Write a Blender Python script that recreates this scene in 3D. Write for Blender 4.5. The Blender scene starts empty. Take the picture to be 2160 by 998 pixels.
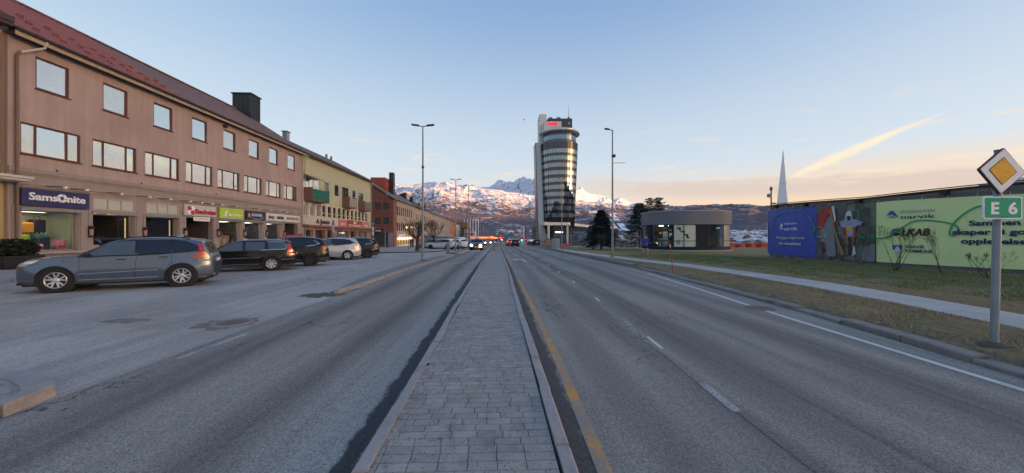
import bpy, bmesh, math, random
import numpy as np
from mathutils import Vector as V, Matrix, noise, Euler

SC = bpy.context.scene
COL = SC.collection
RND = random.Random(11)
PI = math.pi

# ------------------------------------------------------------------ camera
YAW = math.atan(30 / 784)          # the road runs along +Y, the camera looks a little to its right
cam_d = bpy.data.cameras.new('camera'); cam = bpy.data.objects.new('camera', cam_d); COL.objects.link(cam)
cam.location = (0, 0, 1.7); cam.rotation_euler = (PI / 2, 0, -YAW)
cam_d.sensor_width = 36; cam_d.lens = 784 / 2160 * 36; cam_d.shift_y = -2 / 2160
cam_d.clip_start = .1; cam_d.clip_end = 60000
SC.camera = cam

# ------------------------------------------------------------------ colour management, sky, sun
SC.view_settings.view_transform = 'Standard'; SC.view_settings.look = 'None'
SC.view_settings.gamma = 1; SC.view_settings.use_curve_mapping = False
SC.view_settings.exposure = EXPOSURE = 1.92
SUN_AZ, SUN_EL = 109.0, 2.0         # degrees, clockwise from +Y: the sun is low on the right, behind the hills
SC.cycles.max_bounces = 6; SC.cycles.transparent_max_bounces = 10
SC.cycles.use_denoising = True

class NT:
    """small helper round a node tree"""
    def __init__(s, nt): s.t = nt; nt.nodes.clear()
    def n(s, kind, **kw):
        x = s.t.nodes.new(kind)
        for k, v in kw.items(): setattr(x, k, v)
        return x
    def put(s, sock, v):
        if v is None: return
        if isinstance(v, bpy.types.NodeSocket): s.t.links.new(v, sock)
        else:
            if hasattr(sock.default_value, '__len__') and isinstance(v, (tuple, list)) and len(v) == 3 and len(sock.default_value) == 4: v = (*v, 1)
            sock.default_value = v
    def m(s, op, a, b=None, c=None, clamp=False):
        x = s.n('ShaderNodeMath', operation=op, use_clamp=clamp)
        for i, v in enumerate((a, b, c)): s.put(x.inputs[i], v)
        return x.outputs[0]
    def vm(s, op, a, b=None):
        x = s.n('ShaderNodeVectorMath', operation=op)
        s.put(x.inputs[0], a); s.put(x.inputs[1], b)
        return x.outputs[0]
    def mix(s, f, a, b, kind='MIX'):
        x = s.n('ShaderNodeMix', data_type='RGBA', blend_type=kind)
        s.put(x.inputs[0], f); s.put(x.inputs[6], a); s.put(x.inputs[7], b)
        return x.outputs[2]
    def step(s, v, lo, hi, a=0., b=1., kind='SMOOTHSTEP'):
        x = s.n('ShaderNodeMapRange', interpolation_type=kind)
        s.put(x.inputs[0], v); s.put(x.inputs[1], lo); s.put(x.inputs[2], hi); s.put(x.inputs[3], a); s.put(x.inputs[4], b)
        return x.outputs[0]
    def noise(s, vec, scale, detail=4, rough=.55, dist=0.):
        x = s.n('ShaderNodeTexNoise'); s.put(x.inputs['Vector'], vec); x.inputs['Scale'].default_value = scale
        x.inputs['Detail'].default_value = detail; x.inputs['Roughness'].default_value = rough; x.inputs['Distortion'].default_value = dist
        return x.outputs['Fac']
    def voro(s, vec, scale, feature='F1', out='Distance'):
        x = s.n('ShaderNodeTexVoronoi', feature=feature); s.put(x.inputs['Vector'], vec); x.inputs['Scale'].default_value = scale
        return x.outputs[out]
    def ramp(s, f, stops):
        x = s.n('ShaderNodeValToRGB'); s.put(x.inputs[0], f)
        e = x.color_ramp.elements
        while len(e) < len(stops): e.new(1.)
        for i, (p, c) in enumerate(stops): e[i].position = p; e[i].color = (*c, 1) if len(c) == 3 else c
        return x.outputs[0]
    def scale(s, vec, xyz):
        return s.vm('MULTIPLY', vec, xyz)
    def pos(s): return s.n('ShaderNodeNewGeometry').outputs['Position']
    def obj(s): return s.n('ShaderNodeTexCoord').outputs['Object']
    def xyz(s, vec):
        x = s.n('ShaderNodeSeparateXYZ'); s.put(x.inputs[0], vec); return x.outputs
    def vec(s, x, y, z):
        c = s.n('ShaderNodeCombineXYZ')
        for i, v in enumerate((x, y, z)): s.put(c.inputs[i], v)
        return c.outputs[0]

def build_world():
    w = bpy.data.worlds.new('World'); SC.world = w; w.use_nodes = True
    k = NT(w.node_tree)
    sky = k.n('ShaderNodeTexSky', sky_type='NISHITA', sun_disc=False)
    sky.sun_elevation = math.radians(SUN_EL); sky.sun_rotation = math.radians(SUN_AZ)
    sky.altitude = 40; sky.air_density = 1.0; sky.dust_density = 1.6; sky.ozone_density = 2.2
    d = k.n('ShaderNodeTexCoord').outputs['Generated']
    x, y, z = k.xyz(d)
    el = k.m('MULTIPLY', k.m('ARCSINE', z), 180 / PI)
    az = k.m('MULTIPLY', k.m('ARCTAN2', x, y), 180 / PI)
    # one even grade of the whole sky: softer contrast in the dim part, the bright glow boosted
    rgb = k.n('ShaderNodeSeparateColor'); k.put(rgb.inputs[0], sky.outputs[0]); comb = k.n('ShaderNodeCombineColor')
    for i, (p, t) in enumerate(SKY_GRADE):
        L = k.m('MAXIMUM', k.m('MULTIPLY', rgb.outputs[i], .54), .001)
        hi = k.m('ADD', k.m('MULTIPLY', k.m('SUBTRACT', L, 1.), GLOW_BOOST), 1.)          # brightest sky boosted well past its own strength, to light the facade
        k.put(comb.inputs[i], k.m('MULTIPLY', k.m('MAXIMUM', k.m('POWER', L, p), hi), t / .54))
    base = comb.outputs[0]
    uv = k.vec(az, el, 0.)
    base = k.mix(k.m('MULTIPLY', k.step(el, 36., 4.), .62), base, CLOUD_AIR)
    # thin cloud takes up the brightness of the sky behind it, so it glows round the low sun
    lit = k.m('MAXIMUM', k.m('MULTIPLY', k.xyz(base)[0], .62), 1.)
    warm, mauve, white = [k.mix(1., (*q, 1), lit, 'MULTIPLY') for q in (CLOUD_WARM, CLOUD_MAUVE, CLOUD_PALE)]
    # a pale band of thin cloud low over the hills all round
    n1 = k.noise(k.scale(uv, (.05, .45, 1)), 1., 5, .6)
    nw = k.noise(k.scale(uv, (.12, .9, 1)), 1., 5, .6)
    side = k.step(az, -25., 45.)
    lowband = k.m('MULTIPLY', k.step(k.m('ADD', el, k.m('MULTIPLY', n1, 5.)), 13.5, 5.5), k.m('ADD', .58, k.m('MULTIPLY', side, .3)))
    c = k.mix(lowband, base, k.mix(side, CLOUD_PINK, warm))
    # the long mauve bank
    e2 = k.m('ADD', k.m('ADD', el, k.m('MULTIPLY', az, .045)), k.m('MULTIPLY', k.m('SUBTRACT', n1, .5), 1.6))
    up = k.step(k.m('ADD', e2, k.m('MULTIPLY', k.m('SUBTRACT', nw, .5), .8)), 9.1, 8.5)
    lo = k.step(e2, 5.9, 7.4)
    bank = k.m('MULTIPLY', k.m('MULTIPLY', up, lo), k.m('MULTIPLY', k.step(az, 4., 30.), k.step(az, 120., 60.)))
    c = k.mix(k.m('MULTIPLY', bank, .88), c, mauve)
    edge = k.m('MULTIPLY', k.m('MULTIPLY', k.step(e2, 8.3, 8.8), k.step(e2, 9.5, 8.9)), k.m('MULTIPLY', k.step(az, 24., 38.), k.step(nw, .42, .6)))
    c = k.mix(k.m('MULTIPLY', edge, .7), c, white)
    # the old condensation trail
    t = k.m('SUBTRACT', az, 38.9)
    wob = k.m('MULTIPLY', k.m('SUBTRACT', k.noise(uv, .9, 6, .62, .6), .5), 1.5)
    dline = k.m('SUBTRACT', k.m('SUBTRACT', el, 7.1), k.m('SUBTRACT', k.m('MULTIPLY', t, .455), k.m('MULTIPLY', k.m('MULTIPLY', t, t), .004)))
    dl = k.m('ABSOLUTE', k.m('ADD', dline, k.m('MULTIPLY', wob, k.step(t, 12., 2., .15, .75))))
    wid = k.m('MULTIPLY', k.step(t, -1., 4., .35, .78), k.step(t, 5., 13.5, 1., .12))
    tr = k.m('MULTIPLY', k.step(dl, wid, k.m('MULTIPLY', wid, .2)), k.m('MULTIPLY', k.step(t, -.8, 1.5), k.step(t, 14.5, 8.)))
    tr = k.m('MULTIPLY', tr, k.step(k.noise(k.vec(k.m('MULTIPLY', t, .55), k.m('MULTIPLY', dline, 2.6), 0.), 1.2, 6, .68, .8), .22, .58, .25, 1.))
    c = k.mix(k.m('MULTIPLY', tr, .9), c, CLOUD_TRAIL)
    # a few small wisps
    wis = k.m('MULTIPLY', k.step(k.noise(k.scale(uv, (.10, .65, 1)), 1.3, 6, .66, .5), .54, .74), k.m('MULTIPLY', k.step(el, 4., 7.), k.step(el, 19., 9.)))
    c = k.mix(k.m('MULTIPLY', wis, .75), c, white)
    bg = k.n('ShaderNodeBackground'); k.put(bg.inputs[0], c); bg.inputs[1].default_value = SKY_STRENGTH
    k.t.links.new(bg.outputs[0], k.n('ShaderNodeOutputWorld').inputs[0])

SKY_STRENGTH = .15
GLOW_BOOST = 7.
SKY_GRADE = ((.6, .88), (.47, .80), (.25, .83))
CLOUD_AIR = (1.48, 1.60, 1.66)
CLOUD_WARM, CLOUD_MAUVE, CLOUD_PALE, CLOUD_PINK, CLOUD_TRAIL = (1.85, 1.27, .74), (1.32, 1.1, .98), (1.75, 1.45, 1.1), (1.5, 1.32, 1.28), (1.85, 1.6, 1.15)
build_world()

sun_d = bpy.data.lights.new('sun', 'SUN'); sun = bpy.data.objects.new('sun', sun_d); COL.objects.link(sun)
sun_d.energy = 2.5; sun_d.color = (1., .47, .17); sun_d.angle = math.radians(.5)
sdir = V((math.sin(math.radians(SUN_AZ)) * math.cos(math.radians(SUN_EL)), math.cos(math.radians(SUN_AZ)) * math.cos(math.radians(SUN_EL)), math.sin(math.radians(SUN_EL))))
sun.rotation_euler = sdir.to_track_quat('Z', 'Y').to_euler(); sun.location = sdir * 300 + V((0, 0, 50))

# ------------------------------------------------------------------ building helpers
class MB:
    """collects faces, then links them as ONE mesh object"""
    def __init__(s): s.v = []; s.f = []; s.k = []; s.m = 0
    def face(s, *pts):
        n = len(s.v); s.v += [tuple(p) for p in pts]; s.f.append(tuple(range(n, n + len(pts)))); s.k.append(s.m)
    def hexa(s, p):                     # eight corners: bottom ring then top ring
        n = len(s.v); s.v += [tuple(q) for q in p]
        for f in ((0, 3, 2, 1), (4, 5, 6, 7), (0, 1, 5, 4), (1, 2, 6, 5), (2, 3, 7, 6), (3, 0, 4, 7)):
            s.f.append(tuple(n + i for i in f)); s.k.append(s.m)
    def box(s, x0, x1, y0, y1, z0, z1):
        s.hexa([(x0, y0, z0), (x1, y0, z0), (x1, y1, z0), (x0, y1, z0), (x0, y0, z1), (x1, y0, z1), (x1, y1, z1), (x0, y1, z1)])
    def fbox(s, fr, u0, u1, v0, v1, d0, d1):
        s.hexa([fr(u0, v0, d0), fr(u1, v0, d0), fr(u1, v0, d1), fr(u0, v0, d1), fr(u0, v1, d0), fr(u1, v1, d0), fr(u1, v1, d1), fr(u0, v1, d1)])
    def prism(s, pts, z0, z1, fn=None):  # polygon (a, b) extruded; fn maps (a, b, z)
        fn = fn or (lambda a, b, z: (a, b, z))
        n = len(s.v); m = len(pts)
        s.v += [fn(a, b, z0) for a, b in pts] + [fn(a, b, z1) for a, b in pts]
        s.f.append(tuple(range(n + m - 1, n - 1, -1))); s.f.append(tuple(range(n + m, n + 2 * m))); s.k += [s.m] * 2
        for i in range(m):
            j = (i + 1) % m; s.f.append((n + i, n + j, n + m + j, n + m + i)); s.k.append(s.m)
    def tube(s, pts, rad, seg=8, cap=True):
        pts = [V(p) for p in pts]; rad = rad if hasattr(rad, '__len__') else [rad] * len(pts)
        n = len(s.v); up = V((0, 0, 1)); prev = None
        for i, p in enumerate(pts):
            t = (pts[min(i + 1, len(pts) - 1)] - pts[max(i - 1, 0)]).normalized()
            a = (prev - t * prev.dot(t)) if prev is not None else (t.cross(up) if abs(t.z) < .95 else t.cross(V((1, 0, 0))))
            if a.length < 1e-6: a = t.orthogonal()
            a.normalize(); prev = a; b = t.cross(a)
            for j in range(seg):
                c = 2 * PI * j / seg; s.v.append(tuple(p + (a * math.cos(c) + b * math.sin(c)) * rad[i]))
        for i in range(len(pts) - 1):
            for j in range(seg):
                k = (j + 1) % seg; s.f.append((n + i * seg + j, n + i * seg + k, n + (i + 1) * seg + k, n + (i + 1) * seg + j)); s.k.append(s.m)
        if cap:
            e = n + (len(pts) - 1) * seg
            s.f.append(tuple(range(n + seg - 1, n - 1, -1))); s.f.append(tuple(range(e, e + seg))); s.k += [s.m] * 2
    def lathe(s, prof, c=(0, 0, 0), seg=16, fn=None, cap=True):   # prof of (r, z)
        fn = fn or (lambda x, y, z: (c[0] + x, c[1] + y, c[2] + z)); n = len(s.v)
        for r, z in prof:
            for j in range(seg):
                a = 2 * PI * j / seg; s.v.append(tuple(fn(r * math.cos(a), r * math.sin(a), z)))
        for i in range(len(prof) - 1):
            for j in range(seg):
                k = (j + 1) % seg; s.f.append((n + i * seg + j, n + i * seg + k, n + (i + 1) * seg + k, n + (i + 1) * seg + j)); s.k.append(s.m)
        for i, rev in ((0, True), (len(prof) - 1, False)):
            if cap and prof[i][0] > 1e-4:
                q = range(n + i * seg, n + (i + 1) * seg); s.f.append(tuple(reversed(q)) if rev else tuple(q)); s.k.append(s.m)
    def mesh(s, name, mats, smooth=False):
        me = bpy.data.meshes.new(name); me.from_pydata(s.v, [], s.f)
        for m in (mats if isinstance(mats, (list, tuple)) else [mats]): me.materials.append(m)
        if any(s.k): me.polygons.foreach_set('material_index', s.k)
        if smooth: me.polygons.foreach_set('use_smooth', [True] * len(me.polygons))
        me.validate(); me.update()
        return me
    def build(s, name, mats, parent=None, smooth=False, world=True, bevel=0, angle=None):
        o = link(name, s.mesh(name, mats, smooth), parent, world)
        if angle: o.data.set_sharp_from_angle(angle=math.radians(angle))
        if bevel:
            b = o.modifiers.new('bevel', 'BEVEL'); b.width = bevel; b.segments = 2; b.limit_method = 'ANGLE'
        return o

def wloc(o):
    p = V((0, 0, 0))
    while o is not None: p += o.location; o = o.parent
    return p

def link(name, data, parent=None, world=True):
    o = bpy.data.objects.new(name, data); COL.objects.link(o)
    if parent is not None:
        o.parent = parent
        if world: o.location = -wloc(parent)
    return o

def tag(o, label=None, cat=None, group=None, kind=None):
    for k, v in (('label', label), ('category', cat), ('group', group), ('kind', kind)):
        if v: o[k] = v
    return o

def thing(name, label, cat, loc=(0, 0, 0), rz=0, group=None):
    o = bpy.data.objects.new(name, None); COL.objects.link(o); o.location = loc; o.rotation_euler = (0, 0, rz); o.empty_display_size = .2
    return tag(o, label, cat, group)

class Fr:
    """a wall frame: u along it, v up it, d out of it"""
    def __init__(s, o, U, N, W=(0, 0, 1)): s.o = V(o); s.U = V(U).normalized(); s.N = V(N).normalized(); s.W = V(W).normalized()
    def __call__(s, u, v, d=0.): return s.o + s.U * u + s.W * v + s.N * d

class Arc:
    """a frame bent round a vertical axis: u runs along the arc (at radius r) from angle a0, d outwards"""
    def __init__(s, c, r, a0, z=0., sign=1): s.c = V(c); s.r = r; s.a0 = a0; s.z = z; s.s = sign
    def __call__(s, u, v, d=0.):
        a = s.a0 + s.s * u / s.r; q = s.r + d
        return V((s.c.x + q * math.cos(a), s.c.y + q * math.sin(a), s.z + v))

def wall(mb, fr, U0, U1, V0, V1, holes, depth=.15, d=0.):
    us = sorted({U0, U1, *[h[0] for h in holes], *[h[1] for h in holes]}); vs = sorted({V0, V1, *[h[2] for h in holes], *[h[3] for h in holes]})
    us = [u for u in us if U0 <= u <= U1]; vs = [v for v in vs if V0 <= v <= V1]
    for a, b in zip(us, us[1:]):
        for c, e in zip(vs, vs[1:]):
            m, n = (a + b) / 2, (c + e) / 2
            if not any(h[0] < m < h[1] and h[2] < n < h[3] for h in holes):
                mb.face(fr(a, c, d), fr(b, c, d), fr(b, e, d), fr(a, e, d))
    for h in holes:
        a, b, c, e = h[:4]; g = d - (h[4] if len(h) > 4 else depth)
        mb.face(fr(a, c, d), fr(a, e, d), fr(a, e, g), fr(a, c, g)); mb.face(fr(b, c, d), fr(b, c, g), fr(b, e, g), fr(b, e, d))
        mb.face(fr(a, e, d), fr(b, e, d), fr(b, e, g), fr(a, e, g)); mb.face(fr(a, c, d), fr(a, c, g), fr(b, c, g), fr(b, c, d))

def window(parent, fr, u0, u1, v0, v1, splits=(), frame=None, glass=None, depth=.15, fw=.07, sill=None, vs=(), name='window', d=0., tilt=.006, glasses=None):
    """frame ring and mullions in one mesh; every pane and the sill are sub-parts"""
    mb = MB(); g = d - depth
    mb.fbox(fr, u0, u0 + fw, v0, v1, g, g + .07); mb.fbox(fr, u1 - fw, u1, v0, v1, g, g + .07)
    mb.fbox(fr, u0 + fw, u1 - fw, v0, v0 + fw, g, g + .07); mb.fbox(fr, u0 + fw, u1 - fw, v1 - fw, v1, g, g + .07)
    cu = [u0 + fw] + [u0 + (u1 - u0) * q for q in splits] + [u1 - fw]; h = fw * .45
    for c in cu[1:-1]: mb.fbox(fr, c - h, c + h, v0 + fw, v1 - fw, g, g + .065)
    cv = [v0 + fw] + [v0 + (v1 - v0) * q for q in vs] + [v1 - fw]
    for c in cv[1:-1]:
        for a, b in zip(cu, cu[1:]): mb.fbox(fr, a + (h if a != cu[0] else 0), b - (h if b != cu[-1] else 0), c - h, c + h, g, g + .06)
    w = mb.build(name, frame, parent); i = 0
    for a, b in zip(cu, cu[1:]):
        for c, e in zip(cv, cv[1:]):
            p = MB(); t = [RND.uniform(-tilt, tilt) for _ in range(3)]
            p.face(fr(a, c, g + .03), fr(b, c, g + .03 + t[0]), fr(b, e, g + .03 + t[0] + t[1]), fr(a, e, g + .03 + t[1]))
            p.build('pane', (glasses[i % len(glasses)] if glasses else glass), w); i += 1
    if sill is not None:
        q = MB(); q.fbox(fr, u0 - .05, u1 + .05, v0 - .05, v0 - .005, g + .075, d + .06); q.build('sill', sill, w)
    return w

def text(s, h, fr, u, v, d, m, parent, name='lettering', bold=0., shear=0., width=None, align='LEFT', depth=.02, sp=1., world=True, stretch=None):
    cu = bpy.data.curves.new('text', 'FONT'); cu.body = s; cu.size = 1; cu.offset = bold; cu.extrude = 0; cu.align_x = align; cu.space_character = sp; cu.resolution_u = 3
    cu.shear = shear
    t = bpy.data.objects.new('text', cu); me = bpy.data.meshes.new_from_object(t)
    bpy.data.objects.remove(t); bpy.data.curves.remove(cu)
    co = [q.co.copy() for q in me.vertices]
    k = h / .73; kx = k if stretch is None else k * stretch
    if width:
        xs = [q.x for q in co]; kx = width / (max(xs) - min(xs))
    mb = MB(); fs = [tuple(p.vertices) for p in me.polygons]
    mb.v = [tuple(fr(u + q.x * kx, v + q.y * k, d)) for q in co] + [tuple(fr(u + q.x * kx, v + q.y * k, d + depth)) for q in co]
    n = len(co); cnt = {}
    for f in fs:
        for a, b in zip(f, f[1:] + f[:1]): cnt[(a, b)] = 1
    mb.f = [tuple(i + n for i in f) for f in fs]
    mb.f += [(a, b, b + n, a + n) for a, b in cnt if (b, a) not in cnt]
    mb.k = [0] * len(mb.f); bpy.data.meshes.remove(me)
    return mb.build(name, m, parent, world=world)

# ------------------------------------------------------------------ materials
def mat(name, col, rough=.8, var=.12, vs=1.5, fine=.06, fs=30., bump=0., bs=50., metal=0., spec=.5, coat=0., streak=0., coord='pos', emit=0., dirt=None, dirt_amt=.5, ds=.8, squash=(1, 1, 1)):
    m = bpy.data.materials.new(name); m.use_nodes = True; k = NT(m.node_tree)
    b = k.n('ShaderNodeBsdfPrincipled'); k.t.links.new(b.outputs[0], k.n('ShaderNodeOutputMaterial').inputs[0])
    p = k.pos() if coord == 'pos' else k.obj()
    if squash != (1, 1, 1): p = k.scale(p, squash)
    c = col
    f = None
    if var or fine:
        f = k.m('ADD', k.m('MULTIPLY', k.m('SUBTRACT', k.noise(p, vs, 4), .5), 2.6 * var), k.m('MULTIPLY', k.m('SUBTRACT', k.noise(p, fs, 2), .5), 2.6 * fine))
        if streak: f = k.m('ADD', f, k.m('MULTIPLY', k.m('SUBTRACT', k.noise(k.scale(p, (2.2, 2.2, .12)), 1.6, 4), .5), 2.6 * streak))
        f = k.m('ADD', f, 1.)
        c = k.mix(1., (*col, 1), f, 'MULTIPLY')
    if dirt is not None:
        c = k.mix(k.m('MULTIPLY', k.step(k.noise(p, ds, 6, .65), .46, .72), dirt_amt), c, dirt)
    k.put(b.inputs['Base Color'], c if not isinstance(c, tuple) else (*c[:3], 1))
    b.inputs['Roughness'].default_value = rough; b.inputs['Metallic'].default_value = metal; b.inputs['Specular IOR Level'].default_value = spec
    b.inputs['Coat Weight'].default_value = coat; b.inputs['Coat Roughness'].default_value = .04
    if bump:
        q = k.n('ShaderNodeBump'); q.inputs['Strength'].default_value = bump; q.inputs['Distance'].default_value = .02
        k.put(q.inputs['Height'], k.noise(p, bs, 4)); k.t.links.new(q.outputs[0], b.inputs['Normal'])
    if emit:
        b.inputs['Emission Color'].default_value = (*col, 1); b.inputs['Emission Strength'].default_value = emit
    return m

def glow(name, col, e):
    m = bpy.data.materials.new(name); m.use_nodes = True; b = m.node_tree.nodes['Principled BSDF']
    b.inputs['Base Color'].default_value = (*[min(1, c) * .3 for c in col], 1); b.inputs['Emission Color'].default_value = (*col, 1); b.inputs['Emission Strength'].default_value = e
    return m

def glass_mirror(name, tint, back, refl, rough=.015, wav=.25, fres=.35):
    """a pane that mirrors the sky over a blind or a dark room behind it"""
    m = bpy.data.materials.new(name); m.use_nodes = True; k = NT(m.node_tree)
    g = k.n('ShaderNodeBsdfGlossy'); g.inputs[0].default_value = (*tint, 1); g.inputs[1].default_value = rough
    d = k.n('ShaderNodeBsdfDiffuse'); p = k.pos()
    k.put(d.inputs[0], k.mix(1., (*back, 1), k.m('ADD', k.m('MULTIPLY', k.noise(p, .9, 3), .7), .65), 'MULTIPLY'))
    q = k.n('ShaderNodeBump'); q.inputs['Strength'].default_value = wav; q.inputs['Distance'].default_value = .01
    k.put(q.inputs['Height'], k.noise(p, .8, 2)); k.t.links.new(q.outputs[0], g.inputs['Normal'])
    lw = k.n('ShaderNodeLayerWeight'); lw.inputs[0].default_value = fres
    x = k.n('ShaderNodeMixShader'); k.put(x.inputs[0], k.m('ADD', k.m('MULTIPLY', lw.outputs['Fresnel'], 1 - refl), refl, clamp=True))
    k.t.links.new(d.outputs[0], x.inputs[1]); k.t.links.new(g.outputs[0], x.inputs[2]); k.t.links.new(x.outputs[0], k.n('ShaderNodeOutputMaterial').inputs[0])
    return m

def glass_clear(name, tint, refl=.06):
    """see-through pane: tinted passage plus Fresnel mirror"""
    m = bpy.data.materials.new(name); m.use_nodes = True; k = NT(m.node_tree)
    g = k.n('ShaderNodeBsdfGlossy'); g.inputs[0].default_value = (.9, .95, 1, 1); g.inputs[1].default_value = .01
    t = k.n('ShaderNodeBsdfTransparent'); t.inputs[0].default_value = (*tint, 1)
    f = k.n('ShaderNodeFresnel'); f.inputs[0].default_value = 1.45
    x = k.n('ShaderNodeMixShader'); k.put(x.inputs[0], k.m('ADD', k.m('MULTIPLY', f.outputs[0], .75), refl, clamp=True))
    k.t.links.new(t.outputs[0], x.inputs[1]); k.t.links.new(g.outputs[0], x.inputs[2]); k.t.links.new(x.outputs[0], k.n('ShaderNodeOutputMaterial').inputs[0])
    return m

def paint(name, col, metal=.0, rough=.35, coat=1., dirt=0., spec=.5):
    m = bpy.data.materials.new(name); m.use_nodes = True; k = NT(m.node_tree)
    b = k.n('ShaderNodeBsdfPrincipled'); k.t.links.new(b.outputs[0], k.n('ShaderNodeOutputMaterial').inputs[0])
    p = k.obj(); z = k.xyz(p)[2]
    low = k.m('MULTIPLY', k.step(k.m('ADD', z, k.m('MULTIPLY', k.noise(p, 3., 4), .35)), .85, .3), dirt)      # road film along the sills
    k.put(b.inputs['Base Color'], k.mix(low, (*col, 1), (.16, .15, .14, 1)))
    k.put(b.inputs['Roughness'], k.m('ADD', k.m('MULTIPLY', low, .4), rough)); b.inputs['Metallic'].default_value = metal
    b.inputs['Specular IOR Level'].default_value = spec; k.put(b.inputs['Coat Weight'], k.m('SUBTRACT', coat, k.m('MULTIPLY', low, coat * .8))); b.inputs['Coat Roughness'].default_value = .03
    return m

M = {}
M['black'] = mat('black_plastic', (.012, .012, .013), .55, .1)
M['dark_metal'] = mat('dark_metal', (.035, .037, .04), .5, .15, metal=.3)
M['steel'] = mat('galvanised_steel', (.36, .38, .40), .45, .18, 3., .08, 60., metal=.55)
M['grey_metal'] = mat('grey_metal', (.22, .23, .24), .5, .12, metal=.4)
M['white'] = mat('white_paint', (.78, .78, .76), .5, .05)
M['red'] = mat('red_paint', (.55, .03, .03), .45, .1)
M['orange'] = mat('orange_plastic', (.75, .14, .02), .5, .15)

# ------------------------------------------------------------------ terrain: ground, mountains
_rs = np.random.RandomState(5); _perm = np.concatenate([_rs.permutation(256)] * 3); _ang = _rs.rand(256) * 2 * PI
def pn(x, y, s=0):
    x = np.asarray(x, float); y = np.asarray(y, float)
    xi = np.floor(x).astype(int); yi = np.floor(y).astype(int); fx = x - xi; fy = y - yi
    def gr(i, j):
        h = _perm[(_perm[(i + s * 17) & 255] + j) & 255]; a = _ang[h]
        return np.cos(a), np.sin(a)
    u = fx * fx * fx * (fx * (fx * 6 - 15) + 10); w = fy * fy * fy * (fy * (fy * 6 - 15) + 10)
    def dt(i, j):
        gx, gy = gr(xi + i, yi + j); return gx * (fx - i) + gy * (fy - j)
    return (dt(0, 0) * (1 - u) + dt(1, 0) * u) * (1 - w) + (dt(0, 1) * (1 - u) + dt(1, 1) * u) * w
def fbm(x, y, o=5, g=.5, s=0):
    t = 0; a = 1.
    for i in range(o): t = t + a * pn(x * 2 ** i, y * 2 ** i, s + i); a *= g
    return t
def ridged(x, y, o=5, g=.5, s=0):
    t = 0; a = 1.
    for i in range(o): t = t + a * (.5 - np.abs(pn(x * 2 ** i, y * 2 ** i, s + i)) * 1.6); a *= g
    return t
def sm(x, a, b):
    t = np.clip((x - a) / (b - a), 0, 1); return t * t * (3 - 2 * t)

def crest(tab):
    """photo column, photo row -> bearing in degrees and tangent of the height angle"""
    out = []
    for px, py in tab:
        u = (px - 1080) / 784; out.append((math.degrees(math.atan(u) + YAW), (497 - py) / 784 / math.sqrt(1 + u * u)))
    return out

def grid_mesh(name, X, Y, Z, m, kind='structure'):
    ny, nx = X.shape
    co = np.stack([X, Y, Z], -1).reshape(-1, 3)
    idx = np.arange(ny * nx).reshape(ny, nx)
    q = np.stack([idx[:-1, :-1], idx[:-1, 1:], idx[1:, 1:], idx[1:, :-1]], -1).reshape(-1, 4)
    me = bpy.data.meshes.new(name); me.vertices.add(len(co)); me.vertices.foreach_set('co', co.ravel())
    me.loops.add(q.size); me.loops.foreach_set('vertex_index', q.ravel()); me.polygons.add(len(q))
    me.polygons.foreach_set('loop_start', np.arange(0, q.size, 4)); me.polygons.foreach_set('use_smooth', np.ones(len(q), bool))
    me.materials.append(m); me.update(calc_edges=True); me.validate()
    o = link(name, me); o['kind'] = kind
    return o

def mountain_mat(name, snow_lo, snow_hi, scrub=(.122, .103, .125), rock=(.15, .133, .14), fine=1., patchy=1., slope=.5, drop=0.):  # scrub and rock lifted and blued so the colour carries distance haze
    m = bpy.data.materials.new(name); m.use_nodes = True; k = NT(m.node_tree)
    b = k.n('ShaderNodeBsdfPrincipled'); k.t.links.new(b.outputs[0], k.n('ShaderNodeOutputMaterial').inputs[0])
    p = k.pos(); z = k.xyz(p)[2]; nz = k.xyz(k.n('ShaderNodeNewGeometry').outputs['Normal'])[2]
    big = k.noise(k.scale(p, (.0011, .0011, .0016)), 1., 6, .62); mid = k.noise(k.scale(p, (.006, .006, .008)), 1., 6, .65, .4); sml = k.noise(k.scale(p, (.03, .03, .045)), 1., 4, .7)
    h = k.m('ADD', z, k.m('MULTIPLY', k.m('SUBTRACT', big, .5), 420. * patchy))
    if drop: h = k.m('SUBTRACT', h, k.m('MULTIPLY', k.step(k.xyz(p)[0], 300., 3400.), drop))
    cov = k.step(h, snow_lo, snow_hi)
    thr = k.m('ADD', k.m('MULTIPLY', k.m('SUBTRACT', mid, .5), 3.2), k.m('MULTIPLY', k.m('SUBTRACT', sml, .5), 1.9 * fine))
    s = k.m('ADD', k.m('SUBTRACT', k.m('MULTIPLY', cov, 1.75), .72), thr)
    s = k.m('ADD', s, k.m('MULTIPLY', k.m('SUBTRACT', nz, .93), slope))
    snow = k.step(s, -.3, .5)
    ground = k.mix(k.step(z, snow_lo, snow_hi), k.mix(k.step(sml, .3, .7), (*scrub, 1), (scrub[0] * 1.5, scrub[1] * 1.45, scrub[2] * 1.4, 1)), (*rock, 1))
    ground = k.mix(k.m('MULTIPLY', k.step(k.noise(k.scale(p, (.0035, .0035, .01)), 1., 5, .6), .5, .66), .55), ground, (.075, .07, .085, 1))
    k.put(b.inputs['Base Color'], k.mix(snow, ground, (.74, .75, .79, 1)))
    b.inputs['Roughness'].default_value = .9; b.inputs['Specular IOR Level'].default_value = .1
    bp = k.n('ShaderNodeBump'); bp.inputs['Strength'].default_value = 1.; bp.inputs['Distance'].default_value = 45.
    k.put(bp.inputs['Height'], k.m('ADD', mid, k.m('MULTIPLY', sml, .3))); k.t.links.new(bp.outputs[0], b.inputs['Normal'])
    return m

GZ = ([-20, 20, 55, 100, 180, 420], [0, 0, -.40, -.9, -2.1, -4.])
def gz(y): return np.interp(y, *GZ)          # the street falls gently away from the camera

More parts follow.
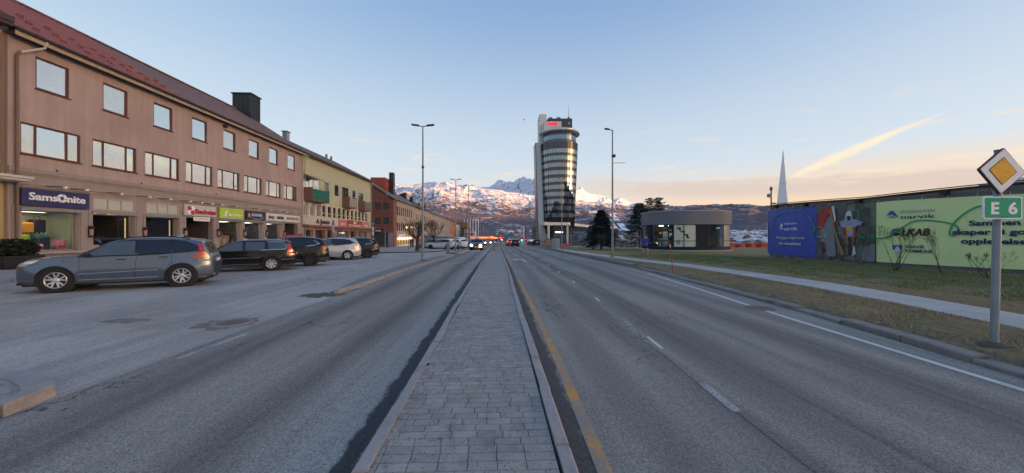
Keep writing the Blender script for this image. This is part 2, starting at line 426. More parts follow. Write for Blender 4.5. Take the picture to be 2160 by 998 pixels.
def valley(x, y):
    """lower land beyond the plateau the street runs on, rising gently to the hill feet"""
    r = np.hypot(x, y)
    low = -13 + 46 * sm(r, 900, 2600) + 3 * fbm(x / 160, y / 160, 3, .5, 3)
    edge = np.maximum(sm(y, 66, 100) * sm(x, 12, 22), sm(r, 520, 700))
    return (-.05 + gz(y)) * (1 - edge) + low * edge

def mountain_height(az, r, tab, rtab, r0, rough, scale, seed, power=1.15):
    azs = np.array([t[0] for t in tab]); tn = np.array([t[1] for t in tab])
    R = np.interp(az, [t[0] for t in rtab], [t[1] for t in rtab])
    H = 1.7 + np.interp(az, azs, tn) * R
    t = (r - r0) / (R - r0)
    x = r * np.sin(np.radians(az)); y = r * np.cos(np.radians(az))
    front = np.clip(t, 0, 1) ** power
    back = 1 - .55 * np.clip(t - 1, 0, 3)
    base = np.where(t <= 1, front, back)
    amp = np.clip(t, 0, 1) * (1 - .82 * np.exp(-((t - 1) / .10) ** 2)) * rough
    n = ridged(x / scale, y / scale, 6, .5, seed); n = n - n.mean() + .5 * fbm(x / (scale * .35), y / (scale * .35), 4, .55, seed + 3)
    return x, y, valley(x, y) * (1 - np.clip(t * 3, 0, 1)) + (H * base + n * amp * H * .30) * np.clip(t * 4, 0, 1)

TAB_A = crest([(300, 425), (600, 405), (780, 392), (830, 388), (850, 386), (870, 389), (890, 386), (920, 384), (950, 386), (980, 390), (1010, 396), (1030, 399), (1060, 403), (1100, 409), (1140, 415), (1180, 419), (1222, 424), (1260, 425), (1300, 432), (1330, 436), (1370, 436), (1400, 434), (1440, 435), (1480, 432), (1540, 432), (1580, 431), (1600, 434), (1640, 436), (1750, 440), (1900, 440), (2100, 436)])
TAB_A = [(-70, .05)] + TAB_A + [(68, .062), (90, .058), (125, .06), (150, .06)]
R_A = [(-70, 5200), (-20, 5200), (0, 6000), (12, 7000), (20, 7000), (30, 6900), (40, 6200), (55, 5600), (150, 5000)]
azg = np.concatenate([np.arange(-70, -26, .8), np.arange(-26, 52, .075), np.arange(52, 150.1, 1.)]); rg = np.concatenate([np.linspace(1150, 2400, 14)[:-1], np.linspace(2400, 9000, 150)])
AZ, RR = np.meshgrid(azg, rg)
x, y, z = mountain_height(AZ, RR, TAB_A, R_A, 2100, .6, 900., 1)
grid_mesh('mountain_ridge', x, y, z, mountain_mat('scrub_and_snow', -70, 830, drop=230., slope=1.6, fine=1.5))
ridge_xyz = (AZ, RR, z)

TAB_B = crest([(900, 420), (980, 400), (1015, 395), (1032, 393), (1043, 388), (1049, 381), (1060, 379), (1072, 382), (1082, 383), (1090, 378), (1097, 375), (1105, 372), (1112, 376), (1118, 375), (1124, 379), (1130, 373), (1136, 376), (1150, 382), (1180, 398), (1200, 402), (1212, 400), (1220, 398), (1226, 395), (1232, 401), (1245, 407), (1258, 411), (1266, 412), (1280, 416), (1295, 420), (1308, 417), (1315, 420), (1325, 425), (1335, 428), (1350, 431), (1375, 434), (1420, 450)])
R_B = [(-20, 15000), (0, 15200), (6, 10600), (9, 10600), (12, 11000), (14, 12000), (20, 14000), (30, 14000)]
azg = np.arange(-12, 28, .06); rg = np.linspace(8200, 16000, 90)
AZ, RR = np.meshgrid(azg, rg)
x, y, z = mountain_height(AZ, RR, TAB_B, R_B, 8000, .8, 1500., 9, 1.25)
grid_mesh('snow_peaks', x, y, z, mountain_mat('high_snow', -300, 500, fine=.45, patchy=.5, slope=1.6))

gx_ = np.concatenate([np.arange(-1240, -200, 40), np.arange(-200, 240, 6), np.arange(240, 1241, 20)]); gy_ = np.concatenate([np.arange(-1240, -80, 60), np.arange(-80, 260, 6), np.arange(260, 1241, 20)])
X, Y = np.meshgrid(gx_, gy_)
def ground_mat():
    m = bpy.data.materials.new('town_ground'); m.use_nodes = True; k = NT(m.node_tree)
    b = k.n('ShaderNodeBsdfPrincipled'); k.t.links.new(b.outputs[0], k.n('ShaderNodeOutputMaterial').inputs[0]); p = k.pos()
    k.put(b.inputs['Base Color'], k.mix(k.step(k.noise(p, .02, 6, .65), .4, .62), (.10, .09, .085, 1), k.mix(k.step(k.noise(p, .3, 4), .4, .6), (.14, .11, .075, 1), (.22, .2, .19, 1))))
    b.inputs['Roughness'].default_value = .95
    return m
GROUND = grid_mesh('ground', X, Y, valley(X, Y) - .06, ground_mat())

# the groomed ski slope, laid on the hillside where it stands
def on_hill(px, py):
    u = (px - 1080) / 784; az = math.degrees(math.atan(u) + YAW); tn = (497 - py) / 784 / math.sqrt(1 + u * u); r = np.linspace(2200, 6800, 900); x, y, z = mountain_height(np.full_like(r, az), r, TAB_A, R_A, 2100, .6, 900., 1)
    i = int(np.argmax((z - 1.7) / r > tn)); return V((x[i] * .995, y[i] * .995, (z[i] - 1.7) * .995 + 1.7 + 4))
mb = MB(); L_ = [(1284, 452), (1293, 463), (1302, 474), (1312, 486), (1322, 496)]; R2 = [(1294, 452), (1306, 463), (1316, 474), (1326, 486), (1336, 496)]
for i in range(4): mb.face(on_hill(*L_[i]), on_hill(*R2[i]), on_hill(*R2[i + 1]), on_hill(*L_[i + 1]))
o = mb.build('ski_slope', mat('groomed_snow', (.80, .82, .86), .9, .05, .01)); o['kind'] = 'structure'
mb = MB(); L_ = [(1281, 458), (1290, 470), (1300, 483), (1309, 495)]; R2 = [(1283, 458), (1293, 470), (1303.5, 483), (1313, 495)]
for i in range(3): mb.face(on_hill(*L_[i]), on_hill(*R2[i]), on_hill(*R2[i + 1]), on_hill(*L_[i + 1]))
o = mb.build('ski_trail', bpy.data.materials['groomed_snow']); o['kind'] = 'structure'

BEFORE = set(COL.objects)

# ------------------------------------------------------------------ road, parking strip, kerbs, median, paths, lawn
def lerp_tab(tab, y):
    return float(np.interp(y, [t[0] for t in tab], [t[1] for t in tab]))
KERB_R = [(-12, 5.5), (0, 5.95), (4.1, 6.2), (6, 6.55), (8.75, 6.78), (11.75, 6.95), (15.8, 7.12), (22, 7.1), (44, 7.4), (120, 7.9), (420, 9)]
LINE_R = [(-12, 5.2), (0, 5.6), (3.85, 5.76), (5.2, 5.85), (7.7, 6.0), (12, 6.42), (16, 6.72), (30, 6.8), (44, 7.05), (110, 7.5)]
MED_L, MED_R = -.99, .53
MED_Y0, MED_Y1 = -6., 37.5

def asphalt(name, base, dusty, tracks=(), gutter=(), sandy=0., grain=1.):
    m = bpy.data.materials.new(name); m.use_nodes = True; k = NT(m.node_tree)
    b = k.n('ShaderNodeBsdfPrincipled'); k.t.links.new(b.outputs[0], k.n('ShaderNodeOutputMaterial').inputs[0])
    p = k.pos(); x, y, z = k.xyz(p)
    wob = k.m('MULTIPLY', k.m('SUBTRACT', k.noise(k.scale(p, (.4, .12, 1)), 1., 4), .5), .7)
    xw = k.m('ADD', x, wob)
    # broad patches, long streaks along the traffic, stone chips
    broad = k.noise(k.scale(p, (.5, .16, 1)), 1., 5, .6); streak = k.noise(k.scale(p, (5., .10, 1)), 1., 5, .65)
    c = k.mix(k.step(k.m('ADD', k.m('MULTIPLY', broad, .6), k.m('MULTIPLY', streak, .4)), .36, .64), (*base, 1), (*dusty, 1))
    for cx, w, amt in tracks:
        d = k.m('ABSOLUTE', k.m('SUBTRACT', xw, cx))
        c = k.mix(k.m('MULTIPLY', k.m('MULTIPLY', k.step(d, w, w * .15), k.step(streak, .25, .6)), amt), c, (base[0] * .45, base[1] * .45, base[2] * .47, 1))
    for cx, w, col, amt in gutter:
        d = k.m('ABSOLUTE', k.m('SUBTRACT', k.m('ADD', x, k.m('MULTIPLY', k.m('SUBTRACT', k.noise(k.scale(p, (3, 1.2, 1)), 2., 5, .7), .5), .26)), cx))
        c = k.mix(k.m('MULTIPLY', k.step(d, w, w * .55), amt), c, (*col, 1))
    if sandy:
        c = k.mix(k.m('MULTIPLY', k.step(k.noise(k.scale(p, (.35, .22, 1)), 1., 6, .68), .5, .68), sandy), c, (.235, .21, .175, 1))
    chip = k.voro(p, 95., 'F1', 'Color'); chipv = k.xyz(chip)[0]
    mask = k.noise(p, .6, 4)
    c = k.mix(1., c, k.m('ADD', k.m('MULTIPLY', k.m('SUBTRACT', chipv, .42), k.m('ADD', .5 * grain, k.m('MULTIPLY', mask, .5 * grain))), 1.), 'MULTIPLY')
    c = k.mix(k.m('MULTIPLY', k.step(k.noise(p, 260., 2), .62, .72), .5 * grain), c, (.40, .40, .39, 1))
    # hairline cracks
    cr = k.voro(k.vm('ADD', k.scale(p, (.55, .3, 1)), k.vec(k.m('MULTIPLY', k.noise(p, 1.1, 5), 1.4), k.m('MULTIPLY', k.noise(p, 1.7, 5), 1.2), 0.)), .55, 'DISTANCE_TO_EDGE')
    c = k.mix(k.m('MULTIPLY', k.m('MULTIPLY', k.step(cr, .010, .003), k.step(k.noise(p, .16, 2), .5, .58)), .75), c, (.03, .03, .03, 1))
    k.put(b.inputs['Base Color'], c); k.put(b.inputs['Roughness'], k.step(broad, .3, .7, .72, .9)); b.inputs['Specular IOR Level'].default_value = .35
    bp = k.n('ShaderNodeBump'); bp.inputs['Strength'].default_value = .55; bp.inputs['Distance'].default_value = .006
    k.put(bp.inputs['Height'], k.m('ADD', chipv, k.noise(p, 40., 3))); k.t.links.new(bp.outputs[0], b.inputs['Normal'])
    return m

GA = (.185, .169, .148); GD = (.295, .271, .235)
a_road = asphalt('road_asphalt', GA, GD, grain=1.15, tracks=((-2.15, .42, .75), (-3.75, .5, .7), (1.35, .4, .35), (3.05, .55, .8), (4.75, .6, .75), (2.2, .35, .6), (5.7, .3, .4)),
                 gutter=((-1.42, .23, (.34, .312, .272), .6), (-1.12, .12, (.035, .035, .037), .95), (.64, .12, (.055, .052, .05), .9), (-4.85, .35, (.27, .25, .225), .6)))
a_park = asphalt('parking_asphalt', (.30, .278, .248), (.45, .42, .375), sandy=.6, grain=1.)

def strip(name, m, lx, rx, y0, y1, step, z=0., kind='structure', parent=None):
    ys = np.arange(y0, y1 + 1e-6, step); mb = MB()
    for a, b in zip(ys, ys[1:]): mb.face((lx(a), a, z), (rx(a), a, z), (rx(b), b, z), (lx(b), b, z))
    o = mb.build(name, m, parent)
    if parent is None: o['kind'] = kind
    return o
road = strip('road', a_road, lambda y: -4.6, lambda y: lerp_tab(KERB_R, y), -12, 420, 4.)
parking = strip('parking_road', a_park, lambda y: -18.2 if y < 37 else (-9.6 if y > 58 else -16 + (y - 37) * .2), lambda y: -4.6, -12, 160, 4.)
side_street = MB(); side_street.box(-60, -14.2, 62.6, 73.9, -.03, .004); side_street = side_street.build('side_street', a_park); side_street['kind'] = 'structure'

# markings: worn paint lying 4 mm over the asphalt
def worn(name, col, wear, under=(.2, .2, .2)):
    m = bpy.data.materials.new(name); m.use_nodes = True; k = NT(m.node_tree)
    b = k.n('ShaderNodeBsdfPrincipled'); k.t.links.new(b.outputs[0], k.n('ShaderNodeOutputMaterial').inputs[0]); p = k.pos()
    f = k.step(k.m('ADD', k.m('MULTIPLY', k.noise(p, 34., 5, .7), .65), k.m('MULTIPLY', k.noise(p, 2.2, 3), .45)), .48 + wear - .08, .48 + wear + .1)
    k.put(b.inputs['Base Color'], k.mix(f, (*under, 1), k.mix(k.noise(p, 12., 3), (*col, 1), (col[0] * .75, col[1] * .75, col[2] * .75, 1)))); b.inputs['Roughness'].default_value = .8
    return m
w_white = worn('worn_white_marking', (.66, .66, .64), -.06); w_old = worn('old_white_marking', (.5, .49, .46), .06); w_yel = worn('worn_yellow_marking', (.70, .32, .055), .06, (.25, .225, .195))
def mark(name, m, pts, w, z=.004):
    mb = MB()
    for (x0, y0), (x1, y1) in zip(pts, pts[1:]):
        mb.face((x0 - w / 2, y0, z), (x0 + w / 2, y0, z), (x1 + w / 2, y1, z), (x1 - w / 2, y1, z))
    o = mb.build(name, m); o['kind'] = 'structure'; return o
mark('yellow_line', w_yel, [(.70, -6), (.77, 2.6), (.82, 5), (.83, 11), (.81, 21), (.74, 37)], .115)
ys = np.arange(-12, 110, 2.)
mark('edge_line', w_white, [(lerp_tab(LINE_R, y), y) for y in np.arange(-12, 17, 1.5)], .11)
mark('edge_line', w_old, [(lerp_tab(LINE_R, y), y) for y in np.arange(16.6, 110, 4)], .1)
for y0, y1, xx, m, w in ((3.5, 4.2, 2.33, w_old, .10), (5.5, 6.15, 2.49, w_white, .055), (6.9, 7.55, 2.53, w_old, .09), (9.5, 10.1, 2.65, w_white, .055), (13.2, 13.7, 2.77, w_white, .06), (17, 17.6, 2.85, w_white, .07), (21, 22, 2.95, w_old, .09), (26, 27.5, 3.05, w_old, .1), (34, 37, 3.2, w_old, .1), (44, 47, 3.3, w_old, .1), (54, 57, 3.4, w_old, .1), (70, 73, 3.5, w_old, .1), (0, 1, 2.2, w_old, .1)):
    mark('lane_dash', m, [(xx - .02, y0), (xx + .02, y1)], w)
for y0 in (5.3, 8.5, -1.5, 11.7, 15, 18.5, 22, 26): mark('lane_dash', w_old, [(-4.41, y0), (-4.38 + .012 * y0, y0 + 1.75)], .1)
mark('edge_line', w_old, [(-4.2, 30), (-3.95, 44), (-3.9, 90)], .1)
mark('median_line', w_old, [(-1.5, 34), (-1.35, 60), (-1.2, 120)], .1)
mb = MB()                                           # turn arrow in the inner lane
for q in ([(1.83, 24.2), (1.95, 24.2), (1.95, 27.6), (1.83, 27.6)], [(1.45, 27.5), (1.95, 27.6), (1.95, 28.4), (1.45, 28.1)], [(1.45, 26.9), (1.45, 28.8), (.95, 27.8)]): mb.face(*[(a, b, .004) for a, b in q])
mb.build('turn_arrow', w_white)['kind'] = 'structure'
for x, y, l in ((-17, 13.9, 5), (-12.6, 15.9, 6.5), (-11.9, 21.4, 5), (-11.6, 24.2, 5)):
    mb = MB(); a = .48
    mb.face((x, y, .004), (x + .05, y - .09, .004), (x + l * math.cos(a) + .05, y + l * math.sin(a) - .09, .004), (x + l * math.cos(a), y + l * math.sin(a), .004)); mb.build('bay_line', w_old)['kind'] = 'structure'
# the dark tar seam wandering across the parking strip
mb = MB(); pts = []
for i in range(46):
    t = i / 45; pts.append((-8.6 + 3.0 * t + .10 * math.sin(9 * t), 8.7 + 9.0 * t + .15 * math.sin(5 * t)))
for (a, b), (c, d) in zip(pts, pts[1:]): mb.face((a, b - .02, .004), (a + .01, b + .03, .004), (c + .01, d + .03, .004), (c, d - .02, .004))
mb.build('tar_seam', mat('tar', (.05, .048, .045), .7))['kind'] = 'structure'
for x0, y0, y1, w, am, s in ((2.12, -4, 30, .005, .03, 1.), (1.2, 6, 15, .004, .08, 4.)):
    mb = MB(); p = None
    for i in range(int((y1 - y0) / .25) + 1):
        y = y0 + i * .25; x = x0 + .022 * (y - y0) + am * float(fbm(np.array(y * .5), np.array(s), 4)) * 2; k = w * (.5 + float(fbm(np.array(y * 1.3), np.array(s + 5), 2)) + .5)
        if p is not None and (i // 6 + int(s)) % 4: mb.face((p[0] - p[2], p[1], .0035), (p[0] + p[2], p[1], .0035), (x + k, y, .0035), (x - k, y, .0035))
        p = (x, y, max(.003, k))
    mb.build('road_crack', bpy.data.materials['tar'])['kind'] = 'structure'

# granite kerb stones: each a part
granite = mat('granite_kerb', (.34, .315, .305), .85, .16, 2.5, .12, 70., bump=.4, bs=60., dirt=(.17, .16, .15), dirt_amt=.6, ds=5.)
granite_w = mat('warm_granite_kerb', (.35, .318, .288), .85, .15, 2.5, .12, 70., bump=.4, bs=60., dirt=(.2, .17, .15), dirt_amt=.6, ds=4.)
granite_d = mat('dirty_granite_kerb', (.22, .205, .19), .9, .2, 2.5, .14, 60., bump=.5, bs=40., dirt=(.11, .10, .085), dirt_amt=.8, ds=3.)
def kerb_run(parent, xf, y0, y1, w, h, m, side, L=1.0, jitter=.012, z0=-.05, far=90.):
    """stones along Y; side = +1 when the road lies to the right (+X) of the stones"""
    y = y0; rest = MB()
    while y < y1 - .05:
        l = min(L * RND.uniform(.85, 1.15) if y < 50 else 3., y1 - y); a, b = xf(y), xf(y + l); j = RND.uniform(-jitter, jitter); q = RND.uniform(-jitter, jitter)
        g = .008; c = .018
        mb = MB() if y < far else rest
        A = [(a + j, y + g), (b + j * .5, y + l - g)]
        prof = [(0, z0), (0, h + q - c), (-side * c, h + q), (-side * w, h + q), (-side * w, z0)]
        n = len(mb.v)
        for (xx, yy) in A: mb.v += [(xx + dx, yy, zz) for dx, zz in prof]
        k = len(prof)
        for i in range(k - 1): f = (n + i, n + k + i, n + k + i + 1, n + i + 1); mb.f.append(f if side < 0 else f[::-1]); mb.k.append(0)
        mb.f.append(tuple(range(n, n + k))); mb.f.append(tuple(range(n + 2 * k - 1, n + k - 1, -1))); mb.k += [0, 0]
        if mb is not rest: mb.build('kerb_stone', m, parent)
        y += l
    if rest.f: o = rest.build('far_kerb', m, parent); o['kind'] = 'stuff'

# ---- the paved median
mortar = mat('joint_sand', (.12, .115, .105), .95, .2, 8., .15, 80.)
paver_m = [mat(f'paver_grey_{i}', c, .88, .14, 5., .14, 90., bump=.35, bs=120., dirt=(.13, .125, .12), dirt_amt=.5, ds=6.) for i, c in enumerate(((.335, .32, .288), (.305, .292, .266), (.365, .345, .31), (.32, .30, .27)))]
mb = MB(); mb.box(MED_L + .11, MED_R - .11, MED_Y0, MED_Y1, -.05, .103); median = mb.build('median', mortar); median['kind'] = 'structure'
kerb_run(median, lambda y: MED_L + .012 * math.sin(y * .5), MED_Y0, MED_Y1, .105, .125, granite, -1)
kerb_run(median, lambda y: MED_R + .012 * math.sin(y * .4 + 1), MED_Y0, MED_Y1, .105, .13, granite, 1)
x0, x1 = MED_L + .112, MED_R - .112; rest = MB(); count = 0
ysh = 0
for r in range(int((MED_Y1 - 1.9) / .103)):
    y = 1.9 + r * .103; x = x0 - RND.uniform(.02, .18)
    while x < x1 - .02:
        w = .205 + RND.uniform(-.004, .004); w = x1 - x + .001 if x1 - x - w < .06 else w; a, b = max(x, x0), min(x + w, x1); x += w
        if b - a < .03: continue
        g = .0022; z = .112 + RND.uniform(-.002, .002); t = RND.uniform(-.0015, .0015); c = .004
        near = count < 300 and y < 8
        q = MB() if near else rest
        q.m = RND.choice((0, 0, 1, 1, 2, 3))
        k = .0016; top = [(a + k * 2, y + g + c, z + t), (b - k * 2, y + g + c, z - t), (b - k * 2, y + .103 - g - c, z - t), (a + k * 2, y + .103 - g - c, z + t)]
        bot = [(a + k, y + g, z - .010), (b - k, y + g, z - .010), (b - k, y + .103 - g, z - .010), (a + k, y + .103 - g, z - .010)]
        q.face(*top)
        for i in range(4): q.face(bot[i], bot[(i + 1) % 4], top[(i + 1) % 4], top[i])
        if near: q.build('paver', paver_m, median); count += 1
rest.build('far_paving', paver_m, median)['kind'] = 'stuff'
# grit and last year's dirt lying in the joints
mb = MB()
for i in range(5200):
    u = RND.random() ** 1.7; x = x0 + (x1 - x0) * (u if RND.random() < .7 else RND.random()) * 1.0; y = 2.0 + 7 * RND.random() ** 1.4; s = RND.uniform(.002, .0055)
    z = .113; a = RND.random() * 6
    p = [(x + s * math.cos(a + i2 * 2.1), y + s * math.sin(a + i2 * 2.1), z) for i2 in range(3)]; t = (x, y, z + s * 1.1)
    for i2 in range(3): mb.face(p[i2], p[(i2 + 1) % 3], t)
mb.build('grit', mat('dark_grit', (.06, .055, .05), .9)) ['kind'] = 'stuff'

# ---- right side: kerb, verge, flagged footpath, lawn
def kr(y): return lerp_tab(KERB_R, y)
right_kerb = MB(); 
for a, b in zip(np.arange(-6, 60, 2.), np.arange(-4, 62, 2.)): right_kerb.face((kr(a) + .01, a, .02), (kr(a) + .3, a, .02), (kr(b) + .3, b, .02), (kr(b) + .01, b, .02))
right_kerb = right_kerb.build('kerb', granite_d); right_kerb['kind'] = 'structure'
kerb_run(right_kerb, kr, -6, 18.6, .26, .075, granite_d, -1, jitter=.022, L=1.1)
kerb_run(right_kerb, kr, 19.6, 150, .3, .2, granite_d, -1, jitter=.03, L=1.3)

def turf(name, cols, worn_c, green=0.):
    m = bpy.data.materials.new(name); m.use_nodes = True; k = NT(m.node_tree)
    b = k.n('ShaderNodeBsdfPrincipled'); k.t.links.new(b.outputs[0], k.n('ShaderNodeOutputMaterial').inputs[0]); p = k.pos(); x, y, z = k.xyz(p)
    n1 = k.noise(p, .35, 5, .65); n2 = k.noise(k.scale(p, (2., 1.2, 1)), 3., 5, .7); n3 = k.noise(p, 40., 3, .7)
    c = k.mix(k.step(n2, .3, .7), (*cols[0], 1), (*cols[1], 1))
    if green:
        # the mown band below the wall stays greener
        d = k.m('SUBTRACT', k.m('ADD', x, k.m('MULTIPLY', y, .07)), k.m('MULTIPLY', n1, 4.)); band = k.m('MULTIPLY', k.step(d, 12.0, 14.2), k.step(d, 24.5, 21.))
        c = k.mix(k.m('MULTIPLY', k.m('MULTIPLY', band, k.step(n2, .2, .55)), green), c, k.mix(n3, (.065, .11, .022, 1), (.13, .18, .045, 1)))
    c = k.mix(k.m('MULTIPLY', k.step(k.m('ADD', n1, k.m('MULTIPLY', k.m('SUBTRACT', n3, .5), .3)), .56, .68), .8), c, (*worn_c, 1))
    c = k.mix(1., c, k.m('ADD', .55, k.m('MULTIPLY', n3, .9)), 'MULTIPLY')
    k.put(b.inputs['Base Color'], c); b.inputs['Roughness'].default_value = 1; b.inputs['Specular IOR Level'].default_value = .1
    bp = k.n('ShaderNodeBump'); bp.inputs['Strength'].default_value = 1; bp.inputs['Distance'].default_value = .05; k.put(bp.inputs['Height'], k.m('ADD', n3, n2)); k.t.links.new(bp.outputs[0], b.inputs['Normal'])
    return m
PATH_N = [(-8, 8.0), (0, 8.3), (6, 8.96), (8.4, 9.45), (11.5, 9.8), (14.8, 9.8), (19.6, 9.4), (24.8, 8.8), (34.6, 8.35), (46, 8.2), (150, 8.6)]
PATH_W = [(0, 1.45), (15, 1.4), (25, 1.4), (35, 1.35), (150, 1.3)]
def pn_(y): return lerp_tab(PATH_N, y)
def pf_(y): return pn_(y) + lerp_tab(PATH_W, y)
def bumpy_strip(name, m, lx, rx, y0, y1, sy, nx, z, amp, parent=None):
    ys = np.arange(y0, y1 + 1e-6, sy); X = np.array([[lx(y) + (rx(y) - lx(y)) * i / nx for i in range(nx + 1)] for y in ys]); Y = np.repeat(ys[:, None], nx + 1, 1)
    edge = np.minimum(np.arange(nx + 1), nx - np.arange(nx + 1)); edge = np.clip(edge / 2., 0, 1)[None]
    Z = z + amp * (fbm(X * .9, Y * .9, 4, .6, 4) + .25) * edge
    Z[:, 0] -= .06                                     # the turf edge dips behind the kerb
    return grid_mesh(name, X, Y, Z, m)
mud = (.125, .112, .098)
verge = bumpy_strip('verge', turf('verge_turf', ((.21, .165, .095), (.33, .265, .155)), mud), lambda y: kr(y) + .17, pn_, -8, 60, .25, 10, .085, .10)
lawn = bumpy_strip('lawn', turf('lawn_turf', ((.23, .185, .10), (.34, .275, .155)), (.17, .14, .085), .6), pf_, lambda y: 62., -8, 64, .4, 90, .085, .07)
far_verge = strip('far_verge', turf('far_turf', ((.15, .12, .08), (.2, .17, .11)), mud), lambda y: kr(y) + .31, lambda y: 15., 60, 150, 6, .07)

flag_m = [mat(f'flagstone_{i}', c, .85, .10, 1.5, .08, 60., bump=.2, bs=40., dirt=(.27, .27, .27), dirt_amt=.4, ds=3.) for i, c in enumerate(((.43, .415, .385), (.39, .378, .355), (.455, .44, .41)))]
mb = MB()
for a, b in zip(np.arange(-6, 60, 1.5), np.arange(-4.5, 61.5, 1.5)): mb.face((pn_(a), a, .088), (pf_(a), a, .088), (pf_(b), b, .088), (pn_(b), b, .088))
footpath = mb.build('footpath', mat('path_bed', (.12, .12, .115), .95)); footpath['kind'] = 'structure'
def flag(poly, parent=footpath, mb=None):
    g = MB() if mb is None else mb; g.m = RND.randrange(3); z = .108 + RND.uniform(-.005, .005)
    cx = sum(p[0] for p in poly) / len(poly); cy = sum(p[1] for p in poly) / len(poly)
    top = []
    for a, b in poly:
        d = math.hypot(a - cx, b - cy); s = 1 - .008 / d; top.append((cx + (a - cx) * s, cy + (b - cy) * s))
    g.prism(top, .07, z)
    if mb is None: g.build('flagstone', flag_m, parent)
y = -5.; cut = (0., 0.); far = MB()
while y < 58:
    l = RND.uniform(.9, 1.5); nc = (RND.uniform(-.22, .22), RND.uniform(-.22, .22)); y2 = y + l
    A = (pn_(y + cut[0]), y + cut[0]); B = (pf_(y + cut[1]), y + cut[1]); Cc = (pf_(y2 + nc[1]), y2 + nc[1]); D = (pn_(y2 + nc[0]), y2 + nc[0])
    q = far if y > 40 else None
    if RND.random() < .62:
        t0, t1 = RND.uniform(.35, .65), RND.uniform(.35, .65)
        E = (A[0] + (B[0] - A[0]) * t0, A[1] + (B[1] - A[1]) * t0); F = (D[0] + (Cc[0] - D[0]) * t1, D[1] + (Cc[1] - D[1]) * t1)
        K = ((E[0] + F[0]) / 2 + RND.uniform(-.12, .12), (E[1] + F[1]) / 2)
        flag([A, E, K, F, D], mb=q); flag([E, B, Cc, F, K], mb=q)
    else: flag([A, B, Cc, D], mb=q)
    y = y2; cut = nc
far.build('far_flags', flag_m, footpath)['kind'] = 'stuff'

# grass blades on the verge and the near lawn
def blades(name, n, area, m, h0, h1):
    v = []; f = []
    for i in range(n):
        x, y = area()
        if x is None: continue
        z = .09 + .02; a = RND.random() * 6.28; h = RND.uniform(h0, h1); w = RND.uniform(.006, .013); lean = RND.uniform(.3, 1.4) * h; b = RND.random() * 6.28
        c, s = math.cos(a) * w, math.sin(a) * w; k = len(v)
        v += [(x - c, y - s, z - .03), (x + c, y + s, z - .03), (x + math.cos(b) * lean, y + math.sin(b) * lean, z + h)]; f.append((k, k + 1, k + 2))
    me = bpy.data.meshes.new(name); me.from_pydata(v, [], f); me.materials.append(m); o = link(name, me); o['kind'] = 'stuff'; return o
def a_verge():
    y = 2.5 + 24 * RND.random() ** 1.6; w = pn_(y) - kr(y) - .45; x = kr(y) + .4 + w * RND.random() ** .7
    return (x, y) if pn(x * 1.3, y * .9, 7) + .25 + .5 * (x - kr(y) - .3) / w > RND.random() * .9 else (None, None)
def a_lawn():
    y = 5 + 30 * RND.random() ** 1.2; x = pf_(y) + .03 + 13 * RND.random() ** 1.3; return x, y
straw = mat('straw_grass', (.36, .285, .165), .9, .4, 2., .3, 30.)
blades('dry_grass', 26000, a_verge, straw, .015, .06); blades('dry_grass', 42000, a_lawn, straw, .015, .05)
green = mat('green_grass', (.10, .155, .036), .9, .3, 2., .3, 30.)
def a_green():
    y = 8 + 26 * RND.random(); x = 13.2 + 8 * RND.random() - .07 * y; return x, y
blades('green_grass', 52000, a_green, green, .015, .05)
# clods thrown up along the kerb
mb = MB()
for i in range(1500):
    y = 2.5 + 20 * RND.random() ** 1.4; x = kr(y) + .3 + 1.1 * RND.random() ** 1.8; s = RND.uniform(.008, .035); z = .09
    n = len(mb.v); mb.v += [(x + s * RND.uniform(.5, 1) * math.cos(a), y + s * RND.uniform(.5, 1) * math.sin(a), z) for a in (0, 1.6, 3.1, 4.7)] + [(x + s * RND.uniform(-.2, .2), y, z + s * RND.uniform(.4, .9))]
    for j in range(4): mb.f.append((n + j, n + (j + 1) % 4, n + 4)); mb.k.append(0)
mb.build('clods', mat('verge_mud', mud, .95, .3, 3.)) ['kind'] = 'stuff'

# ---- left side: planted strip between road and parking, foreground tip, pavement
def slab_strip(name, outline, z, m):
    mb = MB(); mb.prism(outline, -.05, z); o = mb.build(name, m); o['kind'] = 'structure'; return o
strip_m = mat('strip_asphalt', (.24, .228, .21), .95, .2, 1.2, .15, 50., bump=.5, bs=30., dirt=(.13, .11, .09), dirt_amt=.7, ds=2.)
VL = [(10.9, -4.66), (11.6, -4.52), (14, -4.48), (22, -4.25), (30, -3.95), (33.5, -3.9)]
VW = [(10.9, .06), (12, .45), (16, .78), (23, 1.0), (30, 1.25), (33.5, 1.2)]
ys = np.arange(11.2, 33.5, 1.)
out = [(lerp_tab(VL, y) - .13, y) for y in ys] + [(lerp_tab(VL, y) - lerp_tab(VW, y), y) for y in ys[::-1]]
island = slab_strip('verge_strip', out, .085, strip_m)
kerb_run(island, lambda y: lerp_tab(VL, y), 11., 33.5, .14, .11, granite_w, 1, L=1.)
kerb_run(island, lambda y: lerp_tab(VL, y) - lerp_tab(VW, y) - .1, 14., 33.5, .1, .09, granite, -1, L=1.)
isl2 = slab_strip('traffic_strip', [(-4.1 + .0025 * (y - 38), y) for y in range(38, 121, 4)] + [(-5.4, y) for y in range(120, 37, -4)], .1, strip_m)
kerb_run(isl2, lambda y: -4.0 + .0018 * (y - 38), 37.6, 120, .14, .12, granite_w, 1, L=1.2, far=60)
pave_grit = mat('gritty_paving', (.33, .315, .295), .95, .2, 3., .15, 50., bump=.5, bs=40.)
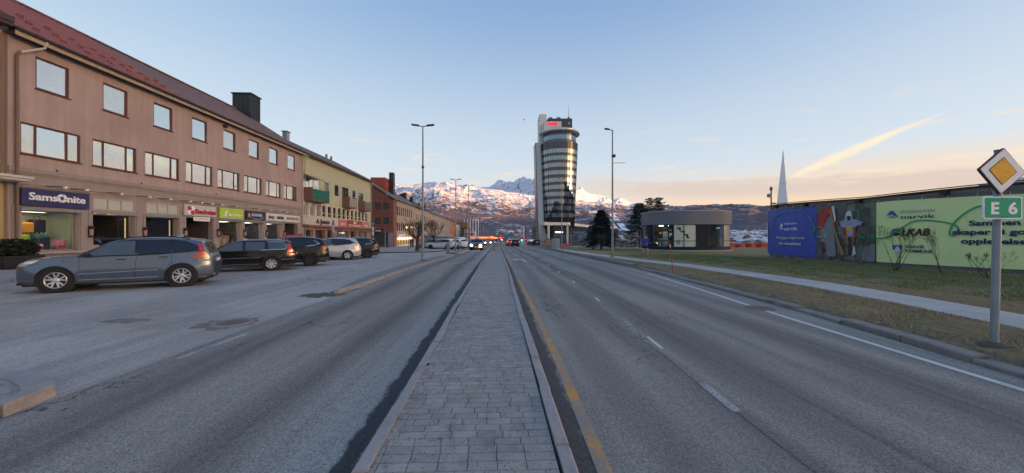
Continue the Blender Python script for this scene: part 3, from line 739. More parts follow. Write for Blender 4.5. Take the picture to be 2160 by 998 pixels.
# broken tip in the foreground: kerb stones round flagged paving
tip = slab_strip('kerb_island', [(-5.85, -6), (-4.78, -6), (-4.76, 3.7), (-4.72, 4.05), (-4.9, 4.2), (-5.3, 4.45), (-5.85, 4.55)], .1, pave_grit)
kerb_run(tip, lambda y: -4.62 - .0 * y, -6, 3.62, .15, .13, granite_w, 1, L=.95)
mb = MB(); mb.prism([(-4.62, 3.66), (-4.78, 3.66), (-4.83, 3.95), (-5.0, 4.08), (-4.86, 4.26), (-4.68, 4.12)], -.05, .125); mb.build('kerb_stone', granite_w, tip, bevel=.012)
mb = MB(); mb.prism([(-4.90, 4.28), (-5.03, 4.11), (-5.42, 4.32), (-5.8, 4.4), (-5.8, 4.62), (-5.3, 4.52)], -.05, .118); mb.build('kerb_stone', granite, tip, bevel=.012)
for i, poly in enumerate(([(-4.83, 3.0), (-4.83, 3.6), (-4.87, 3.93), (-5.3, 3.7), (-5.35, 2.9)], [(-5.32, 3.72), (-4.92, 3.96), (-5.05, 4.06), (-5.42, 4.26), (-5.75, 4.2), (-5.75, 3.75)], [(-5.37, 2.88), (-5.33, 3.68), (-5.75, 3.72), (-5.75, 2.8)], [(-4.83, 1.9), (-4.83, 2.96), (-5.36, 2.85), (-5.75, 2.76), (-5.75, 1.8)])):
    mb = MB(); mb.prism(poly, .05, .108 + .006 * i); mb.build('flagstone', paver_m[i % 4], tip)

pave_m = mat('pavement_concrete', (.36, .355, .345), .9, .15, 1., .1, 40., bump=.2, dirt=(.24, .235, .225), dirt_amt=.5, ds=1.2)
def px_(y): return float(np.interp(y, [-12, 36, 42, 44, 46, 52, 62.5, 62.6], [-17.6, -17.6, -13, -8, -7.2, -7.1, -9.6, -9.6]))
def cross(y): return .35 * (1 - float(sm(np.array(y), 38, 66)))
ys = np.arange(-12, 62.6, .9); nx = 10
X = np.array([[-21.02 + (px_(y) + 21.02) * i / nx for i in range(nx + 1)] for y in ys]); Y = np.repeat(ys[:, None], nx + 1, 1)
Z = .1 + np.array([[cross(y) * min(1, max(0, (-17.6 - x) / 3.4)) for x in xs] for xs, y in zip(X, ys)])
pavement = grid_mesh('pavement', X, Y, Z, pave_m)
mb = MB()
for a, b in zip(np.arange(74, 196, 4), np.arange(78, 200, 4)): mb.hexa([(-21, a, -.05), (-9.5, a, -.05), (-9.5, b, -.05), (-21, b, -.05), (-21, a, .1), (-9.5, a, .1), (-9.5, b, .1), (-21, b, .1)])
far_pave = mb.build('pavement', pave_m); far_pave['kind'] = 'structure'
kerb_run(pavement, lambda y: -17.46, -6, 36, .14, .125, granite, 1, L=1.)
# manhole, patch, drain
cast = mat('cast_iron', (.24, .225, .23), .7, .2, 6., .2, 60., metal=.15, bump=.3); rusty = mat('rusty_iron', (.17, .135, .115), .8, .25, 6., .2, 60., bump=.3)
t = thing('manhole_cover', 'round cast iron manhole cover sunk in patched asphalt', 'manhole', (-5.14, 7.41, 0))
mb = MB(); mb.lathe([(.27, -.01), (.27, .022), (.35, .024), (.37, .002)], seg=36); mb.build('frame', cast, t, True, False, angle=30)
mb = MB(); mb.lathe([(.26, -.01), (.26, .012), (.001, .013)], seg=36); lid = mb.build('lid', rusty, t, False, False)
for i in range(-4, 5):
    for j in range(-4, 5):
        if i * i + j * j < 15:
            mb = MB(); mb.box(i * .052 - .016, i * .052 + .016, j * .052 - .016, j * .052 + .016, .012, .017); mb.build('stud', rusty, lid, world=False)
dirt_m = mat('dark_silt', (.095, .082, .065), .95, .3, 4., .2, 40., bump=.6, bs=30.)
def blob(name, cx, cy, rx, ry, z, m, n=40, rot=0., rag=.25, seed=1):
    mb = MB(); pts = []
    for i in range(n):
        a = 2 * PI * i / n; k = 1 + rag * float(fbm(math.cos(a) * 1.7 + seed, math.sin(a) * 1.7, 4)) * 2
        x, y = rx * k * math.cos(a), ry * k * math.sin(a); pts.append((cx + x * math.cos(rot) - y * math.sin(rot), cy + x * math.sin(rot) + y * math.cos(rot), z))
    mb.face(*pts); o = mb.build(name, m); o['kind'] = 'structure'; return o
blob('asphalt_patch', -5.2, 7.38, .52, .44, .0045, mat('patch_asphalt', (.20, .175, .15), .95, .25, 4., .2, 50.), seed=3)
blob('asphalt_patch', -7.43, 7.72, .42, .26, .0045, mat('patch_warm', (.22, .19, .165), .95, .25, 4., .2, 50.), seed=8)
blob('silt', -5.0, 10.75, .55, .42, .006, dirt_m, seed=5, rag=.4)
blob('silt', -4.75, 11.6, .22, .9, .0055, dirt_m, seed=6, rag=.4)
t = thing('storm_drain', 'round slotted iron storm drain beside the right kerb', 'drain', (6.12, 8.45, 0))
mb = MB(); mb.lathe([(.34, .0), (.34, .010), (.30, .010), (.30, -.05)], seg=32); mb.build('frame', cast, t, True, False, angle=30)
mb = MB(); mb.lathe([(.30, .0045), (.001, .0045)], seg=24); mb.build('pit', M['black'], t, False, False)
for i in range(-4, 5):
    w = math.sqrt(.29 ** 2 - (i * .064) ** 2); mb = MB(); mb.box(-w, w, i * .064 - .019, i * .064 + .019, .004, .012); mb.build('bar', rusty, t, False, False)

# let everything laid so far follow the fall of the street
for o in set(COL.objects) - BEFORE:
    if o.type == 'MESH' and wloc(o).length < 1e-4:
        n = len(o.data.vertices)
        if not n: continue
        co = np.empty(n * 3, np.float32); o.data.vertices.foreach_get('co', co); co = co.reshape(-1, 3)
        if co[:, 1].max() > 20: co[:, 2] += gz(co[:, 1]); o.data.vertices.foreach_set('co', co.ravel()); o.data.update()

# ------------------------------------------------------------------ the terracotta shop building on the left
FX = -21.0
def fy(px, X=FX):                   # where a photo column meets the plane x = X
    u = (px - 1080) / 784; t = X / (math.sin(YAW) + u * math.cos(YAW)); return t * (math.cos(YAW) - u * math.sin(YAW))
def fz(px, py, X=FX):               # height of a photo point on that plane
    u = (px - 1080) / 784; t = X / (math.sin(YAW) + u * math.cos(YAW)); return 1.7 + (497 - py) / 784 * t
def base_z(y): return .1 + cross(y) + float(gz(y))

stucco = mat('terracotta_stucco', (.40, .31, .28), .95, .12, .6, .10, 60., bump=.25, bs=90., streak=.17, dirt=(.30, .215, .18), dirt_amt=.45, ds=.5)
greystone = mat('grey_plaster', (.30, .255, .235), .92, .10, .8, .10, 50., bump=.2, bs=70., streak=.10)
red_frame = mat('oxblood_frame', (.105, .028, .022), .5, .1, 3.)
brown_trim = mat('brown_trim', (.06, .038, .03), .6, .15)
beige_trim = mat('beige_fascia', (.42, .33, .25), .7, .15, 2., streak=.15)
roof_red = mat('red_metal_roof', (.27, .062, .05), .45, .15, 1.5, .06, 30., metal=.0, streak=.1)
seam_glint = mat('red_seam_glint', (.44, .19, .165), .4, .15, 2.)  # paler than the roof: reflected streaks painted into the seam colour
roof_old = mat('weathered_brown_roof', (.20, .125, .105), .75, .2, 1.2, .15, 25., bump=.3, dirt=(.30, .24, .21), dirt_amt=.5, ds=1.5)
glass_top = glass_mirror('sky_glass', (.88, .95, .98), (.20, .24, .25), .66)
glass_blind = glass_mirror('blind_glass', (.9, .95, .95), (.40, .44, .43), .45)
glass_room = glass_mirror('dark_room_glass', (.8, .88, .92), (.03, .035, .038), .16, fres=.25)
shop_glass = glass_clear('shop_glass', (.86, .92, .90), .09)
shop_dark = mat('shop_dark', (.028, .025, .023), .9, .3)
shop_wood = mat('slatted_wood', (.30, .24, .17), .7, .2)
cream_light = mat('cream_shop_wall', (.44, .50, .42), .8, .08)
lead = mat('grey_sheet', (.26, .26, .27), .5, .12, metal=.3)

Y0, Y1 = 16.75, 40.72
fr = Fr((FX, 0, 0), (0, 1, 0), (1, 0, 0))
bld = thing('terracotta_building', 'long terracotta rendered shop building with red metal roof and oxblood window frames', 'building', (FX - 5, 28.7, 0))
TOPW = [(75, 145), (217, 270), (324, 364), (405, 437), (471, 497), (525, 546), (568, 586), (607, 621)]
MIDW = [(43, 170), (195, 288), (306, 378), (392, 448), (459, 505), (515, 552), (561, 592), (599, 626)]
tw = [(fy(a), fy(a) + 1.33, 8.40, 9.88) for a, b in TOPW]
mw = [(fy(a), fy(b), 5.33, 6.74) for a, b in MIDW]
mb = MB(); wall(mb, fr, Y0, Y1, 4.7, 10.7, tw + mw, .16)
# gable ends and back
mb.box(FX - 12, FX - .001, Y0, Y0 + .2, -1.5, 10.7); mb.box(FX - 12, FX - .001, Y1 - .2, Y1, -1.5, 10.7); mb.box(FX - 12, FX - 11.8, Y0 + .2, Y1 - .2, -1.5, 10.7)
for y in (Y0, Y1 - .2): mb.hexa([(FX - 12, y, 10.7), (FX, y, 10.7), (FX, y + .2, 10.7), (FX - 12, y + .2, 10.7), (FX - 6.01, y, 14.6), (FX - 5.99, y, 14.6), (FX - 5.99, y + .2, 14.6), (FX - 6.01, y + .2, 14.6)])
mb.build('wall', stucco, bld)
glass_net = glass_mirror('net_curtain_glass', (.88, .93, .96), (.34, .36, .35), .52)
for i, (a, b, c, e) in enumerate(tw): window(bld, fr, a, b, c, e, (), red_frame, (glass_net, glass_blind, glass_top, glass_top, glass_blind, glass_net, glass_top, glass_net)[i], .12, .085, red_frame, tilt=.014)
for i, (a, b, c, e) in enumerate(mw): window(bld, fr, a, b, c, e, (.25, .77), red_frame, glass_top, .12, .07, red_frame, tilt=.014, glasses=[[glass_blind, glass_top, glass_blind], [glass_blind, glass_net, glass_top], [glass_net, glass_top, glass_top]][i % 3])
mb = MB(); mb.box(FX - 11.7, FX - .4, Y0 + .3, Y1 - .3, 4.72, 10.6); mb.build('room_core', shop_dark, bld)

# ground floor: grey piers, lintels and openings
BAYS = [(46, 166), (196, 285), (308, 376), (393, 449), (462, 508), (516, 554), (563, 593), (600, 627)]
bays = [(fy(a), fy(b)) for a, b in BAYS]; SILL = (.95, .62, .62, -.4, .62, .62, .62, -.4)
holes = [(a, b, s, 2.93, .34) for (a, b), s in zip(bays, SILL)] + [(bays[i][0], bays[i][1], 3.05, 3.70, .08) for i in (1, 2)]
mb = MB(); wall(mb, fr, Y0, Y1, -1.5, 4.7, holes, .34)
mb.build('shop_front_wall', greystone, bld)
mb = MB(); mb.fbox(fr, Y0 - .02, Y1 + .02, 4.52, 4.72, 0, .09); mb.fbox(fr, Y0, Y1, 4.44, 4.515, 0, .05); mb.build('cornice', greystone, bld)
mb = MB(); mb.fbox(fr, Y0, Y1, 3.98, 4.06, 0, .07); mb.build('string_course', greystone, bld)
mb = MB()
for i in range(8):
    a = Y0 if i == 0 else (bays[i - 1][1] + .06); b = bays[i][0] - .06
    if i == 0: a += .12
    if b - a > .15: mb = MB(); mb.fbox(fr, a, b, -.6, 3.0, 0.001, .045); mb.build('pilaster', greystone, bld)
mb = MB(); mb.fbox(fr, bays[7][1] + .06, Y1, -.6, 3.0, .001, .045); mb.build('pilaster', greystone, bld)
# transom lights over bays two and three
for i in (1, 2): window(bld, fr, bays[i][0], bays[i][1], 3.05, 3.70, (.345, .66), beige_trim, mat('frosted_pane', (.44, .46, .42), .35, .12, 2.5) if i == 1 else bpy.data.materials['frosted_pane'], .07, .06, name='transom_window')
# pelmet boxes above the shop windows
for i in (0, 1, 2, 4, 5, 6): mb = MB(); mb.fbox(fr, bays[i][0] - .1, bays[i][1] + .1, 2.83, 2.96, .003, .10); mb.build('shutter_box', lead, bld)
# show windows: glass, frame, room behind
rooms = [cream_light, shop_dark, shop_wood, None, shop_dark, shop_dark, shop_dark, None]
for i, (a, b) in enumerate(bays):
    s = SILL[i]
    if rooms[i] is not None:
        window(bld, fr, a + .03, b - .03, s + .02, 2.84, () if i not in (1,) else (), lead, shop_glass, .28, .06, lead, name='shop_window')
        D = -2.6 if i else -1.7
        mb = MB()
        def q(*p): mb.face(*[fr(*t) for t in p])
        mb.m = 0; q((a - .2, s, D), (b + .2, s, D), (b + .2, 2.9, D), (a - .2, 2.9, D))
        mb.m = 1; q((a - .2, s, -.36), (a - .2, 2.9, -.36), (a - .2, 2.9, D), (a - .2, s, D)); q((b + .2, s, -.36), (b + .2, s, D), (b + .2, 2.9, D), (b + .2, 2.9, -.36))
        mb.m = 2; q((a - .2, s - .01, -.34), (b + .2, s - .01, -.34), (b + .2, s - .01, D), (a - .2, s - .01, D)); q((a - .2, 2.9, -.36), (b + .2, 2.9, -.36), (b + .2, 2.9, D), (a - .2, 2.9, D))
        mb.build('shop_interior', [rooms[i], cream_light if i == 0 else shop_dark, mat('shop_floor', (.2, .17, .14), .6) if i == 0 else bpy.data.materials['shop_floor']], bld)
    else:   # recessed entrance
        mb = MB(); mb.m = 0; D = -1.9
        def q(*p): mb.face(*[fr(*t) for t in p])
        q((a, -.4, D), (b, -.4, D), (b, 2.93, D), (a, 2.93, D)); q((a, -.4, -.34), (a, 2.93, -.34), (a, 2.93, D), (a, -.4, D)); q((b, -.4, -.34), (b, -.4, D), (b, 2.93, D), (b, 2.93, -.34)); q((a, 2.93, -.34), (b, 2.93, -.34), (b, 2.93, D), (a, 2.93, D)); q((a, .42, 0), (b, .42, 0), (b, .42, D), (a, .42, D))
        mb.build('entrance_recess', mat('recess_grey', (.075, .07, .07), .85) if i == 3 else bpy.data.materials['recess_grey'], bld)
        window(bld, fr, a + .25, a + (b - a) * .55, .42, 2.55, (), lead, glass_room, 1.86, .08, name='door')
if True:
    a, b = bays[2]; mb = None
    for j in range(14):
        mb = MB(); mb.fbox(fr, a + .02, a + (b - a) * .55, .75 + j * .15, .86 + j * .15, -1.42, -1.38); mb.build('wall_slat', shop_wood, bld)
    for j, (u, m) in enumerate(((.12, 'spot'), (.42, 'spot'), (.62, 'spot'), (.84, 'spot'))):
        a, b = bays[1]; mb = MB(); mb.lathe([(.001, 0), (.08, .0), (.08, .03)], tuple(fr(a + (b - a) * u, 2.845, -.6 - .3 * (j % 2))), 12)
        mb.build('ceiling_spot', glow('warm_spot', (1., .62, .2), 6.) if j == 0 else bpy.data.materials['warm_spot'], bld)
    for i in (4, 5, 6): a, b = bays[i]; mb = MB(); mb.fbox(fr, a + .3, b - .3, 2.80, 2.83, -1.1, -.7); mb.build('interior_light', glow('shop_fill_light', (1., .82, .62), 3.) if i == 4 else bpy.data.materials['shop_fill_light'], bld)  # glowing panels added only to brighten the goods in these bays
    mb = MB(); a, b = bays[0]; mb.fbox(fr, a + .1, a + 1.5, 2.80, 2.83, -.9, -.5); mb.build('interior_light', glow('soft_light', (1., .85, .6), 2.2), bld)
    mb = MB(); a, b = bays[1]; mb.fbox(fr, b - .05, b - .02, .7, 2.7, -.55, -.5); mb.build('light_strip', glow('amber_strip', (1., .68, .35), .18), bld)
    mb = MB(); a, b = bays[2]; mb.fbox(fr, b - .05, b - .02, .7, 2.7, -.55, -.5); mb.build('light_strip', bpy.data.materials['amber_strip'], bld)

# eaves, gutter, roof
mb = MB(); mb.fbox(fr, Y0 - .1, Y1 + .1, 10.36, 10.44, .0, .42); mb.build('soffit', brown_trim, bld)
mb = MB(); mb.fbox(fr, Y0 - .1, Y1 + .1, 10.30, 10.52, .42, .46); mb.build('fascia', beige_trim, bld)
mb = MB(); mb.tube([fr(Y0 - .12, 10.56, .55), fr(Y1 + .1, 10.53, .55)], .075, 8); mb.build('gutter', brown_trim, bld)
for j in range(24):
    mb = MB(); mb.fbox(fr, Y0 + .5 + j, Y0 + .53 + j, 10.5, 10.62, .40, .64); mb.build('gutter_bracket', brown_trim, bld)
ze, zr, xe, xr = 10.62, 14.78, .5, -6.0; sl = (zr - ze) / (xe - xr)
def rz_(d): return ze + (xe - d) * sl
YS = 25.3
def roof_part(name, y0, y1, m):
    mb = MB(); t = .05
    mb.hexa([fr(y0, ze - t, xe), fr(y1, ze - t, xe), fr(y1, zr - t, xr), fr(y0, zr - t, xr), fr(y0, ze, xe), fr(y1, ze, xe), fr(y1, zr, xr), fr(y0, zr, xr)])
    mb.hexa([fr(y0, zr - t, xr), fr(y1, zr - t, xr), fr(y1, ze - t, 2 * xr - xe), fr(y0, ze - t, 2 * xr - xe), fr(y0, zr, xr), fr(y1, zr, xr), fr(y1, ze, 2 * xr - xe), fr(y0, ze, 2 * xr - xe)])
    return mb.build(name, m, bld)
rr = roof_part('roof', Y0 - .15, YS, roof_red); ro = roof_part('roof', YS + .005, Y1 + .12, roof_old)
rr['label'] = 'bright red standing seam metal roof'; ro['label'] = 'weathered brown roof'
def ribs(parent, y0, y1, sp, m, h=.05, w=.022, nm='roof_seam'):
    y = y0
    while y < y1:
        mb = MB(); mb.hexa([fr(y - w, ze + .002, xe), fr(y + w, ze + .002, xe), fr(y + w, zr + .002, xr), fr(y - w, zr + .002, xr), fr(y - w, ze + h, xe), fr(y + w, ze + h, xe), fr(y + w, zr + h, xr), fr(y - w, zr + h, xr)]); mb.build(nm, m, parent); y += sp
ribs(rr, Y0 - .05, YS - .05, .36, seam_glint)
ribs(ro, YS + .2, Y1, .62, roof_old, .022, .03)
k = 0; y = Y0 + .1
while y < YS - .2:
    for r, d in enumerate((-.25, -1.0, -1.85)):
        if (k + r * 2) % 3 == 0:
            mb = MB(); z = rz_(d); mb.hexa([fr(y - .12, z + .04, d + .05), fr(y + .12, z + .04, d + .05), fr(y + .12, z + .07, d - .05), fr(y - .12, z + .07, d - .05), fr(y - .11, z + .14, d + .07), fr(y + .11, z + .14, d + .07), fr(y + .11, z + .15, d + .02), fr(y - .11, z + .15, d + .02)])
            mb.build('snow_guard', roof_red, rr)
    y += .36; k += 1
mb = MB(); mb.fbox(fr, Y0 - .15, Y1 + .12, zr - .02, zr + .06, xr - .16, xr + .16); mb.build('ridge_cap', roof_old, bld)
# chimney stack clad in dark sheet
chm = mat('dark_chimney_sheet', (.022, .026, .026), .5, .2, 2.)
mb = MB(); mb.box(-27.35, -25.5, 39.4, 40.95, 12.6, 16.35); ch = mb.build('chimney', chm, bld)
for x in (-27.1, -26.7, -26.3, -25.9): mb = MB(); mb.box(x - .02, x + .02, 39.365, 39.398, 12.8, 16.3); mb.build('sheet_seam', chm, ch)
for y in (39.8, 40.3, 40.7): mb = MB(); mb.box(-25.498, -25.465, y - .02, y + .02, 12.8, 16.3); mb.build('sheet_seam', chm, ch)
mb = MB(); mb.box(-27.45, -25.4, 39.3, 41.05, 16.352, 16.46); mb.build('cap', chm, ch)
mb = MB(); mb.box(-27.3, -25.3, 39.2, 39.36, 13.3, 13.75); mb.build('flashing', mat('pale_flashing', (.4, .38, .36), .6), ch)
# downpipes
pale_pipe = mat('pale_pipe', (.52, .47, .42), .6, .15)
brown_pipe = mat('brown_pipe', (.17, .11, .09), .6, .2)
t = Y0 + .22
mb = MB(); mb.tube([fr(t + .75, 10.5, .5), fr(t + .72, 10.2, .42), fr(t + .12, 9.75, .14)], .055, 8); mb.build('downpipe_elbow', pale_pipe, bld)
mb = MB(); mb.tube([fr(t + .12, 9.77, .13), fr(t, 9.55, .12), fr(t, .5, .12)], .058, 8); mb.build('downpipe', brown_pipe, bld)
mb = MB(); mb.tube([fr(Y1 - .25, 10.5, .5), fr(Y1 - .2, 10.2, .4), fr(Y1 - .02, 9.8, .12), fr(Y1 - .02, .5, .12)], .05, 8); mb.build('downpipe', pale_pipe, bld)
# lanterns on the piers, sign spotlights on arms
lantern_glass = mat('lantern_glass', (.35, .22, .2), .3)
for px in (185.5, 300.5, 386.5, 456.5, 512.5, 559.5, 597.):
    y = fy(px); mb = MB(); mb.lathe([(.001, 2.02), (.09, 2.04), (.12, 2.11), (.12, 2.15), (.07, 2.20)], tuple(fr(y, 0, .17)), 10); mb.lathe([(.05, 1.60), (.10, 1.63), (.11, 1.69), (.07, 1.70)], tuple(fr(y, 0, .17)), 10); mb.fbox(fr, y - .05, y + .05, 1.72, 2.05, .05, .13)
    w = mb.build('wall_lantern', M['black'], bld)
    mb = MB(); mb.lathe([(.075, 1.71), (.085, 2.02)], tuple(fr(y, 0, .17)), 10); mb.build('lamp_glass', lantern_glass, w)
    mb = MB(); mb.tube([fr(y, 2.2, .06), fr(y, 3.0, .06)], .012, 5); mb.build('conduit', lead, w)
lamp_white = glow('spot_bulb', (1., .93, .82), .09)
for px in (118, 165, 240, 300, 345, 388, 413, 436, 456, 488, 536, 560, 580, 595, 613):
    y = fy(px); mb = MB(); mb.tube([fr(y - .45, 4.0, .09), fr(y - .08, 4.02, .42)], .018, 5); o = mb.build('sign_spotlight', brown_trim, bld)
    mb = MB(); mb.fbox(fr, y - .05, y + .05, 3.94, 4.02, .40, .48); mb.build('lamp_head', lamp_white, o)
mb = MB(); mb.fbox(fr, fy(44), fy(627), 3.90, 3.94, .02, .06); mb.build('light_rail', beige_trim, bld)
mb = MB(); mb.fbox(fr, fy(165), fy(165) + .1, 3.0, 3.0, .02, .02)
# security camera and wall vents
mb = MB(); mb.fbox(fr, fy(470), fy(470) + .25, 9.98, 10.18, 0, .22); mb.build('flood_light', M['black'], bld)
for px, py in ((118, 352), (297, 352), (455, 362), (640, 330)):
    if py > 340: mb = MB(); mb.fbox(fr, fy(px), fy(px) + .07, 4.75, 4.82, 0, .03); mb.build('wall_vent', M['black'], bld)
mb = MB(); mb.fbox(fr, bays[0][0] - .1, bays[0][1] + .1, .86, .95, 0, .34); mb.build('window_ledge', mat('ledge_stone', (.33, .31, .3), .85, .12), bld)

# shop signs: each a thing of its own
def shop_sign(label, y0, y1, z0, z1, m, d=.06, th=.1, frame=None):
    o = thing('shop_sign', label, 'shop sign', tuple(fr((y0 + y1) / 2, z0, d)), group='shop signs on the terracotta building')
    mb = MB(); mb.fbox(fr, y0, y1, z0, z1, d, d + th); mb.build('panel', m, o, bevel=.008)
    if frame: mb = MB(); mb.fbox(fr, y0 - .04, y1 + .04, z1 + .001, z1 + .05, d - .01, d + th + .02); mb.fbox(fr, y0 - .04, y1 + .04, z0 - .05, z0 - .001, d - .01, d + th + .02); mb.build('rim', frame, o)
    return o, d + th
ws = mat('sign_white', (.82, .82, .84), .5, .02)
navy = mat('sign_navy', (.028, .027, .10), .45, .1, .8)
y0, y1 = fy(37.5), fy(182)
o, d = shop_sign('wide navy sign with white luggage shop lettering and round emblem', y0, y1, 3.04, 3.82, navy, .06)
W = y1 - y0
text('Sams', .34, fr, y0 + W * .085, 3.31, d, ws, o, bold=.022, width=W * .395, depth=.03); text('nite', .34, fr, y0 + W * .625, 3.31, d, ws, o, bold=.022, width=W * .29, depth=.03)
cx, cz, r = y0 + W * .553, 3.47, .20; mb = MB()
for q in range(4):
    pts = []
    for i in range(9): a = q * PI / 2 + i / 8 * 1.35; pts.append((cx + r * 1.05 * math.cos(a), cz + r * math.sin(a)))
    for i in range(8, -1, -1): a = q * PI / 2 + i / 8 * 1.35 - .55; rr_ = r * (.42 + .04 * i / 8); pts.append((cx + rr_ * math.cos(a), cz + rr_ * math.sin(a)))
    mb.prism(pts, d, d + .03, lambda a, b, z: tuple(fr(a, b, z)))
mb.build('emblem', ws, o)
y0, y1 = fy(384.5), fy(451); signgrey = mat('sign_pale_grey', (.52, .50, .48), .5, .04)
o, d = shop_sign('pale grey sign with red puzzle square and red lettering', y0, y1, 3.06, 3.80, signgrey, .05); W = y1 - y0
sred = mat('sign_red', (.50, .022, .035), .45, .05)
text('Kvadraten', .34, fr, y0 + W * .30, 3.22, d, sred, o, bold=.03, width=W * .67, depth=.05)
for (a, b, m) in ((0, 1, sred), (1, 1, ws), (0, 0, ws), (1, 0, sred)):
    mb = MB(); u = y0 + W * .09 + a * .26; v = 3.15 + b * .27; mb.fbox(fr, u, u + .255, v, v + .265, d, d + .03); mb.lathe([(.055, 0), (.055, .02), (.001, .02)], fn=lambda x, y, z, u=u, v=v: tuple(fr(u + (.255 if b else 0) + x, v + .13 + y, d + .02 + z)), seg=10); mb.build('emblem_square', m, o)
y0, y1 = fy(406), fy(440); o, d = shop_sign('small white hanging sign reading SOUVENIRS below the pale grey sign', y0, y1, 2.72, 3.0, ws, .04, .06)
text('SOUVENIRS', .15, fr, y0 + .08, 2.785, d, mat('sign_grey_ink', (.3, .29, .29), .6), o, width=(y1 - y0) - .16, depth=.01)
y0, y1 = fy(459.5), fy(509); lime = mat('sign_lime', (.42, .60, .012), .45, .04)
o, d = shop_sign('lime green sign with white stork emblem and baby shop lettering', y0, y1, 3.06, 3.78, lime, .05, frame=signgrey); W = y1 - y0
text('babycare', .22, fr, y0 + W * .36, 3.24, d, ws, o, width=W * .6, depth=.03, bold=.008)
mb = MB(); mb.prism([(y0 + W * a, 3.1 + b) for a, b in ((.10, .56), (.16, .42), (.20, .36), (.25, .46), (.31, .58), (.29, .42), (.30, .34), (.27, .28), (.26, .18), (.29, .12), (.33, .08), (.26, .07), (.20, .08), (.13, .16), (.10, .26), (.15, .20), (.20, .17), (.22, .24), (.17, .34))], d, d + .02, lambda a, b, z: tuple(fr(a, b, z))); mb.build('emblem', ws, o)
y0, y1 = fy(515.5), fy(556.5); snavy = mat('sign_dark_blue', (.018, .018, .045), .4, .1)
o, d = shop_sign('dark blue sign reading SOUVENIRS with red and pale blue swoosh', y0, y1, 3.05, 3.78, snavy, .05, .12); W = y1 - y0
pale = mat('sign_pale_blue', (.55, .68, .85), .5)
text('SOUVENIRS', .24, fr, y0 + W * .25, 3.36, d, pale, o, width=W * .54, depth=.02, bold=.02)
mb = MB(); mb.tube([fr(y0 + W * t, 3.18 + .09 * math.sin(t * 6), d + .01) for t in [i / 12 * .5 + .03 for i in range(13)]], .022, 5); mb.build('swoosh', sred, o)
mb = MB(); mb.tube([fr(y0 + W * t, 3.17 + .10 * math.sin(t * 5 + 2.2) + .25 * max(0, t - .6), d + .012) for t in [i / 12 * .6 + .3 for i in range(13)]], .018, 5); mb.build('swoosh', pale, o)
mb = MB(); mb.lathe([(.13, 0), (.13, .02), (.001, .03)], fn=lambda x, y, z: tuple(fr(y0 + W * .13 + x, 3.42 + y * 1.4, d + z)), seg=12); mb.build('emblem', mat('sign_pink', (.62, .25, .25), .5), o)
y0, y1 = fy(557.5), fy(596.5); paleg = mat('sign_cream', (.60, .60, .585), .5, .04)
o, d = shop_sign('cream sign with dark bag shop lettering and a yellow ring', y0, y1, 3.06, 3.74, paleg, .05, .12); W = y1 - y0; ink = mat('sign_ink', (.04, .036, .03), .5)
text('BAG', .27, fr, y0 + W * .12, 3.27, d, ink, o, width=W * .27, bold=.03, depth=.03); text('AROMA', .27, fr, y0 + W * .57, 3.27, d, ink, o, width=W * .38, bold=.03, depth=.03)
mb = MB(); mb.tube([fr(y0 + W * .48 + .10 * math.cos(a), 3.42 + .24 * math.sin(a), d + .01) for a in [i / 14 * 5.2 - 2.2 for i in range(15)]], .02, 5); mb.build('ring', mat('sign_yellow', (.6, .52, .12), .5), o)
y0, y1 = fy(597.2), fy(629); o, d = shop_sign('cream sign reading MODUS between two dashes at the far end', y0, y1, 3.06, 3.72, paleg, .05, .12); W = y1 - y0
text('-MODUS-', .30, fr, y0 + W * .06, 3.25, d, ink, o, width=W * .88, depth=.03)

# goods in the show windows
def suitcase(label, y, d, z, w, h, t, col, handle=True, lay=False):
    m = mat('luggage_shell', col, .4, .06)
    o = thing('suitcase', label, 'suitcase', tuple(fr(y, z, d)), group='suitcases in the show window')
    mb = MB(); mb.box(-t / 2, t / 2, -w / 2, w / 2, .05, h); mb.build('shell', m, o, world=False, bevel=.05)
    for j in range(5):
        mb = MB(); yy = -w * .36 + w * .18 * j; mb.box(t / 2 + .001, t / 2 + .012, yy - .012, yy + .012, .12, h - .08); mb.build('rib', m, o, world=False)
    mb = MB(); mb.tube([(0, -w * .22, h), (0, -w * .22, h + (.16 if handle else .05)), (0, w * .22, h + (.16 if handle else .05)), (0, w * .22, h)], .014, 5); mb.build('handle', M['dark_metal'], o, world=False)
    for sx in (-1, 1):
        for sy in (-1, 1): mb = MB(); mb.tube([(sx * t * .35, sy * w * .36 - .02, .03), (sx * t * .35, sy * w * .36 + .02, .03)], .03, 8); mb.build('wheel', M['black'], o, world=False)
    return o
b0 = bays[0][0]; zf = .955
suitcase('navy suitcase standing in front of the stack', b0 + 1.23, -.62, zf, .50, .66, .28, (.016, .022, .05), False)
suitcase('red suitcase at the right of the stack', b0 + 1.93, -.60, zf, .42, .54, .26, (.42, .016, .022), False)
suitcase('lime suitcase under the yellow one', b0 + .74, -.95, zf, .46, .80, .3, (.35, .45, .015), False)
suitcase('black suitcase at the left end of the stack', b0 + .30, -.85, zf, .5, .72, .3, (.02, .016, .016), False)
suitcase('teal suitcase half hidden behind the red one', b0 + 1.62, -1.15, zf, .55, .80, .3, (.03, .22, .20), False)
suitcase('mustard yellow suitcase on top of the stack', b0 + .86, -1.0, zf + .83, .58, .53, .34, (.58, .27, .012))
suitcase('black suitcase with raised tag on top of the stack', b0 + 1.55, -1.2, zf + .86, .52, .66, .3, (.012, .012, .016))
o = thing('gift_box', 'red gift box tied with a white bow', 'box', tuple(fr(b0 + .83, zf, -.45))); mb = MB(); mb.box(-.16, .16, -.19, .19, 0, .36); mb.build('box', bpy.data.materials['sign_red'], o, world=False, bevel=.01)
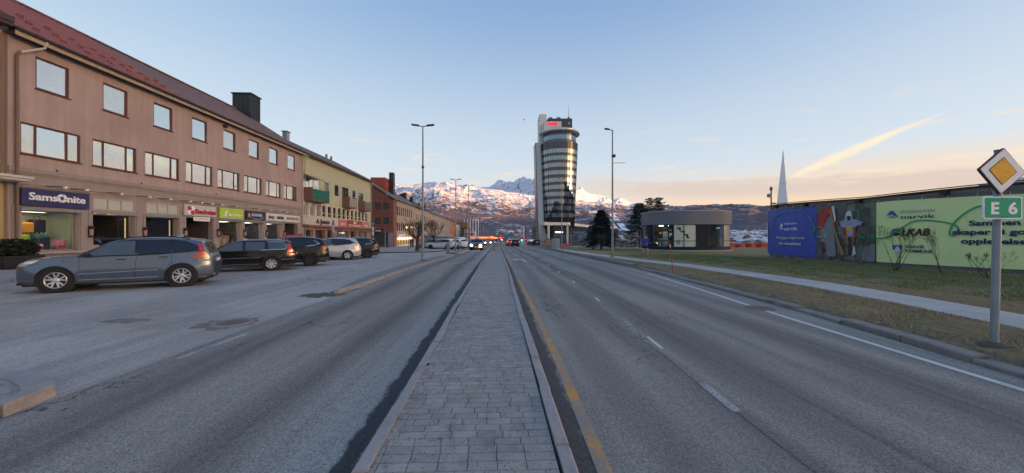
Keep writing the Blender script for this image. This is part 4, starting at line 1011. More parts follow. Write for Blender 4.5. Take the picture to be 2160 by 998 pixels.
mb = MB(); mb.box(.161, .166, -.03, .03, 0, .37); mb.box(-.16, .16, -.03, .03, .361, .366); mb.tube([(.17, 0, .25), (.2, .1, .33), (.19, .17, .27), (.17, 0, .25), (.2, -.1, .33), (.19, -.17, .27), (.17, 0, .25)], .02, 5); mb.build('ribbon', ws, o, world=False)
o = thing('poster', 'blue and lime travel poster at the left of the show window', 'poster', tuple(fr(b0 + .22, zf + .6, -1.4)))
mb = MB(); mb.fbox(fr, b0 + .02, b0 + .34, 1.7, 2.5, -1.32, -1.3); mb.build('print', mat('poster_blue', (.06, .16, .42), .5, .4, 3.), o); mb = MB(); mb.fbox(fr, b0 + .345, b0 + .5, 1.7, 2.5, -1.32, -1.3); mb.build('border', mat('poster_lime', (.38, .5, .03), .5), o)
def bust(y, d, z, m, label, h=.7):
    o = thing('display_dummy', label, 'mannequin', tuple(fr(y, z, d)))
    mb = MB(); mb.lathe([(.16, 0), (.17, .1), (.14, .25), (.19, .45), (.16, .55), (.06, .6), (.055, .66)], seg=12); mb.build('torso', m, o, True, False)
    mb = MB(); mb.lathe([(.02, .66), (.08, .70), (.10, .78), (.08, .87), (.01, .9)], seg=10); mb.build('head', mat('dummy_skin', (.5, .36, .26), .7) if 'dummy_skin' not in bpy.data.materials else bpy.data.materials['dummy_skin'], o, True, False); return o
def blobby(name, label, cat, y, d, z, w, h, m, grp=None):
    o = thing(name, label, cat, tuple(fr(y, z, d)), group=grp); mb = MB(); mb.box(-.18, .18, -w / 2, w / 2, 0, h); mb.build('body', m, o, world=False, bevel=.03); mb = MB(); mb.box(-.19, .19, -w / 2 - .01, w / 2 + .01, h + .001, h + .04); mb.build('top', m, o, world=False); return o
G = 'goods in the show windows'; a, b = bays[1]
cloth = lambda n, c: bpy.data.materials[n] if n in bpy.data.materials else mat(n, c, .9, .3, 8.)
blobby('display_stand', 'pale green display stand with books in the lamp-lit window', 'display', a + .42, -.8, .62, .42, 1.45, cloth('goods_mint', (.42, .46, .36)), G)
blobby('display_table', 'table of folded goods at the left of the lamp-lit window', 'display', a + .35, -.55, .62, .6, .55, cloth('goods_peach', (.55, .38, .28)), G)
blobby('display_table', 'grey draped table in the middle of the lamp-lit window', 'display', a + 1.1, -.6, .62, .7, .5, cloth('goods_grey', (.3, .3, .34)), G)
blobby('display_table', 'yellow green table at the right of the lamp-lit window', 'display', a + 1.9, -.7, .62, .7, .6, cloth('goods_lime', (.45, .48, .2)), G)
a, b = bays[2]; blobby('price_card', 'small white price card in the slatted window', 'card', a + 1.3, -.6, .62, .2, .9, ws, G)
a, b = bays[4]
for u, h, c, n in ((.25, .8, (.05, .05, .06), 'dark pram'), (.75, 1.0, (.45, .25, .1), 'tan toy box'), (1.25, .75, (.35, .30, .27), 'beige toy animal'), (1.6, 1.05, (.28, .15, .1), 'brown toy bear')):
    blobby('toy', f'{n} in the baby shop window', 'toy', a + u, -.7, .62, .4, h, cloth('goods_' + n.split()[-1], c), G)
a, b = bays[5]; bust(a + .9, -.7, 1.0, cloth('goods_navy', (.02, .02, .05)), 'dummy in dark jumper in the souvenir window'); blobby('toy', 'pink brown soft toy pile in the souvenir window', 'toy', a + .35, -.6, .62, .7, .75, cloth('goods_pink', (.45, .24, .18)), G); blobby('toy', 'tan soft toy beside the dummy', 'toy', a + 1.3, -.6, .62, .5, .6, cloth('goods_tan', (.5, .3, .16)), G)
a, b = bays[6]; bust(a + .75, -.8, 1.25, ws, 'dummy in white dress in the bag shop window')
blobby('display_stand', 'red backdrop with flag stripes behind the white dress', 'display', a + 1.3, -1.3, .62, 1.3, 1.75, cloth('goods_red', (.38, .03, .04)), G); blobby('display_stand', 'red draped stand at the left of the bag shop window', 'display', a + .25, -.7, .62, .4, .6, bpy.data.materials['goods_red'], G)

# planter with a dark shrub by the corner
o = thing('potted_shrub', 'dark green shrub in a low black trough by the show window', 'plant', (-20.1, 16.25, .36))
mb = MB(); mb.hexa([(-.38, -.62, 0), (.38, -.62, 0), (.38, .62, 0), (-.38, .62, 0), (-.45, -.7, .5), (.45, -.7, .5), (.45, .7, .5), (-.45, .7, .5)]); mb.build('trough', mat('black_trough', (.02, .02, .022), .7), o, world=False, bevel=.02)
def leaf_cloud(name, n, fn, m, parent=None, size=(.05, .1), world=False, narrow=.35, up=.5):
    v = []; f = []
    for i in range(n):
        p = V(fn()); a = RND.random() * 6.28; el = RND.uniform(-.6, 1.2) * up; L = RND.uniform(*size)
        t = V((math.cos(a) * math.cos(el), math.sin(a) * math.cos(el), math.sin(el))); s = t.orthogonal().normalized(); s = (s * math.cos(i) + t.cross(s) * math.sin(i)) * L * narrow; k = len(v)
        v += [tuple(p - s * .6), tuple(p + t * L * .5 - s), tuple(p + t * L), tuple(p + t * L * .5 + s)]; f.append((k, k + 1, k + 2, k + 3))
    me = bpy.data.meshes.new(name); me.from_pydata(v, [], f); me.materials.append(m); return link(name, me, parent, world)
def leaf_mat(name, a, b):
    m = bpy.data.materials.new(name); m.use_nodes = True; k = NT(m.node_tree); bs = k.n('ShaderNodeBsdfPrincipled'); k.t.links.new(bs.outputs[0], k.n('ShaderNodeOutputMaterial').inputs[0])
    g = k.n('ShaderNodeNewGeometry'); k.put(bs.inputs['Base Color'], k.mix(g.outputs['Random Per Island'], (*a, 1), (*b, 1))); bs.inputs['Roughness'].default_value = .7; bs.inputs['Specular IOR Level'].default_value = .25
    return m
shrub_l = leaf_mat('dark_shrub_leaf', (.012, .022, .012), (.03, .05, .025))
def ell(rx, ry, rz, cz):
    def f():
        while True:
            p = V((RND.uniform(-1, 1), RND.uniform(-1, 1), RND.uniform(-1, 1)))
            if .25 < p.length < 1 + .2 * noise.noise(p * 2.5): return (p.x * rx, p.y * ry, cz + p.z * rz)
    return f
leaf_cloud('foliage', 5200, ell(.55, .74, .42, .78), shrub_l, o, (.05, .12))['kind'] = 'stuff'

# ------------------------------------------------------------------ the rest of the left side of the street
# neighbour at the left edge of the view
yel_wall = mat('ochre_render', (.42, .36, .20), .9, .1, .8, .08, 50., streak=.08)
nb = thing('ochre_building', 'ochre rendered neighbour building at the far left edge with a pale canopy', 'building', (FX - 5, 10, 0))
mb = MB(); mb.box(FX - 12, FX - .15, 3, Y0 - .012, -1.5, 10.55); mb.build('wall', yel_wall, nb)
mb = MB(); mb.box(FX - 12, FX + .5, 3, Y0 - .2, 10.56, 10.7); mb.box(FX - .1, FX + .55, 3, Y0 - .2, 10.71, 10.95); mb.build('roof_edge', brown_trim, nb)
mb = MB(); mb.box(FX - .14, FX + .9, 3, Y0 + .05, 4.02, 4.12); mb.box(FX - .14, FX + 1.0, 3, Y0 + .08, 4.121, 4.22); mb.build('canopy', mat('canopy_white', (.55, .52, .48), .7), nb)
mb = MB(); mb.tube([(FX + .05, Y0 - .42, .4), (FX + .05, Y0 - .42, 4.0)], .085, 10); mb.build('downpipe', mat('white_pipe', (.62, .6, .6), .6), nb)
mb = MB(); mb.tube([(FX - .05, Y0 - .18, 4.2), (FX - .05, Y0 - .18, 10.3)], .05, 8); mb.build('downpipe', brown_pipe, nb)

# yellow building with balconies
GY0, GY1 = 40.74, 62.3
pale_yellow = mat('pale_yellow_render', (.45, .47, .31), .92, .08, .6, .08, 50., bump=.15, streak=.08, dirt=(.36, .34, .22), dirt_amt=.4, ds=.6)
cream = mat('cream_paint', (.58, .54, .42), .7, .06)
mauve_brown = mat('brown_panel', (.20, .10, .08), .7, .12)
pinkstone = mat('pinkish_pier', (.33, .195, .165), .85, .12)
slate_roof = mat('grey_brown_roof', (.13, .105, .10), .85, .2, 1.2, .15, 14., bump=.3)
blind_grey = glass_mirror('grey_blind', (.8, .85, .85), (.26, .25, .23), .12)
gb = thing('yellow_building', 'pale yellow rendered building with three balconies and red shop signs', 'building', (FX - 5, 51, 0))
up = [(fy(640), fy(675), 6.35, 8.15), (fy(684.5), fy(693), 6.6, 8.2), (fy(706), fy(714.5), 6.85, 8.25), (fy(721.8), fy(735.5), 6.3, 8.3), (fy(743.5), fy(749.7), 6.5, 8.25), (fy(756), fy(766.5), 6.3, 8.2)]
spans = [(67, 105), (117, 155), (165, 200), (208, 240), (250, 282), (290, 318), (327, 354), (360, 386), (393, 417), (425, 447), (453, 475), (480, 501), (507, 527), (532, 552)]
low = [(fy(620 + a / 3.5625), fy(620 + b / 3.5625), 3.92, 5.35) for a, b in spans]
mb = MB(); wall(mb, fr, GY0, GY1, 3.0, 10.6, up + low, .14)
mb.box(FX - 12, FX - .001, GY1 - .2, GY1, -2, 10.6); mb.box(FX - 12, FX - 11.8, GY0, GY1 - .2, -2, 10.6)
mb.hexa([(FX - 12, GY1 - .2, 10.6), (FX, GY1 - .2, 10.6), (FX, GY1, 10.6), (FX - 12, GY1, 10.6), (FX - 6.01, GY1 - .2, 14), (FX - 5.99, GY1 - .2, 14), (FX - 5.99, GY1, 14), (FX - 6.01, GY1, 14)])
mb.build('wall', pale_yellow, gb)
mb = MB(); mb.box(FX - 11.6, FX - .35, GY0 + .1, GY1 - .3, 3.1, 10.5); mb.build('room_core', shop_dark, gb)
for i, (a, b, c, e) in enumerate(up): window(gb, fr, a, b, c, e, (.33, .6) if i == 0 else ((.5,) if i == 3 else ()), brown_trim if i else cream, glass_top if i in (0, 5) else glass_room, .1, .07)
for i, (a, b, c, e) in enumerate(low): window(gb, fr, a, b, c, e, () , cream, blind_grey if i < 3 else glass_room, .1, .06, cream, vs=() if i < 3 else (.34,))
mb = MB(); ribs_y = [(p[1] + q[0]) / 2 for p, q in zip(low, low[1:])]
for y in ribs_y: mb = MB(); mb.fbox(fr, y - .16, y + .16, 3.86, 5.42, .002, .07); mb.build('mullion_post', cream, gb)
def balcony(a, b, zf, zt, front, lab=None):
    mb = MB(); P = 1.0; mb.fbox(fr, a, b, zf - .12, zf, .001, P); bl = mb.build('balcony', mauve_brown, gb)
    mb = MB(); mb.fbox(fr, a, a + .06, zf + .001, zt, .001, P); mb.build('side_panel', mauve_brown, bl); mb = MB(); mb.fbox(fr, b - .06, b, zf + .001, zt, .001, P); mb.build('side_panel', mauve_brown, bl)
    mb = MB(); mb.fbox(fr, a + .065, b - .065, zf + .04, zt - .12, P - .05, P - .005); o = mb.build('front_panel', front, bl)
    if lab: o['label'] = lab
    mb = MB(); mb.tube([fr(a, zt + .06, P - .02), fr(b, zt + .06, P - .02)], .03, 6); mb.build('handrail', M['steel'], bl)
    return bl
gtex = mat('green_balcony_cloth', (.01, .13, .085), .7, .35, 3., squash=(1, 4, .2))
balcony(41.0, fy(695, FX + 1), 5.62, 6.95, gtex, 'dark green cloth screen')
balcony(fy(721.5), fy(753, FX + 1), 5.6, 6.95, mat('balcony_slats', (.30, .27, .24), .7, .5, 5., squash=(1, 6, .2)))
balcony(fy(755.5), fy(782, FX + 1), 5.55, 6.9, mat('balcony_cloth', (.16, .14, .15), .8, .2), 'dark cloth hung over the rail')
mb = MB(); a, b = fy(640), fy(684, FX + .9); mb.hexa([fr(a, 8.35, .02), fr(b, 8.35, .02), fr(b, 7.95, .95), fr(a, 7.95, .95), fr(a, 8.42, .02), fr(b, 8.42, .02), fr(b, 8.0, .95), fr(a, 8.0, .95)]); mb.build('awning', mat('awning_cloth', (.27, .16, .125), .9, .2), gb)
# sign band, ledge, shop front
mb = MB(); mb.fbox(fr, GY0 + .15, fy(712), 2.92, 3.82, .003, .10); mb.build('sign_band', mat('sign_band_white', (.50, .45, .42), .7, .1), gb)
mb = MB(); mb.fbox(fr, GY0 - .1, GY1 + .05, 2.66, 2.88, .0, .7); mb.build('ledge', mat('ledge_brown', (.20, .10, .085), .7, .15), gb)
piers = [638, 660, 668, 690, 697, 708, 734, 737.5, 752, 755, 775, 780]
hol = [(fy(640.5), fy(660.5), .3, 2.35, .5), (fy(665), fy(686.5), .2, 2.35, .5), (fy(690.5), fy(704), .3, 2.35, .5), (fy(711), fy(735.5), .3, 2.35, .4), (fy(739), fy(751.5), .1, 2.35, .8), (fy(755), fy(774), .3, 2.35, .4)]
mb = MB(); wall(mb, fr, GY0, GY1, -2, 2.66, hol, .4); mb.build('shop_front_wall', pinkstone, gb)
for i, h in enumerate(hol):
    if i in (0, 2): 
        window(gb, fr, h[0], h[1], h[2], h[3], (.6,), M['black'], shop_glass, .42, .05, name='shop_window')
        mb = MB(); mb.fbox(fr, h[0], h[1], h[2], h[3], -1.9, -1.85); mb.build('back_wall', shop_dark, gb); mb = MB(); mb.fbox(fr, h[0] + .3, h[1] - .3, 2.2, 2.3, -1.2, -1.1); mb.build('shop_light', glow('lime_light', (.95, 1., .5), 3.) if i == 0 else bpy.data.materials['lime_light'], gb)
    elif i in (3, 5): window(gb, fr, h[0], h[1], h[2], h[3], (.48,), M['black'], glass_mirror('poster_glass', (.7, .75, .8), (.20, .22, .22), .12) if i == 3 else bpy.data.materials['poster_glass'], .3, .06, name='shop_window')
    else: window(gb, fr, h[0], h[1], h[2], h[3], (.5,), brown_trim, glass_room, .45, .08, name='shop_door')
bust(hol[0][0] + .5, -1.1, .5, mat('dummy_green', (.12, .38, .08), .8), 'dummy in bright green top in the first yellow building window'); bust(hol[0][0] + 1.5, -1., .5, ws, 'dummy in pale top beside the green one')
def roof_gable(parent, y0, y1, zeave, rise, m, depth=12., over=.45, nm='roof', X=FX):
    mb = MB(); t = .12; xm = X - depth / 2; xe_ = X + over; xb = X - depth - over; zr_ = zeave + rise
    mb.hexa([(xe_, y0, zeave - t), (xe_, y1, zeave - t), (xm, y1, zr_ - t), (xm, y0, zr_ - t), (xe_, y0, zeave), (xe_, y1, zeave), (xm, y1, zr_), (xm, y0, zr_)])
    mb.hexa([(xm, y0, zr_ - t), (xm, y1, zr_ - t), (xb, y1, zeave - t), (xb, y0, zeave - t), (xm, y0, zr_), (xm, y1, zr_), (xb, y1, zeave), (xb, y0, zeave)])
    return mb.build(nm, m, parent)
rg = roof_gable(gb, GY0 + .14, GY1 + .3, 10.68, 3.3, slate_roof)
mb = MB(); mb.fbox(fr, GY0 + .14, GY1 + .2, 10.42, 10.54, .30, .44); mb.build('fascia', mat('roof_fascia', (.30, .17, .13), .7), gb)
mb = MB(); mb.tube([(FX + .5, GY0 + .2, 10.5), (FX + .5, GY1 + .2, 10.5)], .06, 6); mb.build('gutter', brown_trim, gb)
for y in (44.5, 49, 54, 58.5):
    mb = MB(); z = 11.7; mb.hexa([(FX - 1.9, y, z - .05), (FX - 1.9, y + 1.1, z - .05), (FX - 3.0, y + 1.1, z + .58), (FX - 3.0, y, z + .58), (FX - 1.9, y, z + .1), (FX - 1.9, y + 1.1, z + .1), (FX - 3.0, y + 1.1, z + .73), (FX - 3.0, y, z + .73)]); mb.build('skylight', lead, rg)
mb = MB(); mb.box(-23.95, -23.45, 42.3, 42.85, 11.8, 13.25); v = mb.build('roof_vent', M['steel'], gb); mb = MB(); mb.box(-24.03, -23.37, 42.2, 42.95, 13.27, 13.36); mb.build('cap', M['grey_metal'], v)
for y in (53.5, 55.): mb = MB(); mb.lathe([(.16, 12), (.16, 13.2)], (-24.2, y, 0), 8); mb.build('roof_vent', M['grey_metal'], gb)
mb = MB(); mb.tube([fr(GY1 - .1, 10.5, .5), fr(GY1 - .15, 9.8, .1), fr(GY1 - .15, .1, .1)], .05, 6); mb.build('downpipe', pale_yellow, gb)
mb = MB(); mb.tube([fr(GY0 + .45, 10.45, .5), fr(GY0 + .42, 9.7, .1), fr(GY0 + .42, .3, .1)], .05, 6); mb.build('downpipe', pale_yellow, gb)
def wall_sign(name, label, y0, y1, z0, z1, m, d, grp=None):
    o = thing(name, label, 'shop sign', tuple(fr((y0 + y1) / 2, z0, d)), group=grp); mb = MB(); mb.fbox(fr, y0, y1, z0, z1, d, d + .1); mb.build('panel', m, o); return o
o = thing('shop_sign', 'black clothes shop lettering on the pale sign band', 'shop sign', tuple(fr(fy(672), 3.2, .11)))
text('A. Jensen', .52, fr, fy(665), 3.12, .105, ink, o, width=fy(692.5) - fy(665), bold=.03, depth=.08)
salmon = mat('sign_salmon', (.50, .17, .15), .6, .1); brick_sign = mat('sign_brick_red', (.26, .055, .04), .6, .15); warm_white = mat('sign_warm_white', (.72, .55, .48), .5)
o = wall_sign('shop_sign', 'salmon pink sign panel next to the black lettering', fy(712.3), fy(729.8), 2.9, 3.86, salmon, .02); text('AAREN', .34, fr, fy(716.5), 3.1, .12, warm_white, o, width=fy(726) - fy(716.5), bold=.03)
o = wall_sign('shop_sign', 'brick red sign with two lines of pale lettering between pink panels', fy(729.9), fy(761.5), 2.9, 3.86, brick_sign, .02); text('ELEKTROMARKED', .3, fr, fy(733), 3.0, .12, warm_white, o, width=fy(760) - fy(733), bold=.03); mb = MB(); mb.fbox(fr, fy(744), fy(750), 3.42, 3.72, .12, .14); mb.build('emblem', warm_white, o)
o = wall_sign('shop_sign', 'salmon pink sign panel at the far corner of the yellow building', fy(761.7), fy(777), 2.9, 3.84, salmon, .02); text('AAREN', .34, fr, fy(765.5), 3.08, .12, warm_white, o, width=fy(774) - fy(765.5), bold=.03)

# brick corner building across the side street
BY0, BY1 = 75.4, 96.0
def brick_mat(name, col, mortar_c, sx=4.2):
    m = bpy.data.materials.new(name); m.use_nodes = True; k = NT(m.node_tree); b = k.n('ShaderNodeBsdfPrincipled'); k.t.links.new(b.outputs[0], k.n('ShaderNodeOutputMaterial').inputs[0])
    p = k.pos(); x, y, z = k.xyz(p); t = k.n('ShaderNodeTexBrick'); k.put(t.inputs['Vector'], k.vec(k.m('ADD', x, y), z, 0.)); t.inputs['Scale'].default_value = sx
    t.inputs['Color1'].default_value = (*col, 1); t.inputs['Color2'].default_value = (col[0] * .65, col[1] * .6, col[2] * .6, 1); t.inputs['Mortar'].default_value = (*mortar_c, 1); t.inputs['Mortar Size'].default_value = .012
    k.put(b.inputs['Base Color'], k.mix(1., t.outputs[0], k.m('ADD', .7, k.m('MULTIPLY', k.noise(p, .9, 4), .6)), 'MULTIPLY')); b.inputs['Roughness'].default_value = .9; return m
brick = brick_mat('red_brick', (.235, .085, .062), (.16, .10, .085)); brick2 = brick_mat('red_brick_pier', (.30, .12, .085), (.2, .13, .11)); tan = mat('tan_render', (.38, .32, .255), .9, .1, .5, streak=.08)
bb = thing('brick_building', 'red brick corner building with tan street front and dark gable windows', 'building', (FX - 6, 85, -.6))
frg = Fr((FX - 13, BY0, 0), (1, 0, 0), (0, -1, 0))                      # gable faces the camera
gw = []
for z0, z1 in ((7.0, 8.3), (4.05, 5.3)):
    for a, b in ((791.5, 802.5), (808.5, 820)):
        X = lambda px: BY0 * ((math.sin(YAW) + (px - 1080) / 784 * math.cos(YAW)) / (math.cos(YAW) - (px - 1080) / 784 * math.sin(YAW)))
        gw.append((X(a) - FX + 13, X(b) - FX + 13, z0, z1))
dg = [(13 - 3.9, 13 - .95, -.2, 2.2, .5)]
mb = MB(); wall(mb, frg, 0, 13, -2.5, 9.0, gw + dg, .2)
mb.hexa([(FX - 13, BY0, 9.0), (FX, BY0, 9.0), (FX, BY0 + .2, 9.0), (FX - 13, BY0 + .2, 9.0), (FX - 6.6, BY0, 13.4), (FX - 6.4, BY0, 13.4), (FX - 6.4, BY0 + .2, 13.4), (FX - 6.6, BY0 + .2, 13.4)]); mb.build('gable_wall', brick, bb)
for g in gw: window(bb, frg, *g, (), M['black'], glass_room, .15, .1, brick2)
mb = MB(); wall(mb, frg, dg[0][0], dg[0][1], dg[0][2], dg[0][3], [], d=-.5); mb.build('dark_shopfront', glass_room, bb)
mb = MB(); mb.fbox(frg, 13 - .9, 13 + .02, -2.5, 2.25, .005, .12); mb.build('stone_pier', mat('grey_rubble', (.24, .24, .26), .9, .35, 3., .2, 20., bump=.6, bs=12.), bb)
fcols = [fy(837 + i * 4.25) for i in range(8)]
fw = [(y, y + .95, z0, z1) for y in fcols for z0, z1 in ((5.95, 7.85), (2.75, 4.45)) if y + .95 < BY1 - .3]
mb = MB(); wall(mb, fr, BY0 + 2.6, BY1, 1.6, 9.0, fw, .15); mb.build('front_wall', tan, bb)
for g in fw: window(bb, fr, *g, (), M['black'], glass_room, .12, .08)
mb = MB(); mb.fbox(fr, BY0 + .2, BY0 + 2.6, -2.5, 9.0, -.3, .04)
for j in range(9): mb.fbox(fr, BY0 + .25, BY0 + 2.55, -1 + j * 1.1, -.96 + j * 1.1, .041, .05)
mb.build('corner_pier', brick2, bb)
mb = MB(); wall(mb, fr, BY0 + 2.6, BY1, -2.5, 1.6, [(BY0 + 3 + i * 2.4, BY0 + 5.1 + i * 2.4, -.3, 1.5, .3) for i in range(7)], .3); mb.build('shop_front_wall', cream, bb)
for i in range(7): window(bb, fr, BY0 + 3 + i * 2.4, BY0 + 5.1 + i * 2.4, -.3, 1.5, (.5,), cream, glass_room, .25, .07, name='shop_window')
mb = MB(); mb.fbox(fr, BY0 + 2.7, BY0 + 8, 1.65, 2.0, .02, .5); mb.build('shop_canopy', ws, bb)
fairy = glow('fairy_light', (1., .62, .18), 4.)
for i in range(11):
    mb = MB(); y = BY0 + 3.4 + i * 1.15; mb.fbox(fr, y, y + .42, .95, 1.16, .06, .2); mb.build('string_light', fairy, bb)
mb = MB(); mb.box(FX - 13, FX - .35, BY0 + .55, BY1, -2, 8.95); mb.build('inner_wall', shop_dark, bb)
roof_gable(bb, BY0 - .25, BY1, 9.08, 4.5, mat('grey_tile_roof', (.15, .135, .13), .85, .25, 2., .2, 12., bump=.3), 13., .4)
mb = MB(); mb.box(FX - 6.3, FX - 3.2, BY0 + 5.5, BY0 + 9, 11, 14.2); mb.build('roof_box', mat('red_roof_cladding', (.33, .06, .035), .6, .15), bb)
mb = MB(); mb.box(FX - 3.1, FX - 2.2, BY0 + 8, BY0 + 9.4, 10, 15.7); mb.build('chimney', chm, bb)
o = thing('shop_sign', 'black sign with white lettering over the brick gable entrance', 'shop sign', (-23, BY0 - .1, 2.3)); mb = MB(); mb.fbox(frg, 13 - 4.35, 13 - 2.0, 2.3, 3.0, .02, .2); mb.build('panel', M['black'], o); text('WIVEL', .30, frg, 13 - 3.45, 2.5, .2, ws, o, width=1.25, bold=.03)
mb = MB(); mb.tube([frg(13 - 4.1, 2.75, .21), frg(13 - 3.95, 2.45, .21), frg(13 - 3.75, 2.75, .21)], .03, 4); mb.build('emblem', mat('sign_gold', (.5, .36, .1), .5), o)

# further houses down the street
def row_house(name, label, y0, y1, zeave, rise, m_wall, m_roof, rows, ww, gap, X=FX, shop=True, gm=None, depth=12.):
    h = thing(name, label, 'building', (X - 5, (y0 + y1) / 2, float(gz(y0)))); f = Fr((X, 0, 0), (0, 1, 0), (1, 0, 0)); hs = []
    n = max(1, int((y1 - y0 - .6) / (ww + gap)))
    for z0, z1 in rows:
        for i in range(n): y = y0 + (y1 - y0) * (i + .5) / n - ww / 2; hs.append((y, y + ww, z0, z1))
    zb = float(gz(y1)) - 1; mb = MB(); wall(mb, f, y0, y1, zb, zeave, hs, .15); mb.box(X - depth, X - .3, y0 + .2, y1, zb, zeave - .05); mb.box(X - depth, X - .001, y0, y0 + .199, zb, zeave)
    if rise > .1: mb.hexa([(X - depth, y0, zeave), (X, y0, zeave), (X, y0 + .2, zeave), (X - depth, y0 + .2, zeave), (X - depth / 2 - .01, y0, zeave + rise - .1), (X - depth / 2 + .01, y0, zeave + rise - .1), (X - depth / 2 + .01, y0 + .2, zeave + rise - .1), (X - depth / 2 - .01, y0 + .2, zeave + rise - .1)])
    mb.build('wall', m_wall, h)
    for g in hs: window(h, f, *g, (), cream, glass_room, .12, .1)
    if rise > .1: roof_gable(h, y0 - .1, y1 + .05, zeave + .06, rise, m_roof, depth, .4, X=X)
    if shop:
        mb = MB(); z = float(gz((y0 + y1) / 2)); mb.fbox(f, y0 + .3, y1 - .3, z + .5, z + 2.6, .004, .06); mb.build('shop_front', glass_room, h); mb = MB(); mb.fbox(f, y0 + .2, y1 - .2, z + 2.7, z + 3.05, .004, .9); mb.build('canopy', lead, h)
    return h
tile = bpy.data.materials['grey_tile_roof']
h = row_house('tan_building', 'tan rendered building beyond the brick corner with dark roof and chimneys', 96.1, 116.4, 8.9, 3.6, mat('tan_render_light', (.40, .335, .265), .9, .1), mat('dark_tile', (.06, .058, .06), .8, .2), ((5.6, 7.5), (2.6, 4.3)), 1.1, 1.2)
for y, x in ((98, -24), (100.2, -25.4), (108, -24.5)): mb = MB(); mb.box(x - .9, x, y, y + 1.0, 10, 12.9); mb.build('chimney', chm, h)
h = row_house('grey_building', 'grey beige rendered house with long slate roof behind the bare trees', 116.6, 150, 8.6, 3.4, mat('grey_beige_render', (.36, .32, .27), .9, .1), tile, ((5.2, 7.1), (2.0, 3.9)), 1.2, 2.2)
for y, x in ((120, -25), (126, -24.5)): mb = MB(); mb.box(x - .9, x, y, y + 1.0, 9.6, 12.0); mb.build('chimney', chm, h)
row_house('grey_house', 'narrow cool grey house between the beige one and the orange one', 150.2, 164, 8.4, 3.2, mat('cool_grey_render', (.30, .29, .29), .9, .1), mat('dark_tile2', (.05, .05, .055), .8, .2), ((5.0, 6.8), (1.8, 3.6)), 1.1, 1.5)
row_house('orange_house', 'orange rendered house far down the street', 164.2, 187, 8.2, 3.0, mat('orange_render', (.45, .20, .09), .9, .1), bpy.data.materials['dark_tile2'], ((4.8, 6.6), (1.4, 3.2)), 1.2, 2.)
row_house('white_house', 'small white rendered house beyond the orange one', 187.2, 206, 7.4, 0, mat('white_render', (.58, .56, .53), .9, .06), lead, ((4.6, 6.2), (1.4, 3.)), 1.3, 2.4)
# culture house with bronze top and white fins
chh = thing('culture_house', 'modern hall with bronze roof block and tall white fins far down the street', 'building', (-25, 235, -3))
mb = MB(); mb.box(-44, -20.5, 212, 236, -4, 5.6); mb.build('hall', mat('hall_dark', (.06, .045, .04), .7), chh)
mb = MB(); mb.box(-40, -17.5, 213.5, 236, 5.9, 9.3); mb.build('bronze_block', mat('bronze_cladding', (.22, .125, .06), .6, .25, .6), chh)
mb = MB(); mb.box(-27, -20.45, 211.2, 211.9, 2.6, 5.55); mb.build('glass_bay', glass_top, chh)
mb = MB(); mb.box(-20.4, -14.6, 238, 262, -4, 4.4); mb.build('white_block', ws, chh)
for j in range(3): mb = MB(); mb.box(-20.2, -15, 237.7, 237.95, -2.6 + 2.3 * j, -1.1 + 2.3 * j); mb.build('glazing', glass_room, chh)
for j in range(6): mb = MB(); x = -20.8 + j * 1.62; mb.box(x, x + .42, 230 + j * 2.2, 231.2 + j * 2.2, -4, 12.2); mb.build('fin', ws, chh)

# ------------------------------------------------------------------ hotel tower, pavilion, stage wall, spire
def rayk(px):
    u = (px - 1080) / 784; return (math.sin(YAW) + u * math.cos(YAW)) / (math.cos(YAW) - u * math.sin(YAW))
def xx(px, Y): return Y * rayk(px)               # x where a photo column meets the plane y = Y
def zz(px, py, Y): 
    u = (px - 1080) / 784; return 1.7 + (497 - py) / 784 * Y / (math.cos(YAW) - u * math.sin(YAW))
HY = 172.
hot = thing('hotel_tower', 'tall tapering glass hotel tower with pale slabs, curved brim and rooftop mast', 'hotel', (xx(1177, HY + 10), HY + 10, -2.2))
pale_clad = mat('pale_cladding', (.64, .64, .61), .6, .05, .3, .03, 6., streak=.03)
tower_dark = mat('black_cladding', (.02, .022, .026), .3, .1)
spandrel = glass_mirror('spandrel_glass', (.17, .17, .18), (.016, .018, .023), .36, .03)
tw_glass = glass_mirror('tower_glass', (.46, .58, .68), (.05, .08, .10), .40, .012, .12)
tw_blind = glass_mirror('tower_blind_glass', (.52, .61, .66), (.16, .205, .22), .34, .012, .12)
def quadbox(o, name, m, pts, y0, y1):              # outline given where it shows in the photo at its own depth y0
    mb = MB(); P = [(xx(a, y0), zz(a, b, y0)) for a, b in pts]
    mb.prism(P, y0, y1, lambda a, b, y: (a, y, b)); return mb.build(name, m, o)
quadbox(hot, 'tall_slab', pale_clad, [(1138, 241), (1153, 241), (1153, 480), (1138, 480)], HY + 11.5, HY + 20)
quadbox(hot, 'left_slab', pale_clad, [(1130.5, 301), (1141, 301), (1147, 470), (1154, 473), (1154, 525), (1137, 525)], HY + 9.5, HY + 19)
quadbox(hot, 'dark_edge', tower_dark, [(1129, 301), (1130.3, 301), (1136.8, 525), (1135.2, 525)], HY + 9.7, HY + 18.5)
quadbox(hot, 'sign_block', pale_clad, [(1148, 256), (1184.5, 256), (1184.5, 281), (1148, 281)], HY + 6.4, HY + 12)
quadbox(hot, 'plant_room', mat('slate_cladding', (.055, .06, .07), .5, .1, .4), [(1155, 250), (1207, 250), (1207, 284), (1155, 284)], HY + 12.2, HY + 20)
for a in (1158, 1175): quadbox(hot, 'roof_unit', lead, [(a, 247), (a + 7, 247), (a + 7, 250), (a, 250)], HY + 13, HY + 15)
mb = MB(); x = xx(1199.5, HY + 13); z0 = 57.2
